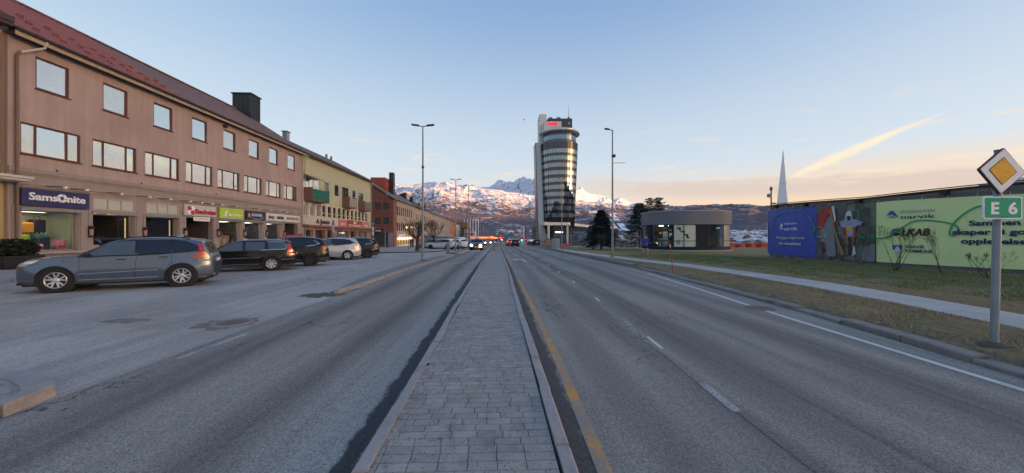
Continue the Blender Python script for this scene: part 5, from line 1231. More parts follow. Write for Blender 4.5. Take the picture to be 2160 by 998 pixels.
mb.lathe([(1., z0), (.9, z0 + 1), (.35, z0 + 1.1), (.35, z0 + 1.6), (.8, z0 + 1.7), (.7, z0 + 2.3), (.3, z0 + 2.4), (.28, z0 + 3.2), (.65, z0 + 3.3), (.5, z0 + 4), (.14, z0 + 4.2), (.08, z0 + 10.)], (x, HY + 13, 0), 10); mb.build('mast', M['steel'], hot)
# tower body: an oval plan widening upwards
CXb, CYb = xx(1180, HY + 9), HY + 10.5; A_, B_ = 9.25, 10.2
def tw_pt(a, z, k=1.): s = (.80 + .20 * min(1, max(0, (z - 4) / 40))) * k; return (CXb + A_ * s * math.cos(a) + .9 * (1 - s), CYb + B_ * s * math.sin(a), z)
angs = [PI * 1.04 + i * (PI * 1.10) / 22 for i in range(23)]
def ring(name, z0, z1, m, k=1., parent=hot, a=angs, ins=0.):
    mb = MB()
    for p, q in zip(a, a[1:]): mb.face(tw_pt(p, z0, k), tw_pt(q, z0, k), tw_pt(q, z1, k), tw_pt(p, z1, k))
    return mb.build(name, m, parent)
rows = [zz(1180, 200 + y / 2.937, HY) for y in (757, 712, 670, 624, 580, 536, 490, 443, 399, 355)]
core = ring('core', 2.6, 46.2, tower_dark, .965)
zprev = 5.0
for i, zr0 in enumerate(rows):
    zt = zr0 + 2.05
    ring('spandrel_band', zprev, zr0, spandrel, .985)
    wb = ring('window_band', zr0, zt, tower_dark, .972)
    for j, (p, q) in enumerate(zip(angs, angs[1:])):
        d = (q - p) * .05; mb = MB(); t = RND.uniform(-.004, .004); k2 = .984
        mb.face(tw_pt(p + d, zr0 + .06, k2), tw_pt(q - d, zr0 + .06, k2 + t), tw_pt(q - d, zt - .06, k2 + t), tw_pt(p + d, zt - .06, k2))
        mb.build('pane', tw_blind if RND.random() < .45 else tw_glass, wb)
    zprev = zt
ring('spandrel_band', zprev, 46.2, spandrel, .985)
for p in angs[::4]:
    mb = MB(); mb.tube([tw_pt(p, 5, .99), tw_pt(p, 46, .99)], .12, 4); mb.build('fin', tower_dark, hot)
mb = MB(); pts = [tw_pt(a, 46.2, .985)[:2] for a in angs]; mb.prism(pts + [(CXb + 6, CYb + 6), (CXb - 8, CYb + 6)], 46.15, 46.3); mb.build('terrace', lead, hot)
# upper storeys and the brim
for zr0 in (zz(1180, 303, HY), zz(1180, 291, HY)):
    wb = ring('window_band', zr0, zr0 + 2.2, tower_dark, .88)
    for j, (p, q) in enumerate(zip(angs, angs[1:])):
        d = (q - p) * .06; mb = MB(); k2 = .888; mb.face(tw_pt(p + d, zr0 + .06, k2), tw_pt(q - d, zr0 + .06, k2), tw_pt(q - d, zr0 + 2.14, k2), tw_pt(p + d, zr0 + 2.14, k2)); mb.build('pane', tw_glass, wb)
ring('spandrel_band', 46.2, 51.4, spandrel, .879)
mb = MB(); n = 40; al = [PI * 1.02 + i * PI * 1.12 / n for i in range(n + 1)]
for p, q in zip(al, al[1:]):
    i0, i1, o0, o1 = tw_pt(p, 50.6, .86), tw_pt(q, 50.6, .86), tw_pt(p, 51.0, 1.10), tw_pt(q, 51.0, 1.10); up = lambda t, h: (t[0], t[1], t[2] + h)
    mb.face(i0, o0, o1, i1)
    mb.face(up(i0, .7), up(i1, .7), up(o1, .5), up(o0, .5)); mb.face(o0, up(o0, .5), up(o1, .5), o1)
mb.build('brim', pale_clad, hot)
mb = MB()
for p, q in zip(al, al[1:]): mb.face(tw_pt(p, 51.2, .98), tw_pt(q, 51.2, .98), tw_pt(q, 52.3, .98), tw_pt(p, 52.3, .98))
mb.build('balustrade', glass_mirror('balustrade_glass', (.8, .9, .95), (.3, .33, .35), .3), hot)
hfr = Fr((0, HY + 6.38, 0), (1, 0, 0), (0, -1, 0)); scarlet = glow('sign_scarlet', (.9, .02, .03), .35)
o = thing('hotel_sign', 'red hotel lettering near the top of the tower', 'sign', (xx(1166, HY), HY + 6.3, 52)); text('Scandic', 1.5, hfr, xx(1157, HY + 6.3), zz(1157, 263.4, HY + 6.3), .02, scarlet, o, bold=.05, width=4.4, depth=.15)
# podium with the long white roof edge
P = [(xx(1148, 170), 170), (xx(1198, 175), 173), (58, 226), (82, 252), (70, 275), (xx(1148, 170), 200)]
mb = MB(); mb.prism(P, 6.5, 7.9); mb.build('podium_roof', mat('podium_white', (.66, .64, .58), .6, .05), hot)
Q = [(a + (.9 if i else 4.5), b + 1.6) for i, (a, b) in enumerate(P)]; lobby = glass_mirror('lobby_glass', (.5, .6, .66), (.03, .036, .04), .2)
for (a, b), (c, d) in zip(Q[:3], Q[1:4]):
    n = max(3, int(math.hypot(c - a, d - b) / 3.2))
    for i in range(n):
        t0, t1 = i / n + .004, (i + 1) / n - .004; mb = MB(); mb.face((a + (c - a) * t0, b + (d - b) * t0, -3.5), (a + (c - a) * t1, b + (d - b) * t1, -3.5), (a + (c - a) * t1, b + (d - b) * t1, 6.48), (a + (c - a) * t0, b + (d - b) * t0, 6.48)); mb.build('podium_pane', lobby, hot)
mb = MB(); mb.prism([(a + (1.2 if i == 0 else -3.5), b + 3.5) for i, (a, b) in enumerate(Q)], -3.6, 6.4); mb.build('podium_core', tower_dark, hot)
for px, y in ((1157.5, 170.6), (1197, 174)): mb = MB(); x = xx(px, y); mb.box(x - .5, x + .5, y, y + 1, -3, 6.48); mb.build('column', mat('column_cream', (.62, .58, .5), .7), hot)
for i, px in enumerate((1174, 1178, 1182, 1186)): mb = MB(); x = xx(px, 171); mb.box(x - .35, x + .35, 171.6, 171.7, 3.0, 3.5); mb.build('lobby_light', glow('lobby_light', (1., .95, .8), 1.6) if i == 0 else bpy.data.materials['lobby_light'], hot)
o = thing('hotel_sign', 'red hotel lettering on the podium roof edge', 'sign', (xx(1173, 170), 169.9, 6.6)); text('Scandic', 1.05, Fr((0, 170, 0), (1, .12, 0), (.12, -1, 0)), xx(1166, 170), 6.75, -.3 + .62, scarlet, o, bold=.05, width=3.9, depth=.15)

# oval glass pavilion
pcx, pcy = xx(1444.5, 47.2), 47.3; pa, pb = 5.15, 4.4
def pav(t, k=1., e=2.6):
    c, s = math.cos(t), math.sin(t); r = (abs(c) ** e + abs(s) ** e) ** (-1 / e); return pcx + pa * k * r * c, pcy + pb * k * r * s
def pang(px):                                   # angle on the near side seen in a photo column
    best = min(range(2001), key=lambda i: abs(pav(PI + PI * i / 2000)[0] - xx(px, pav(PI + PI * i / 2000)[1]))); return PI + PI * best / 2000
PZ = float(gz(45)) + .06
pv = thing('glass_pavilion', 'oval glass pavilion with grey curved roof band on the lawn', 'pavilion', (pcx, pcy, PZ))
def pring(name, m, t0, t1, z0, z1, k, parent=pv, n=None, k1=None):
    n = n or max(2, int(abs(t1 - t0) / .05)); mb = MB()
    for i in range(n):
        a, b = t0 + (t1 - t0) * i / n, t0 + (t1 - t0) * (i + 1) / n; p, q = pav(a, k), pav(b, k); p1, q1 = pav(a, k1 or k), pav(b, k1 or k); mb.face((*p, z0), (*q, z0), (*q1, z1), (*p1, z1))
    return mb.build(name, m, parent, True)
grey_band = mat('grey_roof_band', (.165, .172, .19), .75, .06, .6, .05, 20.); navy_panel = mat('navy_panel', (.016, .022, .034), .6, .1, spec=.2)
pring('roof_band', grey_band, 0, 2 * PI, 3.03, 4.58, 1.0); pring('rim', mat('pale_rim', (.40, .39, .38), .6), 0, 2 * PI, 4.582, 4.68, 1.012)
mb = MB(); mb.prism([pav(i / 60 * 2 * PI, 1.012) for i in range(60)], 4.60, 4.70); mb.build('roof', grey_band, pv)
mb = MB(); mb.prism([pav(i / 60 * 2 * PI, 1.0) for i in range(60)], 3.0, 3.06); mb.build('ceiling', navy_panel, pv)
mb = MB(); mb.prism([pav(i / 60 * 2 * PI, .985) for i in range(60)], -1.0, .34); mb.build('plinth', navy_panel, pv)
mb = MB(); mb.prism([pav(i / 60 * 2 * PI, 1.03) for i in range(60)], -1.0, -.02); mb.build('kerb', pave_m, pv)
g_clear = glass_clear('pavilion_glass', (.55, .66, .66), .10); g_pale = mat('pale_film', (.60, .63, .50), .3, .12, .5, .05, 8., spec=.6); g_teal = glass_clear('teal_glass', (.25, .55, .50), .10)
Z0, Z1 = .36, 2.99; ZM = 1.06
panels = [(1353.5, 1361, mat('grey_film', (.20, .23, .25), .4, .1)), (1362, 1375, navy_panel), (1377, 1394, g_clear), (1396, 1407, g_clear), (1409.5, 1419, navy_panel), (1421, 1442, g_pale), (1443.5, 1468, g_pale), (1472, 1494, navy_panel), (1496, 1514, g_teal), (1516, 1528, g_clear), (1530, 1536.5, bpy.data.materials['grey_film'])]
ang = [(pang(a), pang(b), m) for a, b, m in panels]
for a, b, m in ang:
    for z0, z1 in ((Z0 + .02, ZM - .03), (ZM + .03, Z1 - .02)): pring('pane', m, a, b, z0, z1, .965)
edges = [ang[0][0]] + [(p[1] + q[0]) / 2 for p, q in zip(ang, ang[1:])] + [ang[-1][1]]
for t in edges:
    x, y = pav(t, .968); mb = MB(); mb.tube([(x, y, Z0), (x, y, 3.02)], .055, 4); mb.build('mullion', M['dark_metal'], pv)
pring('transom', M['dark_metal'], edges[0], edges[-1], ZM - .035, ZM + .035, .972, n=60)
pring('back_wall', glass_mirror('pavilion_back', (.7, .8, .8), (.10, .13, .13), .15), .1, PI - .1, .34, 3.0, .95)
mb = MB(); mb.box(pcx + .3, pcx + 3.3, pcy - 1.2, pcy + 1.5, .34, 3.0); mb.build('inner_core', mat('inner_wall', (.36, .45, .43), .8), pv)
mb = MB(); mb.box(pcx - 4, pcx - 3.2, pcy - 1.5, pcy - 1.2, .34, 1.3); mb.build('counter', ws, pv); mb = MB(); mb.box(pcx - 2.6, pcx - 1.2, pcy + .5, pcy + .9, .34, 2.2); mb.build('shelf', mat('shelf_grey', (.3, .32, .3), .7), pv)
for i in range(3): mb = MB(); mb.box(pcx - 3.6 + 1.2 * i, pcx - 3.2 + 1.2 * i, pcy - 1, pcy - .6, 2.93, 2.97); mb.build('interior_light', glow('pavilion_light', (.95, 1., .9), 9.) if i == 0 else bpy.data.materials['pavilion_light'], pv)
class PavFr:                                       # decals lying on the curved panes
    def __call__(s, u, v, d=0.):
        t = pang_c(u); x, y = pav(t, .968); n = V((math.cos(t), math.sin(t), 0)); return V((x, y, 0)) + n * (d + .012) + V((0, 0, v))
_pc = {}
def pang_c(px):
    k = round(px * 4) / 4
    if k not in _pc: _pc[k] = pang(k)
    return _pc[k]
pf = PavFr(); YV = 43.3
def zpv(py): return 1.7 + (497 - py) / 784 * YV
deco = mat('pane_ink', (.015, .015, .015), .6)
squig = [(1427, 480), (1437, 480), (1437, 487), (1444, 487), (1444, 494), (1452, 494), (1452, 503)]
mb = MB()
for (a, b, c, e) in ((1427, 1436, 479.5, 483), (1432.5, 1436, 483, 487), (1435.5, 1445, 487, 490), (1441.8, 1444.5, 490, 495), (1444.5, 1452, 494, 497.5), (1448.5, 1452, 497.5, 503), (1452, 1455, 500, 503)):
    for i in range(4): u0, u1 = a + (b - a) * i / 4, a + (b - a) * (i + 1) / 4; mb.face(pf(u0, zpv(e)), pf(u1, zpv(e)), pf(u1, zpv(c)), pf(u0, zpv(c)))
mb.build('pane_graphic', deco, pv)
mb = MB()
for (a, b, c, e) in ((1427, 1434, 509, 510), (1427, 1428, 510, 515), (1433, 1434, 510, 515), (1427, 1434, 514.5, 515.5), (1427, 1434, 512, 512.7), (1428.5, 1429.5, 506, 508), (1431.5, 1433.5, 506.5, 507.3)): mb.face(pf(a, zpv(e)), pf(b, zpv(e)), pf(b, zpv(c)), pf(a, zpv(c)))
mb.build('pane_graphic', deco, pv)
o = thing('parking_sign', 'tall black sign with white P and arrow on the pavilion front', 'sign', tuple(pf(1413, 1.3))); mb = MB(); q0, q1 = pf(1409, 0, .1), pf(1417.5, 0, .1)
pfr = Fr((q0.x, q0.y, 0), (q1 - q0), (q1 - q0).cross(V((0, 0, 1)))); L = (q1 - q0).length; mb.fbox(pfr, 0, L, zpv(504), zpv(480), 0, .06); mb.build('panel', M['black'], o)
text('P', .42, pfr, L * .28, zpv(499), .062, ws, o, bold=.03, depth=.01); mb = MB(); mb.tube([pfr(L * .22, zpv(487), .07), pfr(L * .5, zpv(483), .07), pfr(L * .78, zpv(487), .07)], .022, 4); mb.build('arrow', ws, o)

# slate stage wall, bent round an arc, with the three printed banners
def circ(p, q, r):
    (ax, ay), (bx, by), (cx, cy) = p, q, r; d = 2 * (ax * (by - cy) + bx * (cy - ay) + cx * (ay - by))
    ux = ((ax * ax + ay * ay) * (by - cy) + (bx * bx + by * by) * (cy - ay) + (cx * cx + cy * cy) * (ay - by)) / d; uy = ((ax * ax + ay * ay) * (cx - bx) + (bx * bx + by * by) * (ax - cx) + (cx * cx + cy * cy) * (bx - ax)) / d
    return ux, uy, math.hypot(ax - ux, ay - uy)
SCX, SCY, SR = circ((21.6, 28.4), (20.35, 20.8), (21.9, 14.3))
A0 = math.atan2(28.9 - SCY, 21.75 - SCX)
st = Arc((SCX, SCY, 0), SR, A0)
def su(px):                                        # arc length where a photo column first meets the wall
    k = rayk(px); dx, dy = k, 1.; b = dx * SCX + dy * SCY; a = dx * dx + dy * dy; disc = max(0., b * b - a * (SCX ** 2 + SCY ** 2 - SR * SR)); t = (b - math.sqrt(disc)) / a
    an = math.atan2(t * dy - SCY, t * dx - SCX); d = (an - A0) % (2 * PI); d = d - 2 * PI if d > PI else d
    return SR * d
def slate(name):
    m = bpy.data.materials.new(name); m.use_nodes = True; k = NT(m.node_tree); b = k.n('ShaderNodeBsdfPrincipled'); k.t.links.new(b.outputs[0], k.n('ShaderNodeOutputMaterial').inputs[0])
    g = k.n('ShaderNodeNewGeometry'); p = k.pos(); k.put(b.inputs['Base Color'], k.mix(1., k.ramp(g.outputs['Random Per Island'], [(0, (.10, .10, .105)), (.5, (.155, .15, .148)), (.8, (.20, .185, .17)), (1, (.24, .235, .23))]), k.m('ADD', .6, k.m('MULTIPLY', k.noise(p, 14., 4), .8)), 'MULTIPLY')); b.inputs['Roughness'].default_value = .85
    return m
sw = thing('stage_wall', 'curved dry stone slate wall of the open air stage', 'wall', tuple(st(10, -.1, -2)))
slate_m = slate('slate_stones'); UL = 27.5; H = 4.02
def Hf(u): return float(np.interp(u, [0, 4, 9, 14, 28], [4.02, 3.86, 3.68, 3.82, 4.0]))
mb = MB()
for i in range(60):
    a, b = i * UL / 60, (i + 1) * UL / 60; mb.hexa([st(a, -.6, -.5), st(b, -.6, -.5), st(b, -.6, -.04), st(a, -.6, -.04), st(a, Hf(a), -.5), st(b, Hf(b), -.5), st(b, Hf(b), -.04), st(a, Hf(a), -.04)])
mb.hexa([st(0, -.6, -9), st(0.05, -.6, -9), st(.05, -.6, -.04), st(0, -.6, -.04), st(0, H, -9), st(.05, H, -9), st(.05, H, -.04), st(0, H, -.04)])
mb.build('wall_core', mat('wall_core', (.07, .07, .07), .9), sw)
stones = []; 
for zlo, zhi in ((-.3, .5), (3.05, H)):
    z = zlo
    while z < zhi:
        h = RND.uniform(.05, .11); u = -RND.random() * .3
        while u < UL:
            w = RND.uniform(.22, .6); hh = Hf(u) if zhi > 1 else zhi
            if z < hh - .02: stones.append((u, min(u + w, UL), z, min(z + h, hh + .02), RND.uniform(.0, .035)))
            u += w
        z += h
near = sorted(stones, key=lambda s: -s[0]); vis = [s for s in near if s[1] < su(2165) + 1]; first = set(map(id, vis[:0])); rest = MB(); nst = 0
order = sorted(stones, key=lambda s: (abs(s[0] - 15), -s[3]))
for s in order:
    g = .006; a, b, c, e, d = s; big = (nst < 290 and (c > 3.3 or c < .2) and a < su(2170)); q = MB() if big else rest
    q.hexa([st(a + g, c + g, -.06), st(b - g, c + g, -.06), st(b - g, c + g, d), st(a + g, c + g, d), st(a + g, e - g, -.06), st(b - g, e - g, -.06), st(b - g, e - g, d), st(a + g, e - g, d)])
    if big: q.build('stone', slate_m, sw); nst += 1
rest.build('slate_courses', slate_m, sw)['kind'] = 'stuff'
mb = MB(); us = [i * UL / 60 for i in range(61)]
for a, b in zip(us, us[1:]): mb.hexa([st(q, Hf(q) + h, e) for h, k in ((.03, .08), (.10, .1)) for q, e in ((a, -.55), (b, -.55), (b, k), (a, k))])
mb.build('coping', mat('rust_coping', (.085, .05, .035), .7, .3), sw)
mb = MB(); mb.tube([st(a, Hf(a) + .17, -.1) for a in us], .025, 5); mb.build('cable_rail', mat('rust_rail', (.10, .055, .035), .7), sw)
for px in (1642, 1704, 1816, 1997): mb = MB(); u = su(px); H = Hf(u); mb.hexa([st(u - .11, H - .16, .03), st(u + .11, H - .16, .03), st(u + .11, H - .16, .26), st(u - .11, H - .16, .26), st(u - .11, H + .06, .03), st(u + .11, H + .06, .03), st(u + .11, H + .06, .26), st(u - .11, H + .06, .26)]); mb.build('wall_lamp', M['black'], sw)
# light roof of the stage just showing over the wall
mb = MB(); a, b = su(1990), UL; mb.face(st(a, 4.15, -3.), st(b, 4.2, -3.), st(b, 5.4, -9.), st(a + 1, 5.2, -9.)); mb.build('stage_roof', mat('stage_roof', (.40, .40, .40), .6), sw)
mb = MB(); mb.tube([st(a, 4.2, -2.95), st(b, 4.27, -2.95)], .03, 5); mb.build('roof_edge', M['steel'], sw)

def ban_top(u): return min(3.72 - .02 * u, Hf(u) - .22)
def cloth_mat(name, col, col2=None, wr=.5):
    m = bpy.data.materials.new(name); m.use_nodes = True; k = NT(m.node_tree); b = k.n('ShaderNodeBsdfPrincipled'); k.t.links.new(b.outputs[0], k.n('ShaderNodeOutputMaterial').inputs[0]); p = k.pos()
    k.put(b.inputs['Base Color'], k.mix(k.noise(p, .7, 3), (*col, 1), (*(col2 or [c * .86 for c in col]), 1))); b.inputs['Roughness'].default_value = .5
    bp = k.n('ShaderNodeBump'); bp.inputs['Strength'].default_value = wr; bp.inputs['Distance'].default_value = .12; k.put(bp.inputs['Height'], k.m('ADD', k.noise(k.scale(p, (1, 1, .5)), 1.6, 3, .6, 1.2), k.m('MULTIPLY', k.noise(p, 6., 2), .18))); k.t.links.new(bp.outputs[0], b.inputs['Normal'])
    return m
def banner(name, label, px0, px1, m, cat='banner'):
    u0, u1 = su(px0), su(px1) if px1 < 2300 else UL - 1.5; o = thing(name, label, cat, tuple(st((u0 + u1) / 2, .3, .06)))
    nx, nz = max(10, int((u1 - u0) / .22)), 14; mb = MB(); mb.v = []
    for j in range(nz + 1):
        for i in range(nx + 1):
            u = u0 + (u1 - u0) * i / nx; v = .28 + (ban_top(u) - .28) * j / nz; pin = min(1, min(i, nx - i) / 2, min(j, nz - j) / 2)
            mb.v.append(tuple(st(u, v, .055 + pin * (.022 * noise.noise(V((u * 1.1, v * .8, 3))) + .012 * noise.noise(V((u * 3 + v * 2, v * 1.5, 7)))))))
    for j in range(nz):
        for i in range(nx): a = j * (nx + 1) + i; mb.f.append((a, a + 1, a + nx + 2, a + nx + 1)); mb.k.append(0)
    mb.build('sheet', m, o, True)
    for i in range(int((u1 - u0) / .9) + 1):
        u = u0 + .1 + i * .9
        if u < u1: mb = MB(); mb.tube([st(u, ban_top(u) - .04, .09), st(u, ban_top(u) + .12, .05)], .008, 4); mb.build('tie', ws, o)
    return o, u0, u1
DB = .105
def sline(o, pts, m, w=.035, n=8, name='print_line'):     # smooth printed line through (px, py) points
    P = [V((su(a), zs(a, b), 0)) for a, b in pts]; Q = []
    for i in range(len(P) - 1):
        p0, p1, p2, p3 = P[max(i - 1, 0)], P[i], P[i + 1], P[min(i + 2, len(P) - 1)]
        for j in range(n): t = j / n; Q.append(.5 * ((2 * p1) + (p2 - p0) * t + (2 * p0 - 5 * p1 + 4 * p2 - p3) * t * t + (3 * p1 - p0 - 3 * p2 + p3) * t ** 3))
    Q.append(P[-1]); mb = MB()
    for i in range(len(Q) - 1):
        d = (Q[i + 1] - Q[i]); 
        if d.length < 1e-5: continue
        nn = V((-d.y, d.x, 0)).normalized() * w; p, q = Q[i], Q[i + 1]; mb.face(*[st(t.x, t.y, DB) for t in (p - nn, q - nn, q + nn, p + nn)])
    return mb.build(name, m, o)
def zs(px, py):
    p = st(su(px), 0, .06); t = p.x * math.sin(YAW) + p.y * math.cos(YAW); return 1.7 + (497 - py) / 784 * t
def stext(s, px0, px1, py_base, h_px, m, o, **kw):
    u0, u1 = su(px0), su(px1); zb = zs((px0 + px1) / 2, py_base); h = zs((px0 + px1) / 2, py_base - h_px) - zb; f = lambda u, v, d: st(u, v, d); return text(s, h, f, u0, zb, DB, m, o, width=u1 - u0, depth=.004, name='print_lettering', **kw)
def spoly(o, pts, m, name='print_shape', d=0., split=True):
    mb = MB(); mb.face(*[st(su(a), zs(a, b), DB + d) for a, b in pts]); return mb.build(name, m, o)
lgreen = mat('print_green', (.03, .32, .13), .6, .05); pw = mat('print_white', (.72, .74, .82), .6, .02); pyel = mat('print_pale_yellow', (.68, .74, .42), .6, .02); pnavy = mat('print_navy', (.018, .022, .12), .6, .02); pblk = mat('print_black', (.012, .012, .015), .6, .02); pblue = mat('print_blue', (.03, .09, .38), .6, .05)
o, u0, u1 = banner('banner', 'royal blue banner with white bank logo at the left end of the stage wall', 1621, 1724, cloth_mat('banner_blue', (.045, .085, .47), (.03, .06, .37)))
sline(o, [(1628, 496), (1634, 495), (1634, 462), (1648, 452), (1672, 444), (1695, 446), (1712, 458), (1723, 482)], lgreen, .03); sline(o, [(1724, 482), (1716, 489), (1713, 494), (1718, 494.5), (1722, 484)], lgreen, .03); sline(o, [(1631, 462), (1633, 468), (1637, 464), (1634, 459)], lgreen, .022)
stext('SPAREBANKEN', 1657, 1684, 474, 4.5, pw, o); stext('narvik', 1657, 1685.5, 486, 8, pw, o, bold=.01)
spoly(o, [(1648, 483), (1650, 474), (1652.5, 470), (1655, 477), (1652, 479)], pw); spoly(o, [(1648.5, 485), (1653, 480.5), (1656, 483), (1654, 484)], pw)
stext('Nå bygges regionens', 1641, 1699.5, 504, 5.8, pyel, o); stext('nye møteplass!', 1646, 1692, 516.5, 5.8, pyel, o, bold=.02)
spoly(o, [(1621.5, 470), (1623, 470), (1623, 505), (1621.5, 505)], pyel)
def photo_mat():
    m = bpy.data.materials.new('banner_forest'); m.use_nodes = True; k = NT(m.node_tree); b = k.n('ShaderNodeBsdfPrincipled'); k.t.links.new(b.outputs[0], k.n('ShaderNodeOutputMaterial').inputs[0]); p = k.pos()
    n = k.noise(k.scale(p, (1, 1, .6)), 1.6, 6, .7, 1.); k.put(b.inputs['Base Color'], k.mix(k.step(n, .35, .7), (.035, .05, .045, 1), k.mix(k.noise(p, 7., 4, .7), (.07, .10, .06, 1), (.26, .28, .27, 1)))); b.inputs['Roughness'].default_value = .5
    return m
o, u0, u1 = banner('banner', 'printed photo banner of a motocross rider in the forest', 1724.4, 1849.6, photo_mat())
R_ = lambda n, c: mat(n, c, .6, .25, 4.)
pr_red, pr_bark, pr_wht, pr_org, pr_lil, pr_blk2, pr_gry = R_('print_red', (.38, .03, .03)), R_('print_bark', (.34, .16, .07)), R_('print_offwhite', (.6, .6, .66)), R_('print_orange', (.5, .13, .03)), R_('print_lilac', (.32, .30, .46)), R_('print_dark', (.03, .03, .035)), R_('print_stone', (.20, .22, .24))
spoly(o, [(1728, 480), (1731, 452), (1742, 437), (1754, 434), (1757, 445), (1749, 457), (1742, 480), (1733, 486)], pr_red); spoly(o, [(1733, 486), (1742, 480), (1750, 458), (1757, 452), (1764, 500), (1767, 541), (1752, 541), (1740, 530)], pr_gry, d=-.001)
spoly(o, [(1752, 440), (1757, 442), (1765, 480), (1772, 505), (1785, 535), (1782, 539), (1777, 538), (1768, 510), (1760, 480)], pr_bark, d=.002); spoly(o, [(1757, 436), (1763, 434), (1767, 462), (1764, 470)], pr_wht)
spoly(o, [(1729, 500), (1744, 495), (1744, 498), (1729, 501)], pr_wht); spoly(o, [(1736, 510), (1744, 512), (1747, 532), (1738, 534)], pr_blk2, d=.002); spoly(o, [(1739, 513), (1743, 514), (1744, 524), (1741, 524)], pr_red, d=.004)
spoly(o, [(1785, 463), (1788, 448), (1795, 443), (1801, 450), (1803, 462), (1815, 465), (1825, 470), (1824, 476), (1812, 475), (1809, 478), (1810, 496), (1804, 502), (1787, 500), (1782, 480), (1776, 477), (1771, 475), (1773, 469)], pr_lil, d=.001)
spoly(o, [(1787, 456), (1789, 448), (1795, 444), (1799, 449), (1800, 458), (1797, 464), (1790, 464)], pr_wht, d=.004); spoly(o, [(1789, 456), (1799, 456), (1797, 465), (1791, 465)], pr_blk2, d=.006); sline(o, [(1788, 450), (1795, 447), (1800, 451)], pblue, .03)
for a in (1771.5, 1820): spoly(o, [(a, 470), (a + 5, 470), (a + 5, 476), (a, 476)], pr_blk2, d=.003)
spoly(o, [(1781, 480), (1788, 480), (1790, 500), (1783, 498)], pr_red, d=.003); spoly(o, [(1803, 480), (1809, 479), (1810, 496), (1804, 500)], pr_red, d=.003)
spoly(o, [(1788, 478), (1802, 478), (1801, 487), (1789, 487)], mat('print_yellow', (.5, .42, .05), .6), d=.005); spoly(o, [(1787, 496), (1791, 496), (1793, 516), (1789, 519)], pr_org, d=.004); spoly(o, [(1799, 496), (1804, 496), (1805, 520), (1801, 518)], pr_org, d=.004); spoly(o, [(1792, 500), (1799, 500), (1800, 536), (1795, 541), (1792, 536)], pr_blk2, d=.003); spoly(o, [(1806, 520), (1810, 536), (1800, 541), (1803, 520)], pr_wht, d=.002)
spoly(o, [(1829, 520), (1849, 512), (1849, 552), (1818, 551), (1822, 535)], pr_gry, d=-.002)
sline(o, [(1724.6, 480), (1735, 479), (1750, 488), (1770, 493), (1790, 489), (1806, 477), (1814, 466), (1815, 450), (1808, 443), (1800, 442)], lgreen, .03); sline(o, [(1808, 492), (1820, 500), (1835, 503), (1849.5, 503)], lgreen, .03)
o, u0, u1 = banner('banner', 'pale green banner with sponsor logos and large navy slogan', 1850.2, 2400, cloth_mat('banner_pale_green', (.70, .82, .38), (.63, .77, .36)))
sline(o, [(1850.5, 503.5), (1868, 502), (1880, 498), (1906, 481), (1930, 467), (1960, 465), (1995, 469), (2018, 476), (2024, 484), (2018, 495), (2008, 497), (2006, 488), (2014, 472), (2035, 452), (2062, 437), (2080, 433)], lgreen, .034)
stext('SPAREBANKEN', 1902, 1974, 448, 6, mat('print_grey', (.32, .36, .36), .6), o); stext('narvik', 1902, 1974, 460.5, 8.5, pnavy, o, bold=.006)
spoly(o, [(1873, 456), (1879, 447), (1884, 444), (1888, 446), (1898, 458), (1890, 456), (1884, 452)], pblue); spoly(o, [(1874, 460), (1884, 456), (1893, 459), (1882, 459)], pblue)
stext('LKAB', 1904, 1963, 496.5, 14.5, pblk, o, bold=.03, shear=.22)
spoly(o, [(1882, 490), (1886, 484), (1893, 482), (1899, 483), (1902, 490), (1895, 488), (1890, 487)], pblue); spoly(o, [(1882, 493), (1890, 489.5), (1901, 492), (1900, 496), (1891, 497.5), (1885, 496)], pblk)
stext('NARVIK', 1912.5, 1953, 523.5, 6.5, pnavy, o, bold=.015); stext('KOMMUNE', 1912.5, 1969, 533, 6.8, pnavy, o, bold=.015)
spoly(o, [(1885, 517), (1906, 517), (1905, 526), (1896, 534), (1886.5, 526)], pblue); spoly(o, [(1888, 530), (1894, 521), (1897, 519), (1903, 529), (1896, 533)], pw, d=.002)
stext('Sammen', 2046, 2154, 475, 11, pnavy, o, bold=.035); stext('skaper vi gode', 2011, 2204, 494.5, 11.5, pnavy, o, bold=.035); stext('opplevelser', 2029, 2186, 514.5, 11.5, pnavy, o, bold=.035)

# white faceted spire behind the wall
SY = 64.; sx = xx(1652, SY); o = thing('white_spire', 'slender white faceted spire rising behind the stage wall', 'monument', (sx, SY, -2)); top = zz(1652, 317, SY); base = [(sx - 1.45, SY - .4), (sx + .2, SY - 1.2), (sx + 1.45, SY), (sx + .4, SY + 1.2), (sx - .95, SY + 1.1)]; zb = 2.
for (a, b), (c, d) in zip(base, base[1:] + base[:1]):
    mb = MB(); f = lambda x, y, t: (x + (sx - x) * t * .97, y + (SY - y) * t * .97, zb + (top - zb) * t)
    lv = [0, .16, .36, .6, 1.]
    for t0, t1 in zip(lv, lv[1:]):
        mb = MB(); e = .0012; mb.face(f(a, b, t0 + e), f(c, d, t0 + e), f(c, d, t1 - e), f(a, b, t1 - e)); mb.build('panel', mat('spire_white', (.82, .83, .84), .4, .04) if 'spire_white' not in bpy.data.materials else bpy.data.materials['spire_white'], o)
mb = MB(); mb.prism(base, -3, 2.0); mb.build('base', pave_m, o)
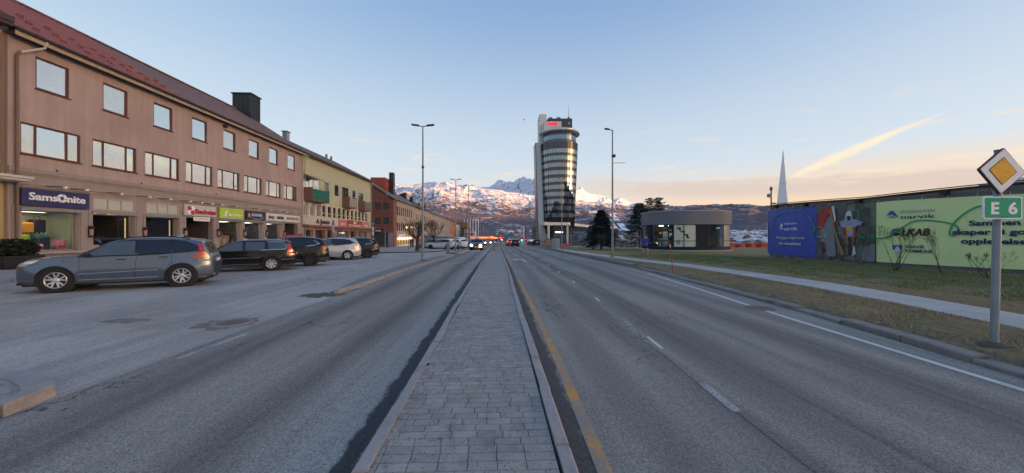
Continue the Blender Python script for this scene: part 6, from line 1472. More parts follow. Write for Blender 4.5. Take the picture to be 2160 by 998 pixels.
# loudspeaker pole at the end of the wall
p = st(.0, 0, -.1); o = thing('speaker_pole', 'rusty pole with two loudspeakers at the left end of the stage wall', 'pole', (p.x, p.y, -.1)); x, y = p.x - .02, p.y + .1
mb = MB(); mb.tube([(x, y, -.2), (x, y, 5.3)], .05, 8); mb.build('pole', mat('rust_pole', (.16, .07, .04), .8), o); mb = MB(); mb.lathe([(.04, 5.3), (.10, 5.32), (.09, 5.5), (.12, 5.52), (.02, 5.62)], (x, y, 0), 10); mb.build('top_lamp', mat('rust_lamp', (.2, .1, .06), .7), o)
mb = MB(); mb.lathe([(.06, 4.75), (.14, 4.8), (.14, 5.0), (.05, 5.05)], (x - .18, y, 0), 10); mb.build('loudspeaker', M['grey_metal'], o); mb = MB(); mb.box(x, x + .35, y - .04, y + .04, 4.25, 4.33); mb.build('bracket', M['black'], o)

# ------------------------------------------------------------------ vehicles
tyre_m = mat('tyre_rubber', (.018, .018, .019), .85, .25, 6., coord='obj'); alloy = mat('silver_alloy', (.60, .61, .62), .3, .05, metal=.7, coord='obj'); alloy_dark = mat('black_alloy', (.02, .02, .022), .35, .1, coord='obj')
car_glass = glass_mirror('car_glass', (.75, .85, .95), (.012, .014, .017), .05, .01, .02, .2); car_glass2 = glass_mirror('car_glass_clear', (.8, .9, .95), (.055, .072, .078), .08, .01, .02, .2)
trim_blk = mat('gloss_black_trim', (.012, .012, .013), .25, .05, coord='obj'); clad = mat('grey_cladding', (.05, .05, .052), .7, .15, coord='obj'); chrome = mat('chrome', (.75, .76, .78), .15, .03, metal=1., coord='obj')
tail_red = mat('tail_light_red', (.48, .012, .012), .12, .08, coord='obj', coat=1.); tail_off = mat('tail_light_dark', (.2, .01, .012), .2, .1, coord='obj'); lamp_clear = mat('headlamp_glass', (.55, .58, .6), .1, .1, 10., metal=.5, coord='obj'); plate_m = mat('number_plate', (.75, .75, .73), .5, .03, coord='obj'); indicator = mat('amber_reflector', (.7, .2, .02), .3, .05, coord='obj')

def inpoly(x, z, P):
    c = False; j = len(P) - 1
    for i in range(len(P)):
        if (P[i][1] > z) != (P[j][1] > z) and x < (P[j][0] - P[i][0]) * (z - P[i][1]) / (P[j][1] - P[i][1]) + P[i][0]: c = not c
        j = i
    return c
_wheels = {}
def wheel_meshes(r, kind):
    if (r, kind) in _wheels: return _wheels[(r, kind)]
    ax = lambda x, y, z: (x, z, y)                  # lathe axis -> Y (outside towards +y)
    rr_ = r * .66; mb = MB(); mb.lathe([(rr_, -.10), (r * .9, -.115), (r * .985, -.085), (r, -.03), (r, .03), (r * .985, .085), (r * .9, .115), (rr_, .105), (rr_ * .98, .0)], fn=ax, seg=36, cap=False); ty = mb.mesh('wheel', tyre_m, True)
    m = alloy_dark if kind == 'dark' else alloy; mb = MB(); mb.lathe([(rr_ + .002, .10), (rr_ - .012, .112), (rr_ - .03, .095), (rr_ - .03, -.08)], fn=ax, seg=36, cap=False)
    n = {'y10': 5, 'dark': 5, 'star7': 7, 'five': 5}[kind]
    def spoke(a0, a1, r0, r1, w0, w1, y0=.085, y1=.10):
        p = V((math.cos(a0) * r0, y0, math.sin(a0) * r0)); q = V((math.cos(a1) * r1, y1, math.sin(a1) * r1)); t = (q - p).normalized(); s = t.cross(V((0, 1, 0))).normalized(); d = V((0, -.03, 0))
        mb.hexa([p - s * w0 + d, p + s * w0 + d, q + s * w1 + d, q - s * w1 + d, p - s * w0, p + s * w0, q + s * w1, q - s * w1])
    for i in range(n):
        a = 2 * PI * i / n + PI / 2
        if kind in ('y10', 'dark'):
            for e in (-.27, .27): spoke(a + e * .25, a + e, .05, rr_ - .025, .026, .017)
        else: spoke(a, a, .04, rr_ - .02, .03, .042 if kind == 'star7' else .05)
    mb.lathe([(.001, .105), (.055, .10), (.075, .085), (.075, .04)], fn=ax, seg=16)
    ri = mb.mesh('rim', m, False); mb = MB(); mb.lathe([(.001, .03), (rr_ - .03, .03)], fn=ax, seg=24); mb.lathe([(.001, .034), (rr_ * .62, .034)], fn=ax, seg=24); di = mb.mesh('brake_disc', M['dark_metal'])
    _wheels[(r, kind)] = (ty, ri, di); return _wheels[(r, kind)]

def make_car(name, label, cat, S, loc, rz, group=None, lamps=None):
    P = sorted(S['top']); xs_ = [p[0] for p in P]; zs_ = [p[1] for p in P]; xr, xf = xs_[0], xs_[-1]; W = S['W'] / 2; wb = S['wb']; r = S['r']; Ra = S.get('arch', r + .055)
    top = lambda x: float(np.interp(x, xs_, zs_)); bl = sorted(S['belt']); belt = lambda x: float(np.interp(x, [b[0] for b in bl], [b[1] for b in bl])); sill = S.get('sill', .24)
    H = max(zs_); xm = (xr + xf) / 2; hl = (xf - xr) / 2
    def low(x):
        z = sill + .10 * max(0, (abs(x - xm) - hl + .45) / .45) ** 2
        for xa in (-wb / 2, wb / 2):
            d = abs(x - xa)
            if d < Ra: z = max(z, r + math.sqrt(Ra * Ra - d * d) * .99)
        return z
    def hw(x, z):
        e = max(0, (abs(x - xm) - hl * .60) / (hl * .40)); w = W * (1 - .035 * e - .19 * e ** 4)
        b = belt(x)
        if z > b: w *= 1 - S.get('tumble', .30) * ((z - b) / (H - b)) ** 1.15
        else: t = (z - .62) / .5; w *= 1 - .035 * t * t + (.010 * math.sin((z - .45) * 9) if .3 < z < .85 else 0)
        for xa in (-wb / 2, wb / 2):                  # wheel arches stand slightly proud
            d = math.hypot(x - xa, z - r)
            if d < Ra + .14 and z <= b: w += .018 * max(0, 1 - max(0, d - Ra) / .14)
        return w
    N = S.get('cols', 120); xs = set(np.linspace(xr, xf, N).tolist())
    for xa in (-wb / 2, wb / 2): xs |= {xa - Ra + 1e-4, xa + Ra - 1e-4, xa - Ra - 1e-3, xa + Ra + 1e-3}
    for p in S['top']: xs.add(p[0])
    xs = sorted(xs); nA, nB, nT = S.get('rows', (15, 9, 7)); v = []; ring = 2 * (nA + nB + 2) + 2 * nT - 1
    for x in xs:
        zt = top(x); cr = min(.085, (zt - low(x)) * .2); ze = zt - cr; z0 = low(x); b = min(belt(x), z0 + (ze - z0) * .86); zw = max(b + (ze - b) * .5, ze - .045)
        zsd = [z0 + (b - z0) * i / nA for i in range(nA)] + [b + (zw - b) * i / nB for i in range(nB)] + [zw, ze]
        side = [(hw(x, z), z) for z in zsd]; we = side[-1][0]; tp = [(we * math.cos(PI / 2 * i / nT) ** .75 if i < nT else 0, zt - cr * (1 - math.sin(PI / 2 * i / nT) ** .9)) for i in range(1, nT + 1)]
        half = side + tp; full = [(y, z) for y, z in half] + [(-y, z) for y, z in half[-2::-1]]; v += [(x, y, z) for y, z in full]
    n = len(v) // len(xs); ns = nA + nB + 2; groups = {}
    regs = S['regions']; glz = S['glazing']
    for i in range(len(xs) - 1):
        for j in range(n - 1):
            f = (i * n + j, i * n + j + 1, (i + 1) * n + j + 1, (i + 1) * n + j); cx = (xs[i] + xs[i + 1]) / 2; cz = sum(v[k][2] for k in f) / 4; cy = sum(v[k][1] for k in f) / 4
            key = ('body', 0)
            groups.setdefault(key, []).append(f[::-1])
    for i in (0, len(xs) - 1):                      # close both ends
        q = list(range(i * n, i * n + n)); groups[('body', 0)].append(tuple(q if i == 0 else q[::-1]))
    root = thing(name, label, cat, loc, rz, group); mats = S['mats']
    for (nm, sd), fs in groups.items():
        used = sorted({k for f in fs for k in f}); ix = {k: i for i, k in enumerate(used)}; me = bpy.data.meshes.new(nm); me.from_pydata([v[k] for k in used], [], [tuple(ix[k] for k in f) for f in fs]); me.materials.append(mats[nm]); me.polygons.foreach_set('use_smooth', [len(f) == 4 for f in fs]); me.update(); link(nm.split('#')[0], me, root, False)
    P_ = lambda nm, m, bev=0, par=None: (mb.build(nm, m, par or root, world=False, bevel=bev))
    crn = lambda x: min(.085, (top(x) - low(x)) * .2)
    def ends(z):                                    # where the side surface ends at height z
        i = max(range(len(xs)), key=lambda q: top(xs[q])); a = next((x for x in xs if top(x) - crn(x) * .9 >= z), xr); b = next((x for x in reversed(xs) if top(x) - crn(x) * .9 >= z), xf); return a, b
    def cuts(poly, c, ax):                          # crossings of the outline with a line x = c or z = c
        r = []
        for (p, q) in zip(poly, poly[1:] + poly[:1]):
            if (p[ax] > c) != (q[ax] > c): r.append(p[1 - ax] + (q[1 - ax] - p[1 - ax]) * (c - p[ax]) / (q[ax] - p[ax]))
        return (min(r), max(r)) if len(r) > 1 else None
    def patch(nm, m, poly, off, ax):                # a panel shaped to the body side, lying just proud of it
        lo_, hi_ = min(p[ax] for p in poly), max(p[ax] for p in poly); k = max(4, int((hi_ - lo_) / (.03 if N > 100 else .06))); e = 1e-4; rows_ = []
        cs = sorted({min(max(lo_ + e, lo_ + (hi_ - lo_) * i / k), hi_ - e) for i in range(k + 1)} | {min(max(p[ax], lo_ + e), hi_ - e) for p in poly})
        for c in cs:
            q = cuts(poly, c, ax)
            if q is None: continue
            if ax == 0: q = (max(q[0], low(c) + .004), min(q[1], top(c) - crn(c) * .9))
            else: a_, b_ = ends(c); q = (max(q[0], a_), min(q[1], b_))
            rows_.append((c, q[0], q[1]) if q[1] - q[0] > 0 else None)
        for sy in (1, -1):
            mb = MB(); J = 6
            for row in rows_:
                c, u, w_ = row or (0, 0, 0)
                for j in range(J + 1): t = u + (w_ - u) * j / J; X_, Z_ = (c, t) if ax == 0 else (t, c); mb.v.append((X_, sy * (hw(X_, Z_) + off), Z_))
            for i in range(len(rows_) - 1):
                if rows_[i] is None or rows_[i + 1] is None: continue
                for j in range(J): a_ = i * (J + 1) + j; f = (a_, a_ + 1, a_ + J + 2, a_ + J + 1); mb.f.append(f if (sy > 0) != (ax == 0) else f[::-1]); mb.k.append(0)
            if mb.f: mb.build(nm, m, root, True, False)
    for nm, poly in regs: patch(nm.split('#')[0], mats[nm], poly, .002 if nm in ('window_trim', 'sill_cladding') else .005, 1 if nm == 'tail_light' else 0)
    for nm, x0, x1, ym in glz:
        mb = MB(); k, J = 14, 10
        for i in range(k + 1):
            x = x0 + (x1 - x0) * i / k; sl_ = (top(x + .01) - top(x - .01)) / .02; nl = math.hypot(sl_, 1); z = top(x); we = hw(x, z - crn(x)) * ym
            for j in range(J + 1): y = we * (2 * j / J - 1); mb.v.append((x - sl_ / nl * .012, y, z - crn(x) * (1 - math.sqrt(max(0, 1 - (abs(y) / (we / ym)) ** 2.4))) + .012 / nl))
        for i in range(k):
            for j in range(J): a_ = i * (J + 1) + j; mb.f.append((a_, a_ + J + 1, a_ + J + 2, a_ + 1)); mb.k.append(0)
        mb.build(nm, mats[nm], root, True, False)
    mb = MB(); mb.box(xr + .15, xf - .15, -W * .86, W * .86, .20, .52); P_('underbody', M['black'])
    for sx in (1, -1):
        mb = MB(); mb.lathe([(Ra + .002, -.02), (Ra + .002, -.42), (.001, -.42)], fn=lambda x, y, z, sx=sx: (sx * wb / 2 + x, (W - .02) + z, r + y), seg=24); P_('wheel_arch', M['black']); mb = MB(); mb.lathe([(Ra + .002, .02), (Ra + .002, .42), (.001, .42)], fn=lambda x, y, z, sx=sx: (sx * wb / 2 + x, -(W - .02) + z, r + y), seg=24); P_('wheel_arch', M['black'])
    ty, ri, di = wheel_meshes(r, S.get('rim', 'y10'))
    for sx in (1, -1):
        for sy in (1, -1):
            w = link('wheel', ty, root, False); w.location = (sx * wb / 2, sy * (W - .125), r); w.rotation_euler = (0, RND.random() * 6, 0 if sy > 0 else PI); link('rim', ri, w, False); link('brake_disc', di, w, False)
    def ribbon(nm, m, pts, w=.012, off=.003):
        for sy in (1, -1):
            mb = MB()
            for (x0, z0), (x1, z1) in zip(pts, pts[1:]):
                k = max(1, int(math.hypot(x1 - x0, z1 - z0) / .05)); dx, dz = x1 - x0, z1 - z0; L = math.hypot(dx, dz); nx, nz = -dz / L * w / 2, dx / L * w / 2
                for i in range(k):
                    a, b = i / k, (i + 1) / k; q = []
                    for t, s in ((a, -1), (b, -1), (b, 1), (a, 1)): X_, Z_ = x0 + dx * t + nx * s, z0 + dz * t + nz * s; q.append((X_, sy * (hw(X_, Z_) + off), Z_))
                    mb.face(*(q if sy < 0 else q[::-1]))
            mb.build(nm, m, root, world=False)
    for nm, m, pts, w in S.get('ribbons', ()): ribbon(nm, m, pts, w)
    for x, z in S['handles']:
        for sy in (1, -1): y = hw(x, z); mb = MB(); mb.hexa([(x - .11, sy * (y + .005), z - .014), (x + .11, sy * (y + .005), z - .014), (x + .10, sy * (y + .04), z - .010), (x - .10, sy * (y + .04), z - .010), (x - .11, sy * (y + .005), z + .014), (x + .11, sy * (y + .005), z + .014), (x + .10, sy * (y + .04), z + .010), (x - .10, sy * (y + .04), z + .010)]); mb.build('door_handle', S.get('handle_m', mats['body']), root, world=False)
    mx, mz = S['mirror']
    for sy in (1, -1):
        y = hw(mx, mz); mb = MB(); mb.hexa([(mx - .05, sy * (y - .02), mz - .03), (mx + .07, sy * (y - .02), mz - .03), (mx + .10, sy * (y + .20), mz - .02), (mx - .06, sy * (y + .22), mz - .02), (mx - .05, sy * (y - .02), mz + .05), (mx + .05, sy * (y - .02), mz + .05), (mx + .06, sy * (y + .19), mz + .13), (mx - .05, sy * (y + .21), mz + .13)]); mb.build('wing_mirror', S.get('mirror_m', M['black']), root, world=False, bevel=.025)
    if 'rails' in S:
        x0, x1, m = S['rails']
        for sy in (1, -1): mb = MB(); q = [(x0 + (x1 - x0) * i / 8, top(x0 + (x1 - x0) * i / 8)) for i in range(9)]; mb.tube([(a, sy * hw(a, b - .06) * .93, b - .03 + (.035 if 0 < i < 8 else 0)) for i, (a, b) in enumerate(q)], .018, 5); mb.build('roof_rail', m, root, world=False)
    # plates, grille, lamps on the end faces
    zp = S.get('plate_z', (.52, .82)); mb = MB(); mb.box(xf + .002, xf + .014, -.26, .26, zp[0] - .055, zp[0] + .055); P_('number_plate', plate_m); mb = MB(); xb = float(np.interp(zp[1], [z for x, z in P if x < xr + .25], [x for x, z in P if x < xr + .25])) if False else xr; mb.box(xb - .014, xb - .002, -.26, .26, zp[1] - .055, zp[1] + .055); P_('number_plate', plate_m)
    mb = MB(); mb.box(xf + .001, xf + .01, -.42, .42, .60, .72); P_('grille', trim_blk)
    mb = MB(); mb.box(xf - .35, xf + .012, -W * .74, W * .74, sill - .02, sill + .06); P_('front_lip', M['black'])
    if lamps:
        for sy in (1, -1): 
            mb = MB(); mb.lathe([(.001, .02), (.15, .012), (.17, 0)], fn=lambda x, y, z, sy=sy: (xf + .0 + z, sy * W * .66 + x, .72 + y * .8), seg=14); P_('headlight' if lamps == 'front' else 'fog_light', lamp_on)
    return root

def volvo_like(paint_m, **kw):
    S = dict(W=1.90, wb=2.865, r=.372, sill=.26, tumble=.27, rim='y10', belt=[(2.3, 1.0), (1.0, 1.055), (-.5, 1.085), (-1.5, 1.14), (-2.39, 1.26)],
        top=[(2.29, .62), (2.28, .84), (2.22, .93), (2.05, 1.01), (1.75, 1.065), (1.40, 1.10), (1.02, 1.125), (.72, 1.30), (.36, 1.515), (.12, 1.60), (-.2, 1.645), (-.7, 1.66), (-1.25, 1.645), (-1.65, 1.60), (-1.92, 1.545), (-1.945, 1.50), (-2.03, 1.30), (-2.12, 1.12), (-2.19, .99), (-2.225, .80), (-2.23, .55)],
        handles=[(.02, .955), (-.98, 1.0)], mirror=(.72, 1.07), handle_m=trim_blk, rails=(.1, -1.6, trim_blk), plate_z=(.5, .86))
    S['regions'] = [('side_window#f', [(.86, 1.085), (.30, 1.475), (-.02, 1.525), (-.26, 1.53), (-.30, 1.095)]), ('side_window#r', [(-.38, 1.10), (-.36, 1.535), (-1.12, 1.53), (-1.17, 1.14)]), ('quarter_window', [(-1.21, 1.145), (-1.18, 1.525), (-1.48, 1.485), (-1.74, 1.37), (-1.86, 1.27), (-1.80, 1.235), (-1.45, 1.165)]),
        ('window_trim', [(.98, 1.06), (.36, 1.505), (.0, 1.555), (-1.2, 1.56), (-1.52, 1.51), (-1.80, 1.375), (-1.95, 1.245), (-1.5, 1.135), (-.4, 1.06)]),
        ('tail_light', [(-1.70, .985), (-1.89, 1.165), (-1.83, 1.45), (-1.87, 1.50), (-1.93, 1.46), (-2.01, 1.28), (-2.18, 1.10), (-2.30, .95), (-1.9, .93)]),
        ('headlight', [(2.33, .80), (2.28, .93), (1.86, 1.0), (1.76, .97), (1.90, .88), (2.1, .80)]),
        ('sill_cladding', [(2.4, .2), (2.4, .34), (1.9, .34), (.9, .33), (-.9, .33), (-1.8, .38), (-2.4, .40), (-2.4, .2)])]
    S['glazing'] = [('windscreen', .40, 1.00, .90), ('rear_window', -2.13, -1.96, .80)]
    S['mats'] = {'body': paint_m, 'side_window#f': car_glass2, 'side_window#r': car_glass, 'quarter_window': car_glass, 'window_trim': trim_blk, 'tail_light': tail_red, 'headlight': lamp_clear, 'sill_cladding': clad, 'windscreen': car_glass, 'rear_window': car_glass}
    S['ribbons'] = [('door_seam', trim_blk, [(.95, 1.04), (.93, .55), (.86, .40)], .010), ('door_seam', trim_blk, [(-.34, 1.08), (-.30, .60), (-.30, .36)], .010), ('door_seam', trim_blk, [(-1.18, 1.12), (-1.20, .85), (-1.02, .55), (-.95, .36)], .010), ('sill_trim', chrome, [(.95, .355), (-.85, .37)], .028), ('door_crease', mats_silver, [(.95, .535), (0, .57), (-.85, .60)], .03), ('fuel_flap', trim_blk, [(1.10, .98), (1.27, .98), (1.29, .90), (1.12, .90), (1.10, .98)], .006)]
    S.update(kw); return S
mats_silver = paint('light_grey_metallic', (.30, .33, .37), .5, .3)
slate_blue = paint('slate_blue_metallic', (.085, .122, .178), .55, .32, 1., .25); black_paint = paint('black_paint', (.006, .006, .008), .0, .25, .40, .06, .25); black_paint2 = paint('black_metallic', (.008, .008, .010), .0, .28, .42, .06, .25); silver_paint = paint('silver_metallic', (.50, .52, .54), .55, .35, 1., .5); white_car = paint('white_car_paint', (.72, .73, .74), 0, .3, 1., .4); red_car = paint('red_car_paint', (.5, .02, .02), 0, .3, 1., .3); grey_car = paint('dark_grey_paint', (.05, .053, .06), .3, .3, 1., .4)
lamp_on = glow('lit_headlight', (1., .80, .5), 8.); lamp_white_on = glow('lit_headlight_white', (.95, .97, 1.), 6.); brake_on = glow('lit_tail_light', (1., .05, .03), 3.)

HEAD = math.radians(-154.2)
def park(px, py, wb, W, head=HEAD, rear=True):     # from the contact point of the near rear (or front) wheel
    Y = 20.
    for _ in range(30):
        z = float(gz(Y)); Yc = (1.7 - z) / ((py - 497) / 784); Y = Yc * (math.cos(YAW) - (px - 1080) / 784 * math.sin(YAW))
    X = Y * rayk(px); l = V((-math.sin(head), math.cos(head))); f = V((math.cos(head), math.sin(head))); c = V((X, Y)) - l * (W / 2 - .12) + f * (wb / 2 if rear else -wb / 2)
    return (c.x, c.y, float(gz(c.y)) + .004)
G5 = 'cars parked at an angle along the left side'
car1 = make_car('parked_suv', 'slate blue estate SUV with silver wheels parked nearest, nose to the shop pavement', 'car', volvo_like(slate_blue), park(385, 604.5, 2.865, 1.9), HEAD, G5)
mb = MB(); mb.box(-2.26, -2.21, .45, .72, .34, .40); mb.build('exhaust', chrome, car1, world=False, bevel=.01); mb = MB(); mb.hexa([(-1.25, -.04, 1.65), (-1.05, -.03, 1.66), (-1.05, .03, 1.66), (-1.25, .04, 1.65), (-1.28, -.03, 1.74), (-1.22, -.02, 1.74), (-1.22, .02, 1.74), (-1.28, .03, 1.74)]); mb.build('aerial_fin', mats_silver, car1, world=False)
mb = MB(); mb.box(-1.86, -1.84, .72, .9, .14, .34); mb.build('mud_flap', M['black'], car1, world=False)
# black estate
SE = volvo_like(black_paint, W=1.86, wb=2.815, r=.335, sill=.22, rim='star7', tumble=.26, belt=[(2.3, .92), (1.0, .965), (-.5, .985), (-1.5, 1.0), (-2.43, 1.04)],
    top=[(2.36, .54), (2.345, .66), (2.28, .76), (2.05, .84), (1.7, .90), (1.2, .955), (.98, .985), (.60, 1.19), (.28, 1.36), (.05, 1.44), (-.3, 1.48), (-.9, 1.50), (-1.5, 1.49), (-2.0, 1.455), (-2.16, 1.41), (-2.22, 1.32), (-2.34, 1.0), (-2.40, .85), (-2.43, .65), (-2.42, .52)], handles=[(-.02, .86), (-1.02, .88)], mirror=(.68, .98), handle_m=black_paint, rails=(.0, -1.9, chrome), plate_z=(.45, .80), ribbons=[])
SE['regions'] = [('side_window#f', [(.80, .99), (.22, 1.325), (-.02, 1.375), (-.25, 1.385), (-.28, 1.0)]), ('side_window#r', [(-.38, 1.005), (-.36, 1.39), (-1.13, 1.39), (-1.16, 1.015)]), ('quarter_window', [(-1.28, 1.02), (-1.25, 1.385), (-1.85, 1.365), (-2.0, 1.19), (-1.98, 1.055)]), ('window_trim', [(.88, .975), (.26, 1.345), (0., 1.395), (-1.88, 1.385), (-2.03, 1.2), (-2.0, 1.035), (-.4, .985)]),
    ('tail_light', [(-2.06, 1.38), (-2.02, 1.18), (-2.08, 1.0), (-2.02, .80), (-2.10, .74), (-2.5, .74), (-2.5, 1.0), (-2.26, 1.36)]), ('headlight', [(2.4, .62), (2.36, .73), (1.98, .82), (1.92, .76), (2.1, .64)]), ('sill_cladding', [(2.5, .2), (2.5, .28), (-2.5, .28), (-2.5, .2)])]
SE['glazing'] = [('windscreen', .30, .97, .9), ('rear_window', -2.32, -2.2, .82)]
SE['ribbons'] = [('window_chrome', chrome, [(.88, .975), (-.4, .985), (-2.0, 1.035), (-2.03, 1.2), (-1.88, 1.39), (-1.2, 1.40)], .022), ('door_moulding', mat('moulding_grey', (.12, .12, .13), .4, .05, coord='obj'), [(.9, .62), (-.95, .65)], .03), ('sill_trim', mats_silver, [(.9, .33), (-.95, .34)], .016), ('bumper_trim', mats_silver, [(-1.8, .53), (-2.36, .56)], .022)]
SE['mats'] = dict(SE['mats'], body=black_paint, **{'side_window#r': car_glass2, 'quarter_window': car_glass2})
car2 = make_car('parked_estate', 'black estate car with chrome window line and column tail lights behind the blue SUV', 'car', SE, park(573, 571, 2.815, 1.86), HEAD, G5)
# black crossover with dark wheels, silver SUV
def crossover(paint_m, rim='dark', tail=tail_off, chrome_line=True, H=1.66):
    k = H / 1.66
    S = volvo_like(paint_m, W=1.88, wb=2.69, r=.36, sill=.27, rim=rim, belt=[(2.2, .98), (1.0, 1.03), (-.6, 1.07), (-1.5, 1.14), (-2.3, 1.22)],
        top=[(2.22, .60), (2.20, .80), (2.12, .89), (1.9, .97), (1.4, 1.05), (1.0, 1.10), (.66, 1.30 * k), (.3, 1.51 * k), (.05, 1.585 * k), (-.4, 1.64 * k), (-.9, 1.655 * k), (-1.4, 1.625 * k), (-1.85, 1.55 * k), (-1.95, 1.50 * k), (-2.10, 1.26), (-2.22, 1.10), (-2.28, .95), (-2.29, .75), (-2.28, .58)], handles=[(-.02, .95), (-.95, .99)], mirror=(.70, 1.06), handle_m=paint_m, rails=(.05, -1.5, chrome if chrome_line else trim_blk), plate_z=(.5, .9))
    S['regions'] = [('side_window#f', [(.84, 1.07), (.26, 1.46 * k), (-.02, 1.51 * k), (-.27, 1.52 * k), (-.3, 1.09)]), ('side_window#r', [(-.38, 1.095), (-.36, 1.525 * k), (-1.08, 1.50 * k), (-1.12, 1.15)]), ('quarter_window', [(-1.16, 1.155), (-1.13, 1.495 * k), (-1.45, 1.42 * k), (-1.72, 1.28), (-1.5, 1.19)]), ('window_trim', [(.92, 1.05), (.3, 1.485 * k), (0, 1.54 * k), (-1.15, 1.53 * k), (-1.5, 1.45 * k), (-1.84, 1.26), (-1.5, 1.155), (-.4, 1.06)]),
        ('tail_light', [(-1.88, 1.0), (-1.95, 1.13), (-2.35, 1.06), (-2.35, .95)]), ('headlight', [(2.3, .76), (2.2, .86), (1.80, .93), (1.78, .86), (2.0, .78)]), ('sill_cladding', [(2.4, .2), (2.4, .40), (1.72, .40), (1.66, .66), (1.35, .80), (1.04, .66), (.95, .36), (-.95, .36), (-1.04, .66), (-1.35, .80), (-1.66, .66), (-1.75, .44), (-2.4, .5), (-2.4, .2)])]
    S['glazing'] = [('windscreen', .34, .99, .9), ('rear_window', -2.14, -1.97, .8)]
    S['mats'] = dict(S['mats'], body=paint_m, tail_light=tail); S['ribbons'] = [('door_seam', trim_blk, [(-.34, 1.08), (-.30, .36)], .010), ('door_seam', trim_blk, [(-1.1, 1.12), (-1.14, .85), (-1.0, .5)], .010)]
    if chrome_line: S['ribbons'] += [('window_chrome', chrome, [(-.9, 1.10), (-1.5, 1.165), (-1.8, 1.26), (-1.5, 1.46 * k)], .028), ('sill_trim', chrome, [(.9, .375), (-.9, .385)], .018)]
    return S
car3 = make_car('parked_suv', 'black crossover with black wheels and a red box on its roof, third from the left', 'car', crossover(black_paint2), park(655, 561, 2.69, 1.88), HEAD, G5)
rb = thing('roof_sign', 'small red and white box strapped on the black crossover roof', 'box', (car3.location.x + .32, car3.location.y + .16, car3.location.z + 1.655), HEAD); mb = MB(); mb.box(-.55, .45, -.16, .2, 0, .10); mb.build('box', mat('roof_box_red', (.5, .04, .03), .5, coord='obj'), rb, world=False, bevel=.02); mb = MB(); mb.box(-.6, -.35, -.2, .24, .101, .16); mb.build('lid', mat('roof_box_lid', (.35, .05, .04), .5, coord='obj'), rb, world=False)
SS = crossover(silver_paint, 'five', tail_red, False, 1.68); SS['regions'] = [r for r in SS['regions'] if r[0] != 'sill_cladding']; SS['r'] = .345
car4 = make_car('parked_suv', 'silver SUV with a mud smear behind the rear wheel, between two black crossovers', 'car', SS, park(733, 548.5, 2.69, 1.88), HEAD, G5)
car5 = make_car('parked_suv', 'black crossover with black wheels, farthest of the angled row', 'car', crossover(black_paint2), park(775, 544.5, 2.69, 1.88), HEAD, G5)

lod = dict(cols=70, rows=(9, 6, 5))
def far_car(name, label, S, px, Y, rz, group=None, lamps=None, x=None):
    S = dict(S, **lod); return make_car(name, label, 'car', S, (x if x is not None else xx(px, Y), Y, float(gz(Y)) + .005), rz, group, lamps)
tx = far_car('taxi', 'dark car with lit headlights and a roof sign coming towards the camera', volvo_like(grey_car), 1006, 54.5, -PI / 2, None, 'front')
mb = MB(); mb.box(-.12, .12, -.3, .3, 1.67, 1.84); mb.build('roof_sign', mat('taxi_sign', (.55, .55, .5), .5, coord='obj'), tx, world=False, bevel=.03)
mb = MB(); mb.box(2.31, 2.33, .38, .85, .42, .52); mb.build('indicator', glow('amber_lamp', (1., .45, .05), 2.), tx, world=False)
far_car('oncoming_car', 'distant oncoming car with white headlights behind the dark one', volvo_like(grey_car, mats=dict(volvo_like(grey_car)['mats'])), 1019, 98, -PI / 2, None, 'front')
far_car('oncoming_car', 'distant oncoming car near the striped bollard', volvo_like(grey_car), 1039.5, 118, -PI / 2, None, 'front')
SR_ = crossover(black_paint2, tail=brake_on); far_car('black_car', 'black car with red tail lights driving away in the right lane', SR_, 1086, 82, PI / 2)
far_car('red_car', 'red car just ahead of the black one in the right lane', crossover(red_car, tail=brake_on), 1076.5, 92, PI / 2 + .12)
far_car('white_car', 'white hatchback parked broadside beyond the bare trees', crossover(white_car, tail=tail_red, chrome_line=False), 931, 57.5, PI - .25)
far_car('white_car', 'white car half hidden behind the white hatchback', crossover(white_car, tail=tail_red, chrome_line=False), 958, 61, PI - .6)
far_car('white_van', 'tall white van at the back of the parked white cars', crossover(white_car, tail=tail_red, H=1.95), 962, 68, PI - .5)
far_car('dark_car', 'dark car parked behind the second lamp post', SE, 990, 74, PI - .7)
far_car('grey_car', 'grey car nosing out behind the trunk of the bare tree', volvo_like(silver_paint), 912, 61.5, PI - .35)
far_car('dark_suv', 'black SUV with open pale load parked by the hotel corner', crossover(black_paint2, tail=tail_off), 1126, 96, PI / 2 + .3)
far_car('dark_suv', 'dark SUV parked behind the black one near the hotel', crossover(grey_car, tail=tail_off), 1118, 108, PI / 2 + .2)

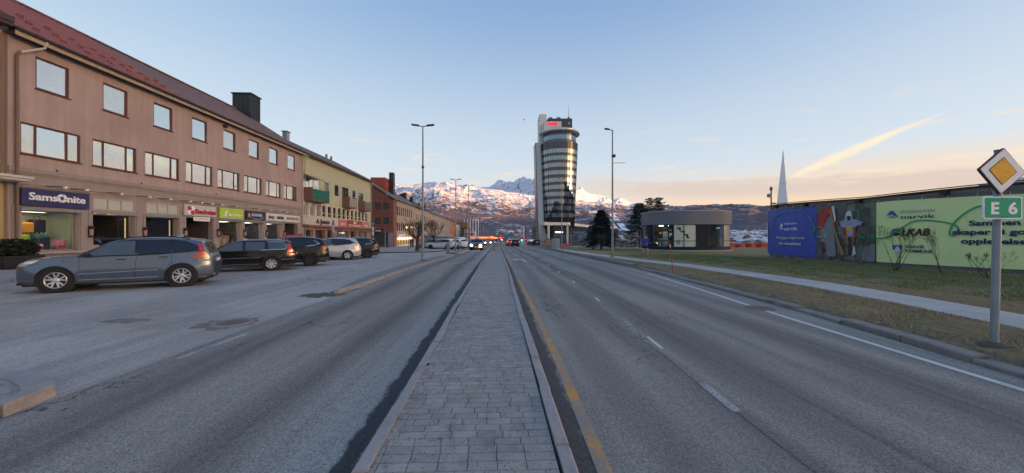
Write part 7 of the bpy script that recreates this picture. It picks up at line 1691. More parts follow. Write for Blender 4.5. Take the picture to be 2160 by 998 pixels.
# ------------------------------------------------------------------ lamps, signs, barriers, people
def gp(px, py, off=0.):                            # ground point seen at a photo pixel
    Y = 20.
    for _ in range(40):
        z = float(gz(Y)) + off; Yc = (1.7 - z) / ((py - 497) / 784); Y = Yc * (math.cos(YAW) - (px - 1080) / 784 * math.sin(YAW))
    return V((Y * rayk(px), Y, float(gz(Y)) + off))
def htop(p, py):                                   # height above p that shows at photo row py
    u = p.x / p.y; Yc = p.x * math.sin(YAW) + p.y * math.cos(YAW); return 1.7 + (497 - py) / 784 * Yc - p.z
pole_m = mat('lamp_post_steel', (.27, .285, .30), .5, .15, 2., .08, 40., metal=.4)
GL = 'street lamps along the road'
ORD = 'first second third fourth fifth sixth seventh eighth ninth tenth eleventh twelfth'.split()
def lamp(p, h, label, arms=(-1, 1), reach=.75, r=.075, extras=(), lit=False):
    o = thing('street_lamp', label, 'street lamp', p, 0, GL)
    mb = MB(); mb.tube([(0, 0, 0), (0, 0, 1.6)], [r * 1.35, r * 1.3], 12); mb.tube([(0, 0, 1.6), (0, 0, h)], [r, r * .6], 12); mb.build('post', pole_m, o, True, False, angle=40)
    mb = MB(); mb.box(-.2, .2, -.2, .2, -.02, .03); mb.build('base_plate', M['dark_metal'], o, world=False)
    mb = MB(); mb.box(-r * .8, r * .8, -r * 1.38, -r * 1.2, .55, .95); mb.build('service_door', pole_m, o, world=False)
    for s in arms:
        mb = MB(); mb.tube([(0, 0, h - .05), (s * .3, 0, h + .03)], .035, 6); mb.build('arm', pole_m, o, world=False)
        mb = MB(); a, b = s * .26, s * reach; mb.hexa([(a, -.14, h + .0), (b, -.16, h + .06), (b, .16, h + .06), (a, .14, h + .0), (a, -.12, h + .07), (b, -.14, h + .12), (b, .14, h + .12), (a, .12, h + .07)]); mb.build('lamp_head', M['dark_metal'], o, world=False, bevel=.01)
    for nm, f in extras: mb = MB(); f(mb); mb.build(nm, M['dark_metal'], o, world=False)
    return o
p = gp(892, 549.5, .085); p1 = p; lamp(p, htop(p, 266), 'tall twin-headed street lamp on the near left strip, closest of the lamps', extras=[('strap', lambda mb: mb.tube([(0, 0, 6.2), (0, 0, 6.35)], .085, 8))])
p = gp(1292, 543, .09); h = htop(p, 274); lamp(p, h, 'tall single-headed street lamp beside the footpath, right of the tower', (-1,), .62, .085, extras=[('side_arm', lambda mb: mb.tube([(0, 0, htop(p, 344)), (1.0, 0, htop(p, 344) + .02)], .02, 5)), ('sensor_box', lambda mb: mb.box(.02, .22, -.08, .08, htop(p, 332), htop(p, 326))), ('strap', lambda mb: mb.tube([(0, 0, 7.9), (0, 0, 8.0)], .085, 8))])
def lamp_far(px, py_top, label, H=9.4, **kw):
    d = 60.
    for _ in range(60): d = (H + float(gz(d)) - 1.7) * 784 / (497 - py_top)
    p = V((xx(px, d), d, float(gz(d)) + .08)); return lamp(p, H, label, **kw)
lamp_far(961.5, 381, 'twin-headed street lamp, second on the left strip beyond the grey bollard')
lamp_far(988.5, 393.5, 'twin-headed street lamp, third on the left strip')
for i_, (px, py) in enumerate(((1005.6, 447), (1014, 462.5), (1020, 471), (1025.5, 479), (1029, 482), (1031.5, 484))): lamp_far(px, py, ORD[i_] + ' slender street lamp of the far row beyond the third lamp', r=.11)
p = gp(1185, 526.5, .08); lamp(p, htop(p, 377), 'street lamp on the right in front of the hotel podium', (-1, 1), .5, .085, extras=[('bracket', lambda mb: mb.tube([(-.25, 0, htop(p, 434)), (-.6, 0, htop(p, 436)), (0, 0, htop(p, 432))], .05, 6)), ('bracket', lambda mb: mb.tube([(0, 0, htop(p, 416)), (.9, 0, htop(p, 417))], .03, 5))])
p = gp(1132.5, 517, .08); lamp(p, htop(p, 452), 'short pole with a side bracket left of the hotel', (), .5, .09, extras=[('bracket', lambda mb: mb.box(-.9, .3, -.05, .05, htop(p, 489), htop(p, 487)))])
# warm globe lamp by the brick building
p = gp(862.5, 526, .1); o = thing('globe_lamp', 'low lamp post with two orange globes beside the first bare tree', 'street lamp', p); h = htop(p, 481); mb = MB(); mb.tube([(0, 0, 0), (0, 0, h)], [.05, .04], 8); mb.tube([(-.3, 0, h - .05), (.3, 0, h - .05)], .03, 6); mb.build('post', M['dark_metal'], o, world=False)
for s in (-1, 1): mb = MB(); mb.lathe([(.01, -.02), (.15, .08), (.17, .2), (.1, .33), (.01, .36)], (s * .3, 0, h - .1), 10); mb.build('globe', glow('orange_globe', (1., .5, .2), .7) if s < 0 else bpy.data.materials['orange_globe'], o, True, False)

# priority road sign with route plate
p = gp(2097, 725.5, .09); o = thing('road_sign', 'leaning steel post with yellow priority diamond above a green E 6 route plate', 'road sign', p)
d = 5.85; lean = .075 / 3.0; H = htop(p, 319); px0 = p
def on_post(z): return V((lean * z, 0, z))
mb = MB(); mb.tube([(0, 0, -.1), (lean * H, 0, H)], .046, 16); mb.build('post', mat('zinc_post', (.24, .285, .31), .5, .22, 3., .1, 30., metal=.35), o, True, False, angle=40)
mb = MB(); mb.tube([(lean * H, 0, H + .001), (lean * H, 0, H + .02)], .049, 12); mb.build('post_cap', M['dark_metal'], o, world=False)
mb = MB(); mb.lathe([(.22, -.06), (.14, .0), (.07, .02), (.05, .03)], (0, 0, 0), 14, cap=False); mb.build('mud_collar', mat('post_soil', (.09, .075, .055), .95, .3), o, world=False)
tilt = math.radians(4.5); cz = htop(p, 363.5); cx = lean * cz - .075
Ud = V((math.cos(YAW), -math.sin(YAW), 0)); Nd = V((-math.sin(YAW), -math.cos(YAW), 0))
def dia(name, m, hd, d0, d1, par=o, r=.03):
    pts = []
    for i in range(4):
        a = PI / 2 * i + PI / 2 - tilt
        for e in (-.10, 0, .10): k = hd * (1 - r * (1 if e else 0) * 1.2) ; q = a + e * .55; kk = hd * (.965 if e == 0 else .93); pts.append((kk * math.cos(q), kk * math.sin(q)))
    mb = MB(); mb.prism(pts, d0, d1, lambda a, b, z: V((cx, 0, cz)) + Ud * a + V((0, 0, 1)) * b + Nd * z); return mb.build(name, m, par, world=False)
dp = dia('diamond_plate', mat('sign_edge', (.03, .03, .032), .5), .352, .07, .10)
dia('white_border', mat('sign_reflective_white', (.82, .82, .82), .6, .08, 5., coord='obj'), .332, .1005, .106, dp); dia('black_line', M['black'], .212, .1065, .109, dp); dia('yellow_field', mat('sign_amber', (.80, .37, .008), .6, .10, 6., coord='obj', dirt=(.25, .13, .02), dirt_amt=.5, ds=9.), .198, .1095, .112, dp)
pl = Fr(p + V((lean * 1.9, 0, 0)), Ud, Nd); u0, u1 = -.155, .445; z1, z0 = htop(p, 416), htop(p, 463); z0 += 0
pfr_ = Fr(p, Ud, Nd); L0 = (xx(2076.5, p.y - .09) - p.x + .003); L1 = (xx(2154, p.y - .09) - p.x + .003)
white_r = bpy.data.materials['sign_reflective_white']; green_r = mat('sign_green', (.004, .36, .20), .6, .06, 4., spec=.15)
def rrect(a, b, c, e, r, n=4): return [(b - r + r * math.cos(t), e - r + r * math.sin(t)) for t in [PI / 2 * i / n for i in range(n + 1)]] + [(a + r - r * math.sin(t), e - r + r * math.cos(t)) for t in [PI / 2 * i / n for i in range(n + 1)]] + [(a + r - r * math.cos(t), c + r - r * math.sin(t)) for t in [PI / 2 * i / n for i in range(n + 1)]] + [(b - r + r * math.sin(t), c + r - r * math.cos(t)) for t in [PI / 2 * i / n for i in range(n + 1)]]
mb = MB(); mb.prism(rrect(L0, L1, z0, z1, .03), .07, .09, pfr_); rp = mb.build('route_plate', white_r, o); mb = MB(); mb.prism(rrect(L0 + .018, L1 - .018, z0 + .018, z1 - .018, .022), .0905, .093, pfr_); mb.build('green_field', green_r, rp)
hh = (z1 - z0) * .52; text('E', hh, pfr_, L0 + .10, z0 + (z1 - z0) * .24, .0935, white_r, rp, width=.115, bold=.035, depth=.002); text('6', hh, pfr_, L0 + .355, z0 + (z1 - z0) * .24, .0935, white_r, rp, width=.135, bold=.03, depth=.002)
for zc in (z1 - .05, z0 + .05, cz - .1, cz + .1): 
    x = lean * zc; mb = MB(); mb.box(x - .06, x + .06, -.07, -.045, zc - .02, zc + .02); mb.tube([(x, 0, zc - .015), (x, 0, zc + .015)], .052, 12); mb.build('clamp', M['steel'], o, world=False)
for a, b in ((L0 + .27, z1 - .035), (L0 + .34, z1 - .035), (L0 + .27, z0 + .035), (L0 + .34, z0 + .035)): mb = MB(); mb.lathe([(.008, 0), (.008, .004), (.001, .005)], fn=lambda x, y, z, a=a, b=b: pfr_(a + x, b + y, .0935 + z), seg=8); mb.build('rivet', M['black'], rp)

# leaning red snow stake on the verge and two thin ones farther off
def stake(px, py, pxt, pyt, label, r=.018):
    p = gp(px, py, .09); o = thing('snow_stake', label, 'marker stake', p, 0, 'red snow stakes'); h = htop(p, pyt); x = xx(pxt, p.y) - p.x
    mb = MB(); mb.tube([(0, 0, -.05), (x, 0, h)], [r, r * .8], 8); mb.build('stake', mat('snow_stake_red', (.52, .03, .025), .5, .15) if 'snow_stake_red' not in bpy.data.materials else bpy.data.materials['snow_stake_red'], o, world=False); t = V((x, 0, h)); mb = MB(); mb.tube([t * .80, t * .88], [r * 1.08] * 2, 8); mb.build('reflector', ws, o, world=False)
stake(1420, 575, 1412.5, 508, 'leaning red snow stake on the right verge in front of the pavilion'); stake(968, 531, 968, 513, 'thin upright red stake left of the road by the second lamp'); stake(1060, 515, 1060, 500, 'thin red stake beside the far traffic light')

# parking signs
pblue2 = mat('sign_parking_blue', (.012, .04, .25), .45, .05)
def psign(X, px, tops, label, meter=False):
    Y = X / rayk(px); p = V((X, Y, .1 + float(gz(Y)))); o = thing('parking_sign', label, 'sign', p, 0, 'blue parking signs'); z = lambda py: zz(px, py, Y); f = Fr((X, Y, 0), (.75, -.66, 0), (-.66, -.75, 0))
    mb = MB(); mb.tube([(X, Y, p.z), (X, Y, z(tops[0]))], .035, 8); mb.build('post', M['steel'], o); w = .20
    mb = MB(); mb.fbox(f, -w, w, z(tops[1]), z(tops[0]), .04, .07); mb.build('blue_plate', pblue2, o); text('P', (z(tops[0]) - z(tops[1])) * .62, f, -.09, z(tops[1]) + .1, .072, ws, o, bold=.03, depth=.005)
    for a, b in zip(tops[1:], tops[2:]): mb = MB(); mb.fbox(f, -w, w, z(b) + .02, z(a) - .02, .04, .065); mb.build('white_plate', ws, o)
    if meter: mb = MB(); mb.fbox(f, -.18, .18, p.z, z(500), -.1, .1); mb.build('meter', M['dark_metal'], o); mb = MB(); mb.fbox(f, -.15, .15, z(510), z(503.5), .101, .12); mb.build('screen', glow('meter_screen', (1., .72, .5), .7), o)
psign(-17.3, 704, (465, 474.5, 490.5), 'blue parking sign with white plate in front of the yellow building')
psign(-14.2, 787.5, (468, 478, 488, 497), 'blue parking sign with two white plates and a ticket machine at the corner', True)
Y = 66; o = thing('street_sign', 'thin pole with a small purple sign by the brick gable', 'sign', (xx(812.5, Y), Y, float(gz(Y)))); mb = MB(); mb.tube([(0, 0, 0), (0, 0, 3.2)], .05, 6); mb.build('post', M['steel'], o, world=False); mb = MB(); mb.box(-.3, .3, -.03, .03, 2.7, 3.2); mb.build('plate', mat('sign_purple', (.16, .04, .25), .5), o, world=False)
# grey bollard, striped marker
p = gp(945, 535, .1); o = thing('bollard', 'squat grey metal bollard at the end of the left strip', 'bollard', p); h = htop(p, 512); mb = MB(); mb.box(-.17, .17, -.12, .12, .05, h); mb.build('body', M['grey_metal'], o, world=False, bevel=.03); mb = MB(); mb.box(-.2, .2, -.15, .15, 0, .05); mb.build('foot', M['dark_metal'], o, world=False)
Y = 52; o = thing('lane_marker', 'black and yellow striped marker post at the end of the median', 'marker', (xx(1047.5, Y), Y, float(gz(Y)))); z0, z1 = zz(1047, 523, Y), zz(1047, 512, Y); b = o.location
mb = MB(); mb.box(b.x - .03, b.x + .03, b.y, b.y + .06, b.z, zz(1047, 503, Y)); mb.build('post', M['steel'], o); n = 5
for i in range(n): mb = MB(); a, c = z0 + (z1 - z0) * i / n, z0 + (z1 - z0) * (i + 1) / n; mb.hexa([(b.x - .17, b.y - .05, a - .06), (b.x + .17, b.y - .05, a + .06), (b.x + .17, b.y - .01, a + .06), (b.x - .17, b.y - .01, a - .06), (b.x - .17, b.y - .05, c - .07), (b.x + .17, b.y - .05, c + .05), (b.x + .17, b.y - .01, c + .05), (b.x - .17, b.y - .01, c - .07)]); mb.build('stripe', M['black'] if i % 2 else mat('marker_yellow', (.7, .5, .1), .5) if i == 0 else bpy.data.materials['marker_yellow'], o)
mb = MB(); mb.lathe([(.22, 0), (.22, .03), (.001, .03)], fn=lambda x, y, z: (b.x + x, b.y - .02 - z, zz(1047, 506.5, Y) + y), seg=14); mb.build('blue_disc', pblue2, o)
o = thing('bollard', 'tall grey square post beside the striped marker', 'bollard', (xx(1042.6, Y), Y, float(gz(Y)))); b = o.location; mb = MB(); mb.box(b.x - .13, b.x + .13, b.y - .1, b.y + .1, b.z, zz(1043, 504, Y)); mb.build('body', M['grey_metal'], o, bevel=.02)
mb = MB(); mb.box(b.x - .15, b.x + .15, b.y - .12, b.y + .12, zz(1043, 504, Y), zz(1043, 503.2, Y)); mb.build('cap', lead, o)

# traffic works in the distance: lit orange gantry, barriers, blue container, lights, flags
Y = 150.; amber = glow('amber_works_light', (1., .24, .04), .55); amber2 = glow('amber_bright', (1., .36, .06), .6)
o = thing('works_gantry', 'orange works gantry with lit amber panels across the far road', 'gantry', (xx(1012, Y), Y, float(gz(Y))))
x0, x1 = xx(992.5, Y), xx(1033, Y); zt, zb_ = zz(1010, 499, Y), zz(1010, 503.5, Y); zg = float(gz(Y))
mb = MB(); mb.box(x0, x1, Y, Y + .5, zb_, zt); mb.build('beam', M['orange'], o)
for i in range(9): mb = MB(); a = x0 + (x1 - x0) * i / 9; mb.box(a + .1, a + (x1 - x0) / 9 - .15, Y - .06, Y - .01, zb_ + .15, zt - .15); mb.build('lamp_panel', amber2 if 4 <= i <= 7 else amber, o)
for x in (x0, (x0 + x1) / 2, x1): mb = MB(); mb.box(x - .12, x + .12, Y + .1, Y + .4, zg, zb_); mb.build('leg', M['orange'], o)
for i, (px, w, py) in enumerate(((1000, .9, 508), (1015, 1.6, 509), (1024, 1.2, 508), (1036, 1.2, 506), (1041, .9, 503))):
    Y2 = 146 - 3 * i; o = thing('site_barrier', ORD[i] + ' orange road works barrier from the left below the amber gantry', 'barrier', (xx(px, Y2), Y2, float(gz(Y2))), 0, 'orange barriers below the gantry'); mb = MB(); mb.box(-w, w, -.1, .1, .5, 1.1); mb.build('board', M['orange'], o, world=False); 
    for s in (-1, 1): mb = MB(); mb.box(s * w * .8 - .05, s * w * .8 + .05, -.2, .2, 0, .5); mb.build('leg', M['orange'], o, world=False)
    mb = MB(); mb.box(-.15, .15, -.1, .1, 1.1, 1.4); mb.build('lamp', amber, o, world=False)
Y = 140.; o = thing('works_sign', 'angled orange works sign trailer with lit arrow at the far junction', 'sign', (xx(1043, Y), Y, float(gz(Y)))); z = zz(1043, 498, Y); mb = MB(); xa, xb = xx(1034, Y), xx(1050, Y); mb.hexa([(xa, Y, z - .8), (xb, Y, z - 1.2), (xb, Y + .2, z - 1.2), (xa, Y + .2, z - .8), (xa, Y, z), (xb, Y, z - .6), (xb, Y + .2, z - .6), (xa, Y + .2, z)]); mb.build('board', amber, o); mb = MB(); x = xx(1043, Y); mb.box(x - .1, x + .1, Y, Y + .2, float(gz(Y)), z - .9); mb.build('post', M['orange'], o)
Y = 128.; o = thing('container', 'turquoise blue site container beyond the red car', 'container', (xx(1067, Y), Y, float(gz(Y)))); xa, xb = xx(1062, Y), xx(1072, Y); z0, z1 = zz(1067, 509.5, Y), zz(1067, 497.5, Y); mb = MB(); mb.box(xa, xb, Y, Y + 2.4, z0, z1); mb.build('box', mat('container_blue', (.03, .22, .36), .5, .15), o)
for i in range(6): mb = MB(); a = xa + (xb - xa) * (i + .5) / 6; mb.box(a - .05, a + .05, Y - .05, Y - .005, z0 + .1, z1 - .1); mb.build('rib', bpy.data.materials['container_blue'], o)
def tlight(px, Y, pyt, col, label, disc=None):
    o = thing('traffic_light', label, 'traffic light', (xx(px, Y), Y, float(gz(Y)))); b = o.location; z = zz(px, pyt, Y); mb = MB(); mb.tube([(b.x, Y, b.z), (b.x, Y, z)], .07, 6); mb.build('post', M['grey_metal'], o); mb = MB(); mb.box(b.x - .18, b.x + .18, Y - .2, Y - .02, z - 1.0, z); mb.build('housing', M['black'], o)
    k = {'red': .84, 'amber': .5, 'green': .17}[col]; e = {'red': (1., .03, .02), 'amber': (1., .5, .05), 'green': (.05, 1., .5)}[col]; mb = MB(); mb.lathe([(.13, 0), (.13, .03), (.001, .04)], fn=lambda x, y, zz_: (b.x + x, Y - .2 - zz_, z - 1 + k + y), seg=12); mb.build('lens', glow('lens_' + col + str(px), e, 4.), o)
tlight(1055.5, 95, 500, 'red', 'far traffic light showing red by the median'); tlight(1058, 97, 501.5, 'amber', 'far traffic light with amber lamp beside the red one'); tlight(1100.8, 92, 500, 'green', 'far traffic light showing green at the right kerb')
def rsign(px, Y, py, label, m, r=.42):
    o = thing('road_sign', label, 'road sign', (xx(px, Y), Y, float(gz(Y)))); b = o.location; z = zz(px, py, Y); mb = MB(); mb.tube([(b.x, Y, b.z), (b.x, Y, z)], .05, 6); mb.build('post', M['steel'], o); mb = MB(); mb.lathe([(r, 0), (r, .03), (.001, .035)], fn=lambda x, y, q: (b.x + x, Y - .05 - q, z + y), seg=16); d_ = mb.build('disc', m, o); mb = MB(); mb.box(b.x - r * .65, b.x + r * .65, Y - .11, Y - .09, z - r * .15, z + r * .15); mb.build('bar', ws, d_)
rs_red = mat('sign_round_red', (.62, .02, .02), .45, .05); rsign(1060.5, 96, 501.5, 'red no entry disc beside the red traffic light', rs_red, .5); rsign(1110.2, 93, 505.5, 'red no entry disc at the right kerb before the parked SUVs', rs_red, .42)
for i, (px, c1) in enumerate(((1099, (.45, .10, .14)), (1103, (.62, .5, .55)), (1106, (.05, .06, .12)))):
    Y = 104.; o = thing('flag_pole', ('flag pole with dark red hanging flag', 'flag pole with pale pink hanging flag', 'flag pole with dark navy hanging flag')[i] + ' at the right kerb', 'flag', (xx(px, Y), Y, float(gz(Y))), 0, 'flag poles'); b = o.location; z = zz(px, 477, Y); mb = MB(); mb.tube([(b.x, Y, b.z), (b.x, Y, z)], .06, 6); mb.build('pole', ws, o)
    mb = MB(); n = 8
    for j in range(n): a, c = j / n, (j + 1) / n; w = .28; mb.face((b.x + .07, Y + .03 * math.sin(j), z - .1 - 3.2 * a), (b.x + .07, Y + .03 * math.sin(j + 1), z - .1 - 3.2 * c), (b.x + .07 + w, Y + .12 * math.sin(j * 1.3 + 1), z - .2 - 3.1 * c), (b.x + .07 + w, Y + .12 * math.sin(j * 1.3), z - .2 - 3.1 * a))
    mb.build('flag', mat(f'flag_cloth_{i}', c1, .8), o)

# site fence, cabinets, board, barriers by the hotel
wire = mat('fence_wire', (.33, .35, .36), .5, .1, metal=.4)
FP = [gp(1168, 528, .07), gp(1205, 527, .07), gp(1250, 525.5, .07), gp(1300, 524, .07), gp(1352, 523, .07)]; seg = []
for a, b in zip(FP, FP[1:]):
    n = max(1, round((b - a).length / 3.3))
    for i in range(n): seg.append((a.lerp(b, i / n), a.lerp(b, (i + 1) / n)))
for i, (a, b) in enumerate(seg):
    o = thing('site_fence', ORD[i] + ' wire mesh fence panel from the grey cabinets rightwards', 'fence', a, 0, 'wire mesh site fence panels'); d = b - a; L = d.length; u = d / L; up = V((0, 0, 1)); g = .04
    P_ = lambda t, z: u * t + up * z
    mb = MB(); mb.tube([P_(g, 0.05), P_(g, 2.0), P_(L - g, 2.0), P_(L - g, .05), P_(g, .1)], .022, 5); mb.build('frame', wire, o, world=False)
    mb = MB(); n = int(L / .16)
    for j in range(1, n): t = L * j / n; mb.tube([P_(t, .1), P_(t, 2.0)], .004, 3, False)
    for z in (.5, .9, 1.3, 1.7): mb.tube([P_(g, z), P_(L - g, z)], .005, 3, False)
    mb.build('mesh', wire, o, world=False)['kind'] = 'stuff'
    mb = MB(); mb.box(-.12, .12, -.35, .35, 0, .12); mb.build('foot', M['grey_metal'], o, world=False)
def cabinet(px0, px1, py0, py1, label, m, dep=.5):
    a = gp((px0 + px1) / 2, py1, .07); o = thing('cabinet', label, 'cabinet', a); x0, x1 = xx(px0, a.y) - a.x, xx(px1, a.y) - a.x; h = htop(a, py0); mb = MB(); mb.box(x0, x1, 0, dep, .05, h); mb.build('body', m, o, world=False, bevel=.02); mb = MB(); mb.box(x0 + .05, x1 - .05, -.015, -.002, .12, h - .1); mb.build('door', m, o, world=False); mb = MB(); mb.box(x0 - .03, x1 + .03, -.03, dep + .03, h + .001, h + .05); mb.build('lid', M['grey_metal'], o, world=False); mb = MB(); mb.box(x1 - .2, x1 - .16, -.035, -.016, h * .5, h * .6); mb.build('handle', M['black'], o, world=False)
cabinet(1164, 1171.5, 503.5, 527.5, 'tall grey electrical cabinet at the right kerb before the podium', mat('cabinet_grey', (.26, .30, .33), .5, .08)); cabinet(1172.5, 1181, 503, 524.5, 'mottled pale cabinet just behind the grey one', mat('cabinet_mottled', (.40, .38, .37), .7, .5, 5.))
a = gp(1156, 523, .07); o = thing('info_board', 'wooden info board under a small dark roof by the hotel entrance', 'board', a); h = htop(a, 505); mb = MB(); mb.box(-.35, .55, 0, .06, h * .35, h * .9); mb.build('panel', mat('board_wood', (.36, .22, .13), .7, .2), o, world=False)
for x in (-.3, .1, .6): mb = MB(); mb.box(x - .05, x + .05, .061, .16, 0, h); mb.build('post', M['black'], o, world=False)
mb = MB(); mb.box(-.5, .75, -.2, .3, h, h + .09); mb.build('roof', M['black'], o, world=False)
bar_red, bar_wht = mat('barrier_red', (.50, .07, .04), .6, .15), mat('barrier_white', (.6, .6, .6), .6, .1)
k = 0
for px, py, rot, m in ((1212, 524, .2, bar_red), (1228, 523, -.2, bar_wht), (1240, 522, .1, bar_red), (1252, 523, .3, bar_wht), (1285, 521.5, -.1, bar_red), (1300, 522, .2, bar_wht), (1312, 521, 0, bar_red), (1326, 521.5, -.2, bar_red), (1338, 522, .1, bar_wht)):
    a = gp(px, py, .0) + V((0, 9, 0)); a.z = float(valley(np.array(a.x), np.array(a.y))) - .05; o = thing('site_barrier', ('red' if m is bar_red else 'white') + ' barrier block behind the site fence, ' + ORD[k] + ' in the line from the left', 'barrier', a, rot, 'plastic barriers behind the fence' if m is bar_red else 'white barriers behind the fence')
    mb = MB(); mb.hexa([(-1, -.25, 0), (1, -.25, 0), (1, .25, 0), (-1, .25, 0), (-.95, -.08, .9), (.95, -.08, .9), (.95, .08, .9), (-.95, .08, .9)]); mb.build('block', m, o, world=False, bevel=.03)
    for s in (-.5, .5): mb = MB(); mb.box(s - .2, s + .2, -.26, .26, 0, .1); mb.build('slot', M['black'], o, world=False)
    k += 1
for i, px in enumerate((1542, 1553, 1564, 1575, 1586, 1597, 1608, 1618)):
    Y = 108 + 2 * (i % 2); x = xx(px, Y); z = float(valley(np.array(x), np.array(Y))) - .06; zt = zz(px, 512.5 + (i % 3), Y); o = thing('railway_wagon', ORD[i] + ' low red wagon in the line right of the pavilion', 'wagon', (x, Y, z), 0, 'red wagons beyond the pavilion'); h = max(1.6, zt - z); mb = MB(); mb.box(-.72, .72, -.8, .8, h * .4, h); mb.build('body', bar_red if i % 3 else mat('wagon_red', (.42, .05, .04), .6, .2) if i == 0 else bpy.data.materials['wagon_red'], o, world=False); mb = MB(); mb.box(-.6, .6, -.6, .6, .25, h * .39); mb.build('chassis', M['black'], o, world=False)
# row of little square houses of the harbour side: see the town below

# ---- people
skin_m = mat('skin', (.48, .28, .20), .6, .08, coord='obj'); hair_m = mat('dark_hair', (.03, .022, .018), .8, .3, coord='obj')
def skin_obj(name, verts, edges, radii, m, parent, sub=2, roots=(0,)):
    me = bpy.data.meshes.new(name); me.from_pydata(verts, edges, []); me.materials.append(m); o = link(name, me, parent, False)
    s = o.modifiers.new('skin', 'SKIN'); s.use_smooth_shade = True
    for i, r in enumerate(radii): q = me.skin_vertices[0].data[i]; q.radius = (r, r) if not isinstance(r, tuple) else r; q.use_root = i in roots
    o.modifiers.new('sub', 'SUBSURF').levels = sub; o.modifiers['sub'].render_levels = sub
    return o
def person(label, p, rz, J, top_m, leg_m, shoe_m, group=None, bare_legs=False, long_legs=True):
    """J: joint positions, facing -Y; the body is one skinned surface, clothes are shells over it"""
    o = thing('person', label, 'person', p, rz, group); v = []; e = []; r = []; ix = {}
    def add(n, pos, rad, link_to=None):
        ix[n] = len(v); v.append(tuple(pos)); r.append(rad)
        if link_to: e.append((ix[link_to], ix[n]))
    j = {k: V(q) for k, q in J.items()}
    add('pelvis', j['pelvis'], .125); add('waist', j['pelvis'].lerp(j['chest'], .45), .12, 'pelvis'); add('chest', j['chest'], (.16, .115), 'waist'); add('neck', j['neck'], .058, 'chest'); add('jaw', j['neck'].lerp(j['head'], .45), .068, 'neck'); add('head', j['head'], (.082, .095), 'jaw'); add('crown', j['head'] + (j['head'] - j['neck']).normalized() * .085, .06, 'head')
    for s in 'LR':
        sh, el, wr = j['sh' + s], j['el' + s], j['wr' + s]; add('sh' + s, sh, .062, 'chest'); add('ua' + s, sh.lerp(el, .5), .050, 'sh' + s); add('el' + s, el, .042, 'ua' + s); add('fa' + s, el.lerp(wr, .4), .040, 'el' + s); add('wr' + s, wr, .028, 'fa' + s)
        d = (wr - el).normalized(); palm = wr + d * .06; add('palm' + s, palm, .034, 'wr' + s); side = d.cross(V((0, 1, 0))).normalized() if abs(d.y) < .9 else V((1, 0, 0)); curl = V((0, -.35, -.5))
        for f in range(4):
            q = palm + side * (.022 * (f - 1.5)) + d * .035; l = (.030, .036, .034, .026)[f]; add(f'f{f}a' + s, q, .0095, 'palm' + s); add(f'f{f}b' + s, q + (d + curl * .4).normalized() * l, .009, f'f{f}a' + s); add(f'f{f}c' + s, q + (d + curl * .4).normalized() * l + (d * .4 + curl).normalized() * l * .8, .0075, f'f{f}b' + s)
        add('tha' + s, wr + d * .03 + side * .035, .011, 'palm' + s); add('thb' + s, wr + d * .075 + side * .052, .0095, 'tha' + s)
        hp, kn, an, to = j['hip' + s], j['kn' + s], j['an' + s], j['to' + s]; add('hip' + s, hp, .092, 'pelvis'); add('th' + s, hp.lerp(kn, .45), .080, 'hip' + s); add('kn' + s, kn, .054, 'th' + s); add('ca' + s, kn.lerp(an, .35), .057, 'kn' + s); add('an' + s, an, .034, 'ca' + s); add('ft' + s, an.lerp(to, .6) + V((0, 0, -.02)), .036, 'an' + s); add('to' + s, to, .03, 'ft' + s)
    b = skin_obj('body', v, e, r, skin_m, o)
    # face: nose, eyes, mouth, ears
    h = j['head']; mb = MB(); mb.hexa([(h.x - .014, h.y - .085, h.z - .03), (h.x + .014, h.y - .085, h.z - .03), (h.x + .014, h.y - .06, h.z - .03), (h.x - .014, h.y - .06, h.z - .03), (h.x - .006, h.y - .088, h.z + .02), (h.x + .006, h.y - .088, h.z + .02), (h.x + .006, h.y - .07, h.z + .02), (h.x - .006, h.y - .07, h.z + .02)]); mb.build('nose', skin_m, o, world=False)
    for s in (-1, 1): mb = MB(); mb.box(h.x + s * .032 - .012, h.x + s * .032 + .012, h.y - .093, h.y - .08, h.z + .012, h.z + .022); mb.build('eye', M['black'], o, world=False); mb = MB(); mb.lathe([(.001, -.01), (.022, -.006), (.03, .01), (.001, .014)], fn=lambda x, y, z, s=s: (h.x + s * (.085 + z * .4), h.y + .01 + x * .6, h.z + y), seg=8); mb.build('ear', skin_m, o, world=False)
    mb = MB(); mb.box(h.x - .022, h.x + .022, h.y - .092, h.y - .075, h.z - .058, h.z - .05); mb.build('mouth', mat('lips', (.3, .1, .09), .6, coord='obj') if 'lips' not in bpy.data.materials else bpy.data.materials['lips'], o, world=False)
    mb = MB(); mb.lathe([(.094, .0), (.104, .03), (.10, .075), (.07, .115), (.001, .13)], (h.x, h.y + .018, h.z + .005), 14, cap=False); mb.build('hair', hair_m, o, True, False)
    P = lambda n: v[ix[n]]
    def shell(name, m, names, links, grow):
        vs = [P(n) for n in names]; n_ = {n: i for i, n in enumerate(names)}; rr = [tuple(q + grow for q in (r[ix[n]] if isinstance(r[ix[n]], tuple) else (r[ix[n]],) * 2)) for n in names]; return skin_obj(name, vs, [(n_[a], n_[c]) for a, c in links], rr, m, o)
    shell('jacket', top_m, ['pelvis', 'waist', 'chest', 'neck'] + [a + s for s in 'LR' for a in ('sh', 'ua', 'el', 'fa', 'wr')], [('pelvis', 'waist'), ('waist', 'chest'), ('chest', 'neck')] + [x for s in 'LR' for x in (('chest', 'sh' + s), ('sh' + s, 'ua' + s), ('ua' + s, 'el' + s), ('el' + s, 'fa' + s), ('fa' + s, 'wr' + s))], .018)
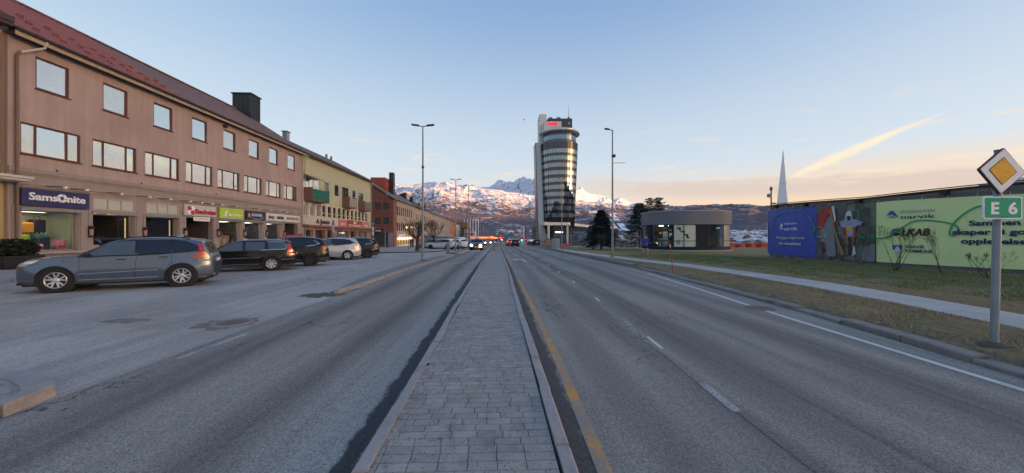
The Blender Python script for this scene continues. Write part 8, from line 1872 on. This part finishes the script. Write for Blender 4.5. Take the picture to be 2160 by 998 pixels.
    ln = ('hip', 'th', 'kn', 'ca', 'an') if long_legs else ('hip', 'th'); shell('trousers' if long_legs else 'shorts', leg_m, ['pelvis'] + [a + s for s in 'LR' for a in ln], [x for s in 'LR' for x in [('pelvis', 'hip' + s)] + [(a + s, c + s) for a, c in zip(ln, ln[1:])]], .022)
    for s in 'LR': shell('shoe', shoe_m, ['an' + s, 'ft' + s, 'to' + s], [('an' + s, 'ft' + s), ('ft' + s, 'to' + s)], .014)
    if not long_legs:
        for s in 'LR': a, k_ = j['an' + s], j['kn' + s]; q = a.lerp(k_, .22); mb = MB(); mb.tube([a, q], [.045, .054], 8); mb.build('sock', M['black'], o, world=False)
    return o
run = dict(pelvis=(0, 0, .93), chest=(.0, -.10, 1.30), neck=(.01, -.15, 1.48), head=(.01, -.20, 1.63), shL=(.19, -.09, 1.41), elL=(.30, .10, 1.18), wrL=(.28, -.14, 1.14), shR=(-.19, -.12, 1.41), elR=(-.31, -.02, 1.16), wrR=(-.10, -.26, 1.12), hipL=(.09, 0, .88), knL=(.10, -.20, .52), anL=(.09, -.12, .10), toL=(.09, -.30, .05), hipR=(-.09, 0, .88), knR=(-.13, .02, .50), anR=(-.20, .38, .38), toR=(-.22, .40, .24))
p = gp(1361, 545.5, .10); person('male runner in a bright blue jacket and black shorts on the footpath by the pavilion', p + V((0, 0, .0)), math.radians(8), run, mat('jacket_blue', (.02, .05, .36), .6, .2, 6., coord='obj'), mat('shorts_black', (.012, .012, .014), .8, coord='obj'), mat('shoe_pale', (.42, .45, .46), .6, coord='obj'), long_legs=False)
stand = dict(pelvis=(0, 0, .93), chest=(0, 0, 1.32), neck=(0, 0, 1.50), head=(0, -.02, 1.63), shL=(.19, 0, 1.42), elL=(.25, .03, 1.13), wrL=(.25, -.06, .88), shR=(-.19, 0, 1.42), elR=(-.25, .03, 1.13), wrR=(-.24, -.07, .88), hipL=(.09, 0, .88), knL=(.10, -.02, .50), anL=(.10, .02, .09), toL=(.12, -.14, .05), hipR=(-.09, 0, .88), knR=(-.10, .01, .50), anR=(-.10, .05, .09), toR=(-.12, -.10, .05))
coat = mat('dark_coat', (.02, .02, .024), .8, .2, coord='obj'); coat2 = mat('navy_coat', (.03, .035, .06), .8, .2, coord='obj'); shoe2 = mat('dark_shoe', (.02, .018, .016), .6, coord='obj')
for px, Y, rz, m, lab in ((866.5, 70, 1.2, coat, 'person in dark clothes standing by the brick building shop front'), (870.5, 69, -1.9, coat, 'second person in black beside the first bare tree trunk'), (1139.5, 130, .4, coat2, 'person in a dark coat by the pale hotel wall'), (1145, 131, 1.4, coat2, 'person in dark clothes near the hotel entrance board'), (1149, 132, -1.2, coat, 'second person in dark clothes near the hotel entrance board')):
    person(lab, (xx(px, Y), Y, float(gz(Y)) + (.1 if Y < 100 else .0)), rz, stand, m, coat, shoe2)
# a lone bird
o = thing('bird', 'small dark bird flying in the sky left of the hotel tower', 'bird', (xx(1105, 90), 90, zz(1105, 253, 90)), .6); mb = MB(); mb.lathe([(.01, -.22), (.06, -.1), (.07, .05), (.03, .2), (.01, .24)], fn=lambda x, y, z: (z, x, y), seg=8); mb.build('body', M['black'], o, world=False)
for s in (-1, 1): mb = MB(); mb.hexa([(-.08, s * .03, 0), (.10, s * .03, 0), (.02, s * .5, .12), (-.08, s * .5, .12), (-.08, s * .03, .02), (.10, s * .03, .02), (.02, s * .5, .13), (-.08, s * .5, .13)]); mb.build('wing', M['black'], o, world=False)

# ------------------------------------------------------------------ trees, bushes, town on the far slope
bark = mat('bark', (.055, .043, .036), .95, .3, 5., .2, 30., bump=.6, bs=20.); twig_m = mat('twig_bark', (.075, .052, .04), .9, .3, 6.)
def grow(mb, p, d, L, r, depth, rng, spread=.6, taper=.68, twigs=None, up=.15, kids=(2, 3), seg=4):
    pts = [p]; rad = [r]; n = 3
    for i in range(n):
        d = (d + V((rng.uniform(-1, 1), rng.uniform(-1, 1), rng.uniform(-1, 1))) * .16 + V((0, 0, up * .3))).normalized(); pts.append(pts[-1] + d * L / n); rad.append(r * (1 - (1 - taper) * (i + 1) / n))
    m = mb if depth > 1 or twigs is None else twigs
    m.tube(pts, rad, seg if r < .03 else seg + 3, False)
    if depth == 0: return
    for k in range(rng.randint(*kids) + (1 if depth == 1 else 0)):
        q = pts[-1] if k < 2 else pts[rng.randint(1, n)]
        nd = (d + V((rng.uniform(-1, 1), rng.uniform(-1, 1), rng.uniform(-.5, 1) * .8)) * spread + V((0, 0, up))).normalized(); grow(mb, q, nd, L * rng.uniform(.6, .85), max(.004, rad[-1] * rng.uniform(.55, .8)), depth - 1, rng, spread, taper, twigs, up, kids, seg)
def bare_tree(p, label, h, r, seed, depth=6, group='bare street trees'):
    rng = random.Random(seed); o = thing('bare_tree', label, 'tree', p, 0, group); t = MB(); tw = MB()
    t.tube([(0, 0, -.1), (.02, 0, h * .08), (.03, .02, h * .22), (0, .03, h * .36)], [r * 1.35, r, r * .92, r * .95], 9, False); t_top = V((0, .03, h * .36))
    br = MB()
    for k in range(6):
        a = k * 1.05 + rng.uniform(-.3, .3); grow(br, t_top - V((0, 0, rng.uniform(0, h * .08))), V((math.cos(a) * .75, math.sin(a) * .75, .8)).normalized(), h * .2, r * .5, depth - 1, rng, .75, .7, tw, .10, (2, 4))
    t.build('trunk', bark, o, True, False); br.build('limbs', bark, o, True, False); c = tw.build('crown', twig_m, o, False, False); c['kind'] = 'stuff'; return o
p = gp(880, 529.5, .1); bare_tree(p, 'first bare pollarded tree with a thick dark trunk on the left pavement', htop(p, 452), .24, 3)
p = gp(915, 524.5, .1); bare_tree(p, 'second bare pollarded tree with a thin trunk beside the white hatchback', htop(p, 458), .15, 5)
p = V((xx(967, 118), 118, float(gz(118)))); bare_tree(p, 'small bare tree far down the left side before the white house', 6.0, .16, 8, 5)
# bare shrubs at the foot of the banners
def bare_bush(px, py, pytop, label, seed, spread, n=5, depth=5):
    rng = random.Random(seed); p = gp(px, py, .09); h = htop(p, pytop); o = thing('bare_bush', label, 'bush', p, 0, 'bare bushes below the banners'); s = MB(); tw = MB()
    for k in range(n):
        a = rng.uniform(0, 6.28); d = V((math.cos(a) * spread, math.sin(a) * spread * .6, 1)).normalized(); grow(s, V((math.cos(a) * .06, math.sin(a) * .06, -.05)), d, h * .36, .017, depth, rng, .45, .72, tw, .16, (2, 2), 4)
    s.build('stems', twig_m, o, True, False); tw.build('twigs', twig_m, o, False, False)['kind'] = 'stuff'
bare_bush(1884, 572, 490, 'tall bare bush in front of the bank logos on the green banner', 2, .5, 7)
bare_bush(1991, 577, 498, 'bare bush on a short stem right of the bank logos', 4, .38, 3)
bare_bush(2088, 588, 530, 'low bare bush behind the sign post', 7, .8, 4)
bare_bush(1818, 560, 505, 'small bare bush in front of the rider print', 9, .7, 5)
# conifers
needle_d = leaf_mat('spruce_needles', (.007, .012, .009), (.018, .028, .017)); needle_p = leaf_mat('pine_needles', (.016, .024, .013), (.04, .05, .025))
def conifer(p, label, h, w, m, seed, n=9000, base=.12, pine=False, lean=0.):
    rng = random.Random(seed); o = thing('conifer', label, 'tree', p, 0); mb = MB(); mb.tube([(0, 0, -.2), (lean * h * .5, 0, h * .5), (lean * h, 0, h * .97)], [.16, .10, .02], 8, False); mb.build('trunk', bark, o, True, False)
    v = []; f = []; br = MB(); L = 26 if not pine else 16
    for k in range(L):
        t = base + (1 - base) * k / L; z = h * t; R0 = w * ((1 - t) ** .68 + .07) * (1 + .22 * math.sin(k * 2.1 + seed)) if not pine else w * (.30 + .70 * math.sin((.12 + .78 * (t - base) / (1 - base)) * PI)) * (1 + .2 * math.sin(k * 2.3))
        nb = rng.randint(6, 8)
        for b in range(nb):
            a = 6.28 * b / nb + rng.uniform(-.35, .35); Rb = R0 * rng.uniform(.65, 1.12); droop = -.22 if not pine else .28; tip = V((lean * z + math.cos(a) * Rb, math.sin(a) * Rb, z + droop * Rb)); root = V((lean * z, 0, z)); br.tube([root, root.lerp(tip, .5) + V((0, 0, .06)), tip], [.022, .014, .006], 3, False)
            m_ = max(10, int(n / (L * nb)))
            for i in range(m_):
                s = rng.random() ** (.6 if not pine else .4); q = root.lerp(tip, .15 + .9 * s) + V((rng.gauss(0, 1), rng.gauss(0, 1), rng.gauss(0, .6))) * (.07 + .10 * Rb * (1 - s)) * (1.3 if pine else 1)
                dd = (V((math.cos(a), math.sin(a), rng.uniform(-.7, .7))) + V((rng.uniform(-1, 1), rng.uniform(-1, 1), rng.uniform(-.4, .8))) * .8).normalized(); l = rng.uniform(.12, .26); sd = dd.orthogonal().normalized() * l * .22; c = len(v)
                v += [tuple(q - sd), tuple(q + sd), tuple(q + dd * l)]; f.append((c, c + 1, c + 2))
    br.build('branches', bark, o, False, False); me = bpy.data.meshes.new('crown'); me.from_pydata(v, [], f); me.materials.append(m); c = link('crown', me, o, False); c['kind'] = 'stuff'; return o
p = gp(1268, 526.5, .07); conifer(p, 'broad dark conifer standing before the hotel podium', htop(p, 442), 2.5, needle_d, 3, 15000, .14)
p = gp(1349, 522, .05); conifer(p, 'dark spruce at the left of the glass pavilion', htop(p, 426), 3.7, needle_d, 6, 22000, .05)
p = gp(1381, 518.5, .05); conifer(p, 'pine with an open crown rising behind the pavilion roof', htop(p, 419), 2.4, needle_p, 8, 15000, .50, True)
p = gp(1264, 527, .08); rng = random.Random(5)
o = thing('bare_bush', 'brown bare bush at the foot of the conifer before the podium', 'bush', p + V((.1, -.8, 0)), 0); s = MB(); tw = MB()
for k in range(14): a = rng.uniform(0, 6.28); grow(s, V((0, 0, 0)), V((math.cos(a) * .45, math.sin(a) * .45, 1)).normalized(), .85, .02, 3, rng, .45, .7, tw, .2, (2, 3), 3)
s.build('stems', twig_m, o, True, False); tw.build('twigs', twig_m, o, False, False)['kind'] = 'stuff'

# town on the far slope: every house a thing
roof_ms = [mat(f'town_roof_{i}', c, .85, .2) for i, c in enumerate(((.62, .64, .68), (.50, .52, .57), (.10, .10, .11), (.16, .09, .08)))]; wall_ms = [mat(f'town_wall_{i}', c, .85, .1) for i, c in enumerate(((.62, .62, .62), (.45, .42, .38), (.30, .10, .08), (.22, .24, .26), (.50, .44, .28)))]
house_mesh = {}
def hmesh(a, b):
    if (a, b) not in house_mesh:
        mb = MB(); mb.box(-6, 6, -4, 4, -3, 4.5); mb.m = 1; mb.hexa([(-6.6, -4.6, 4.5), (6.6, -4.6, 4.5), (6.6, 4.6, 4.5), (-6.6, 4.6, 4.5), (-6.6, -.1, 7.8), (6.6, -.1, 7.8), (6.6, .1, 7.8), (-6.6, .1, 7.8)]); mb.m = 2
        for x in (-3.5, 0, 3.5): mb.face((x - .7, -4.02, 1.5), (x + .7, -4.02, 1.5), (x + .7, -4.02, 3.3), (x - .7, -4.02, 3.3))
        house_mesh[(a, b)] = mb.mesh('town_house', [wall_ms[a], roof_ms[b], shop_dark])
    return house_mesh[(a, b)]
rng = random.Random(21); made = 0
areas = [(1046, 1132, 1500, 2500, 50, 'small house on the slope beyond the end of the road', 'houses on the slope beyond the road'), (1215, 1350, 800, 1700, 60, 'small house below the ski slope between tower and pavilion', 'houses below the ski slope'), (1536, 1625, 650, 1900, 150, 'small house on the valley slope between pavilion and stage wall', 'houses between pavilion and stage wall')]
for px0, px1, r0, r1, n, lab, grp in areas:
    for i in range(n):
        px = rng.uniform(px0, px1); rr = r0 + (r1 - r0) * rng.random() ** .8; Y = rr / math.sqrt(1 + rayk(px) ** 2); X = Y * rayk(px); z = float(valley(np.array(X), np.array(Y)))
        if rr > 2150: z = max(z, z)
        o = link('town_house', hmesh(rng.choice((0, 0, 0, 1, 1, 2, 3, 4)), rng.choice((0, 0, 0, 0, 1, 1, 2, 3)))); o.location = (X, Y, z); o.rotation_euler = (0, 0, rng.choice((0, .3, -.4, PI / 2 + .2, 1.2))); s = rng.uniform(.7, 1.35) * (1.25 if rr > 1400 else 1); o.scale = (s, s, s * .9); tag(o, lab, 'house', grp)
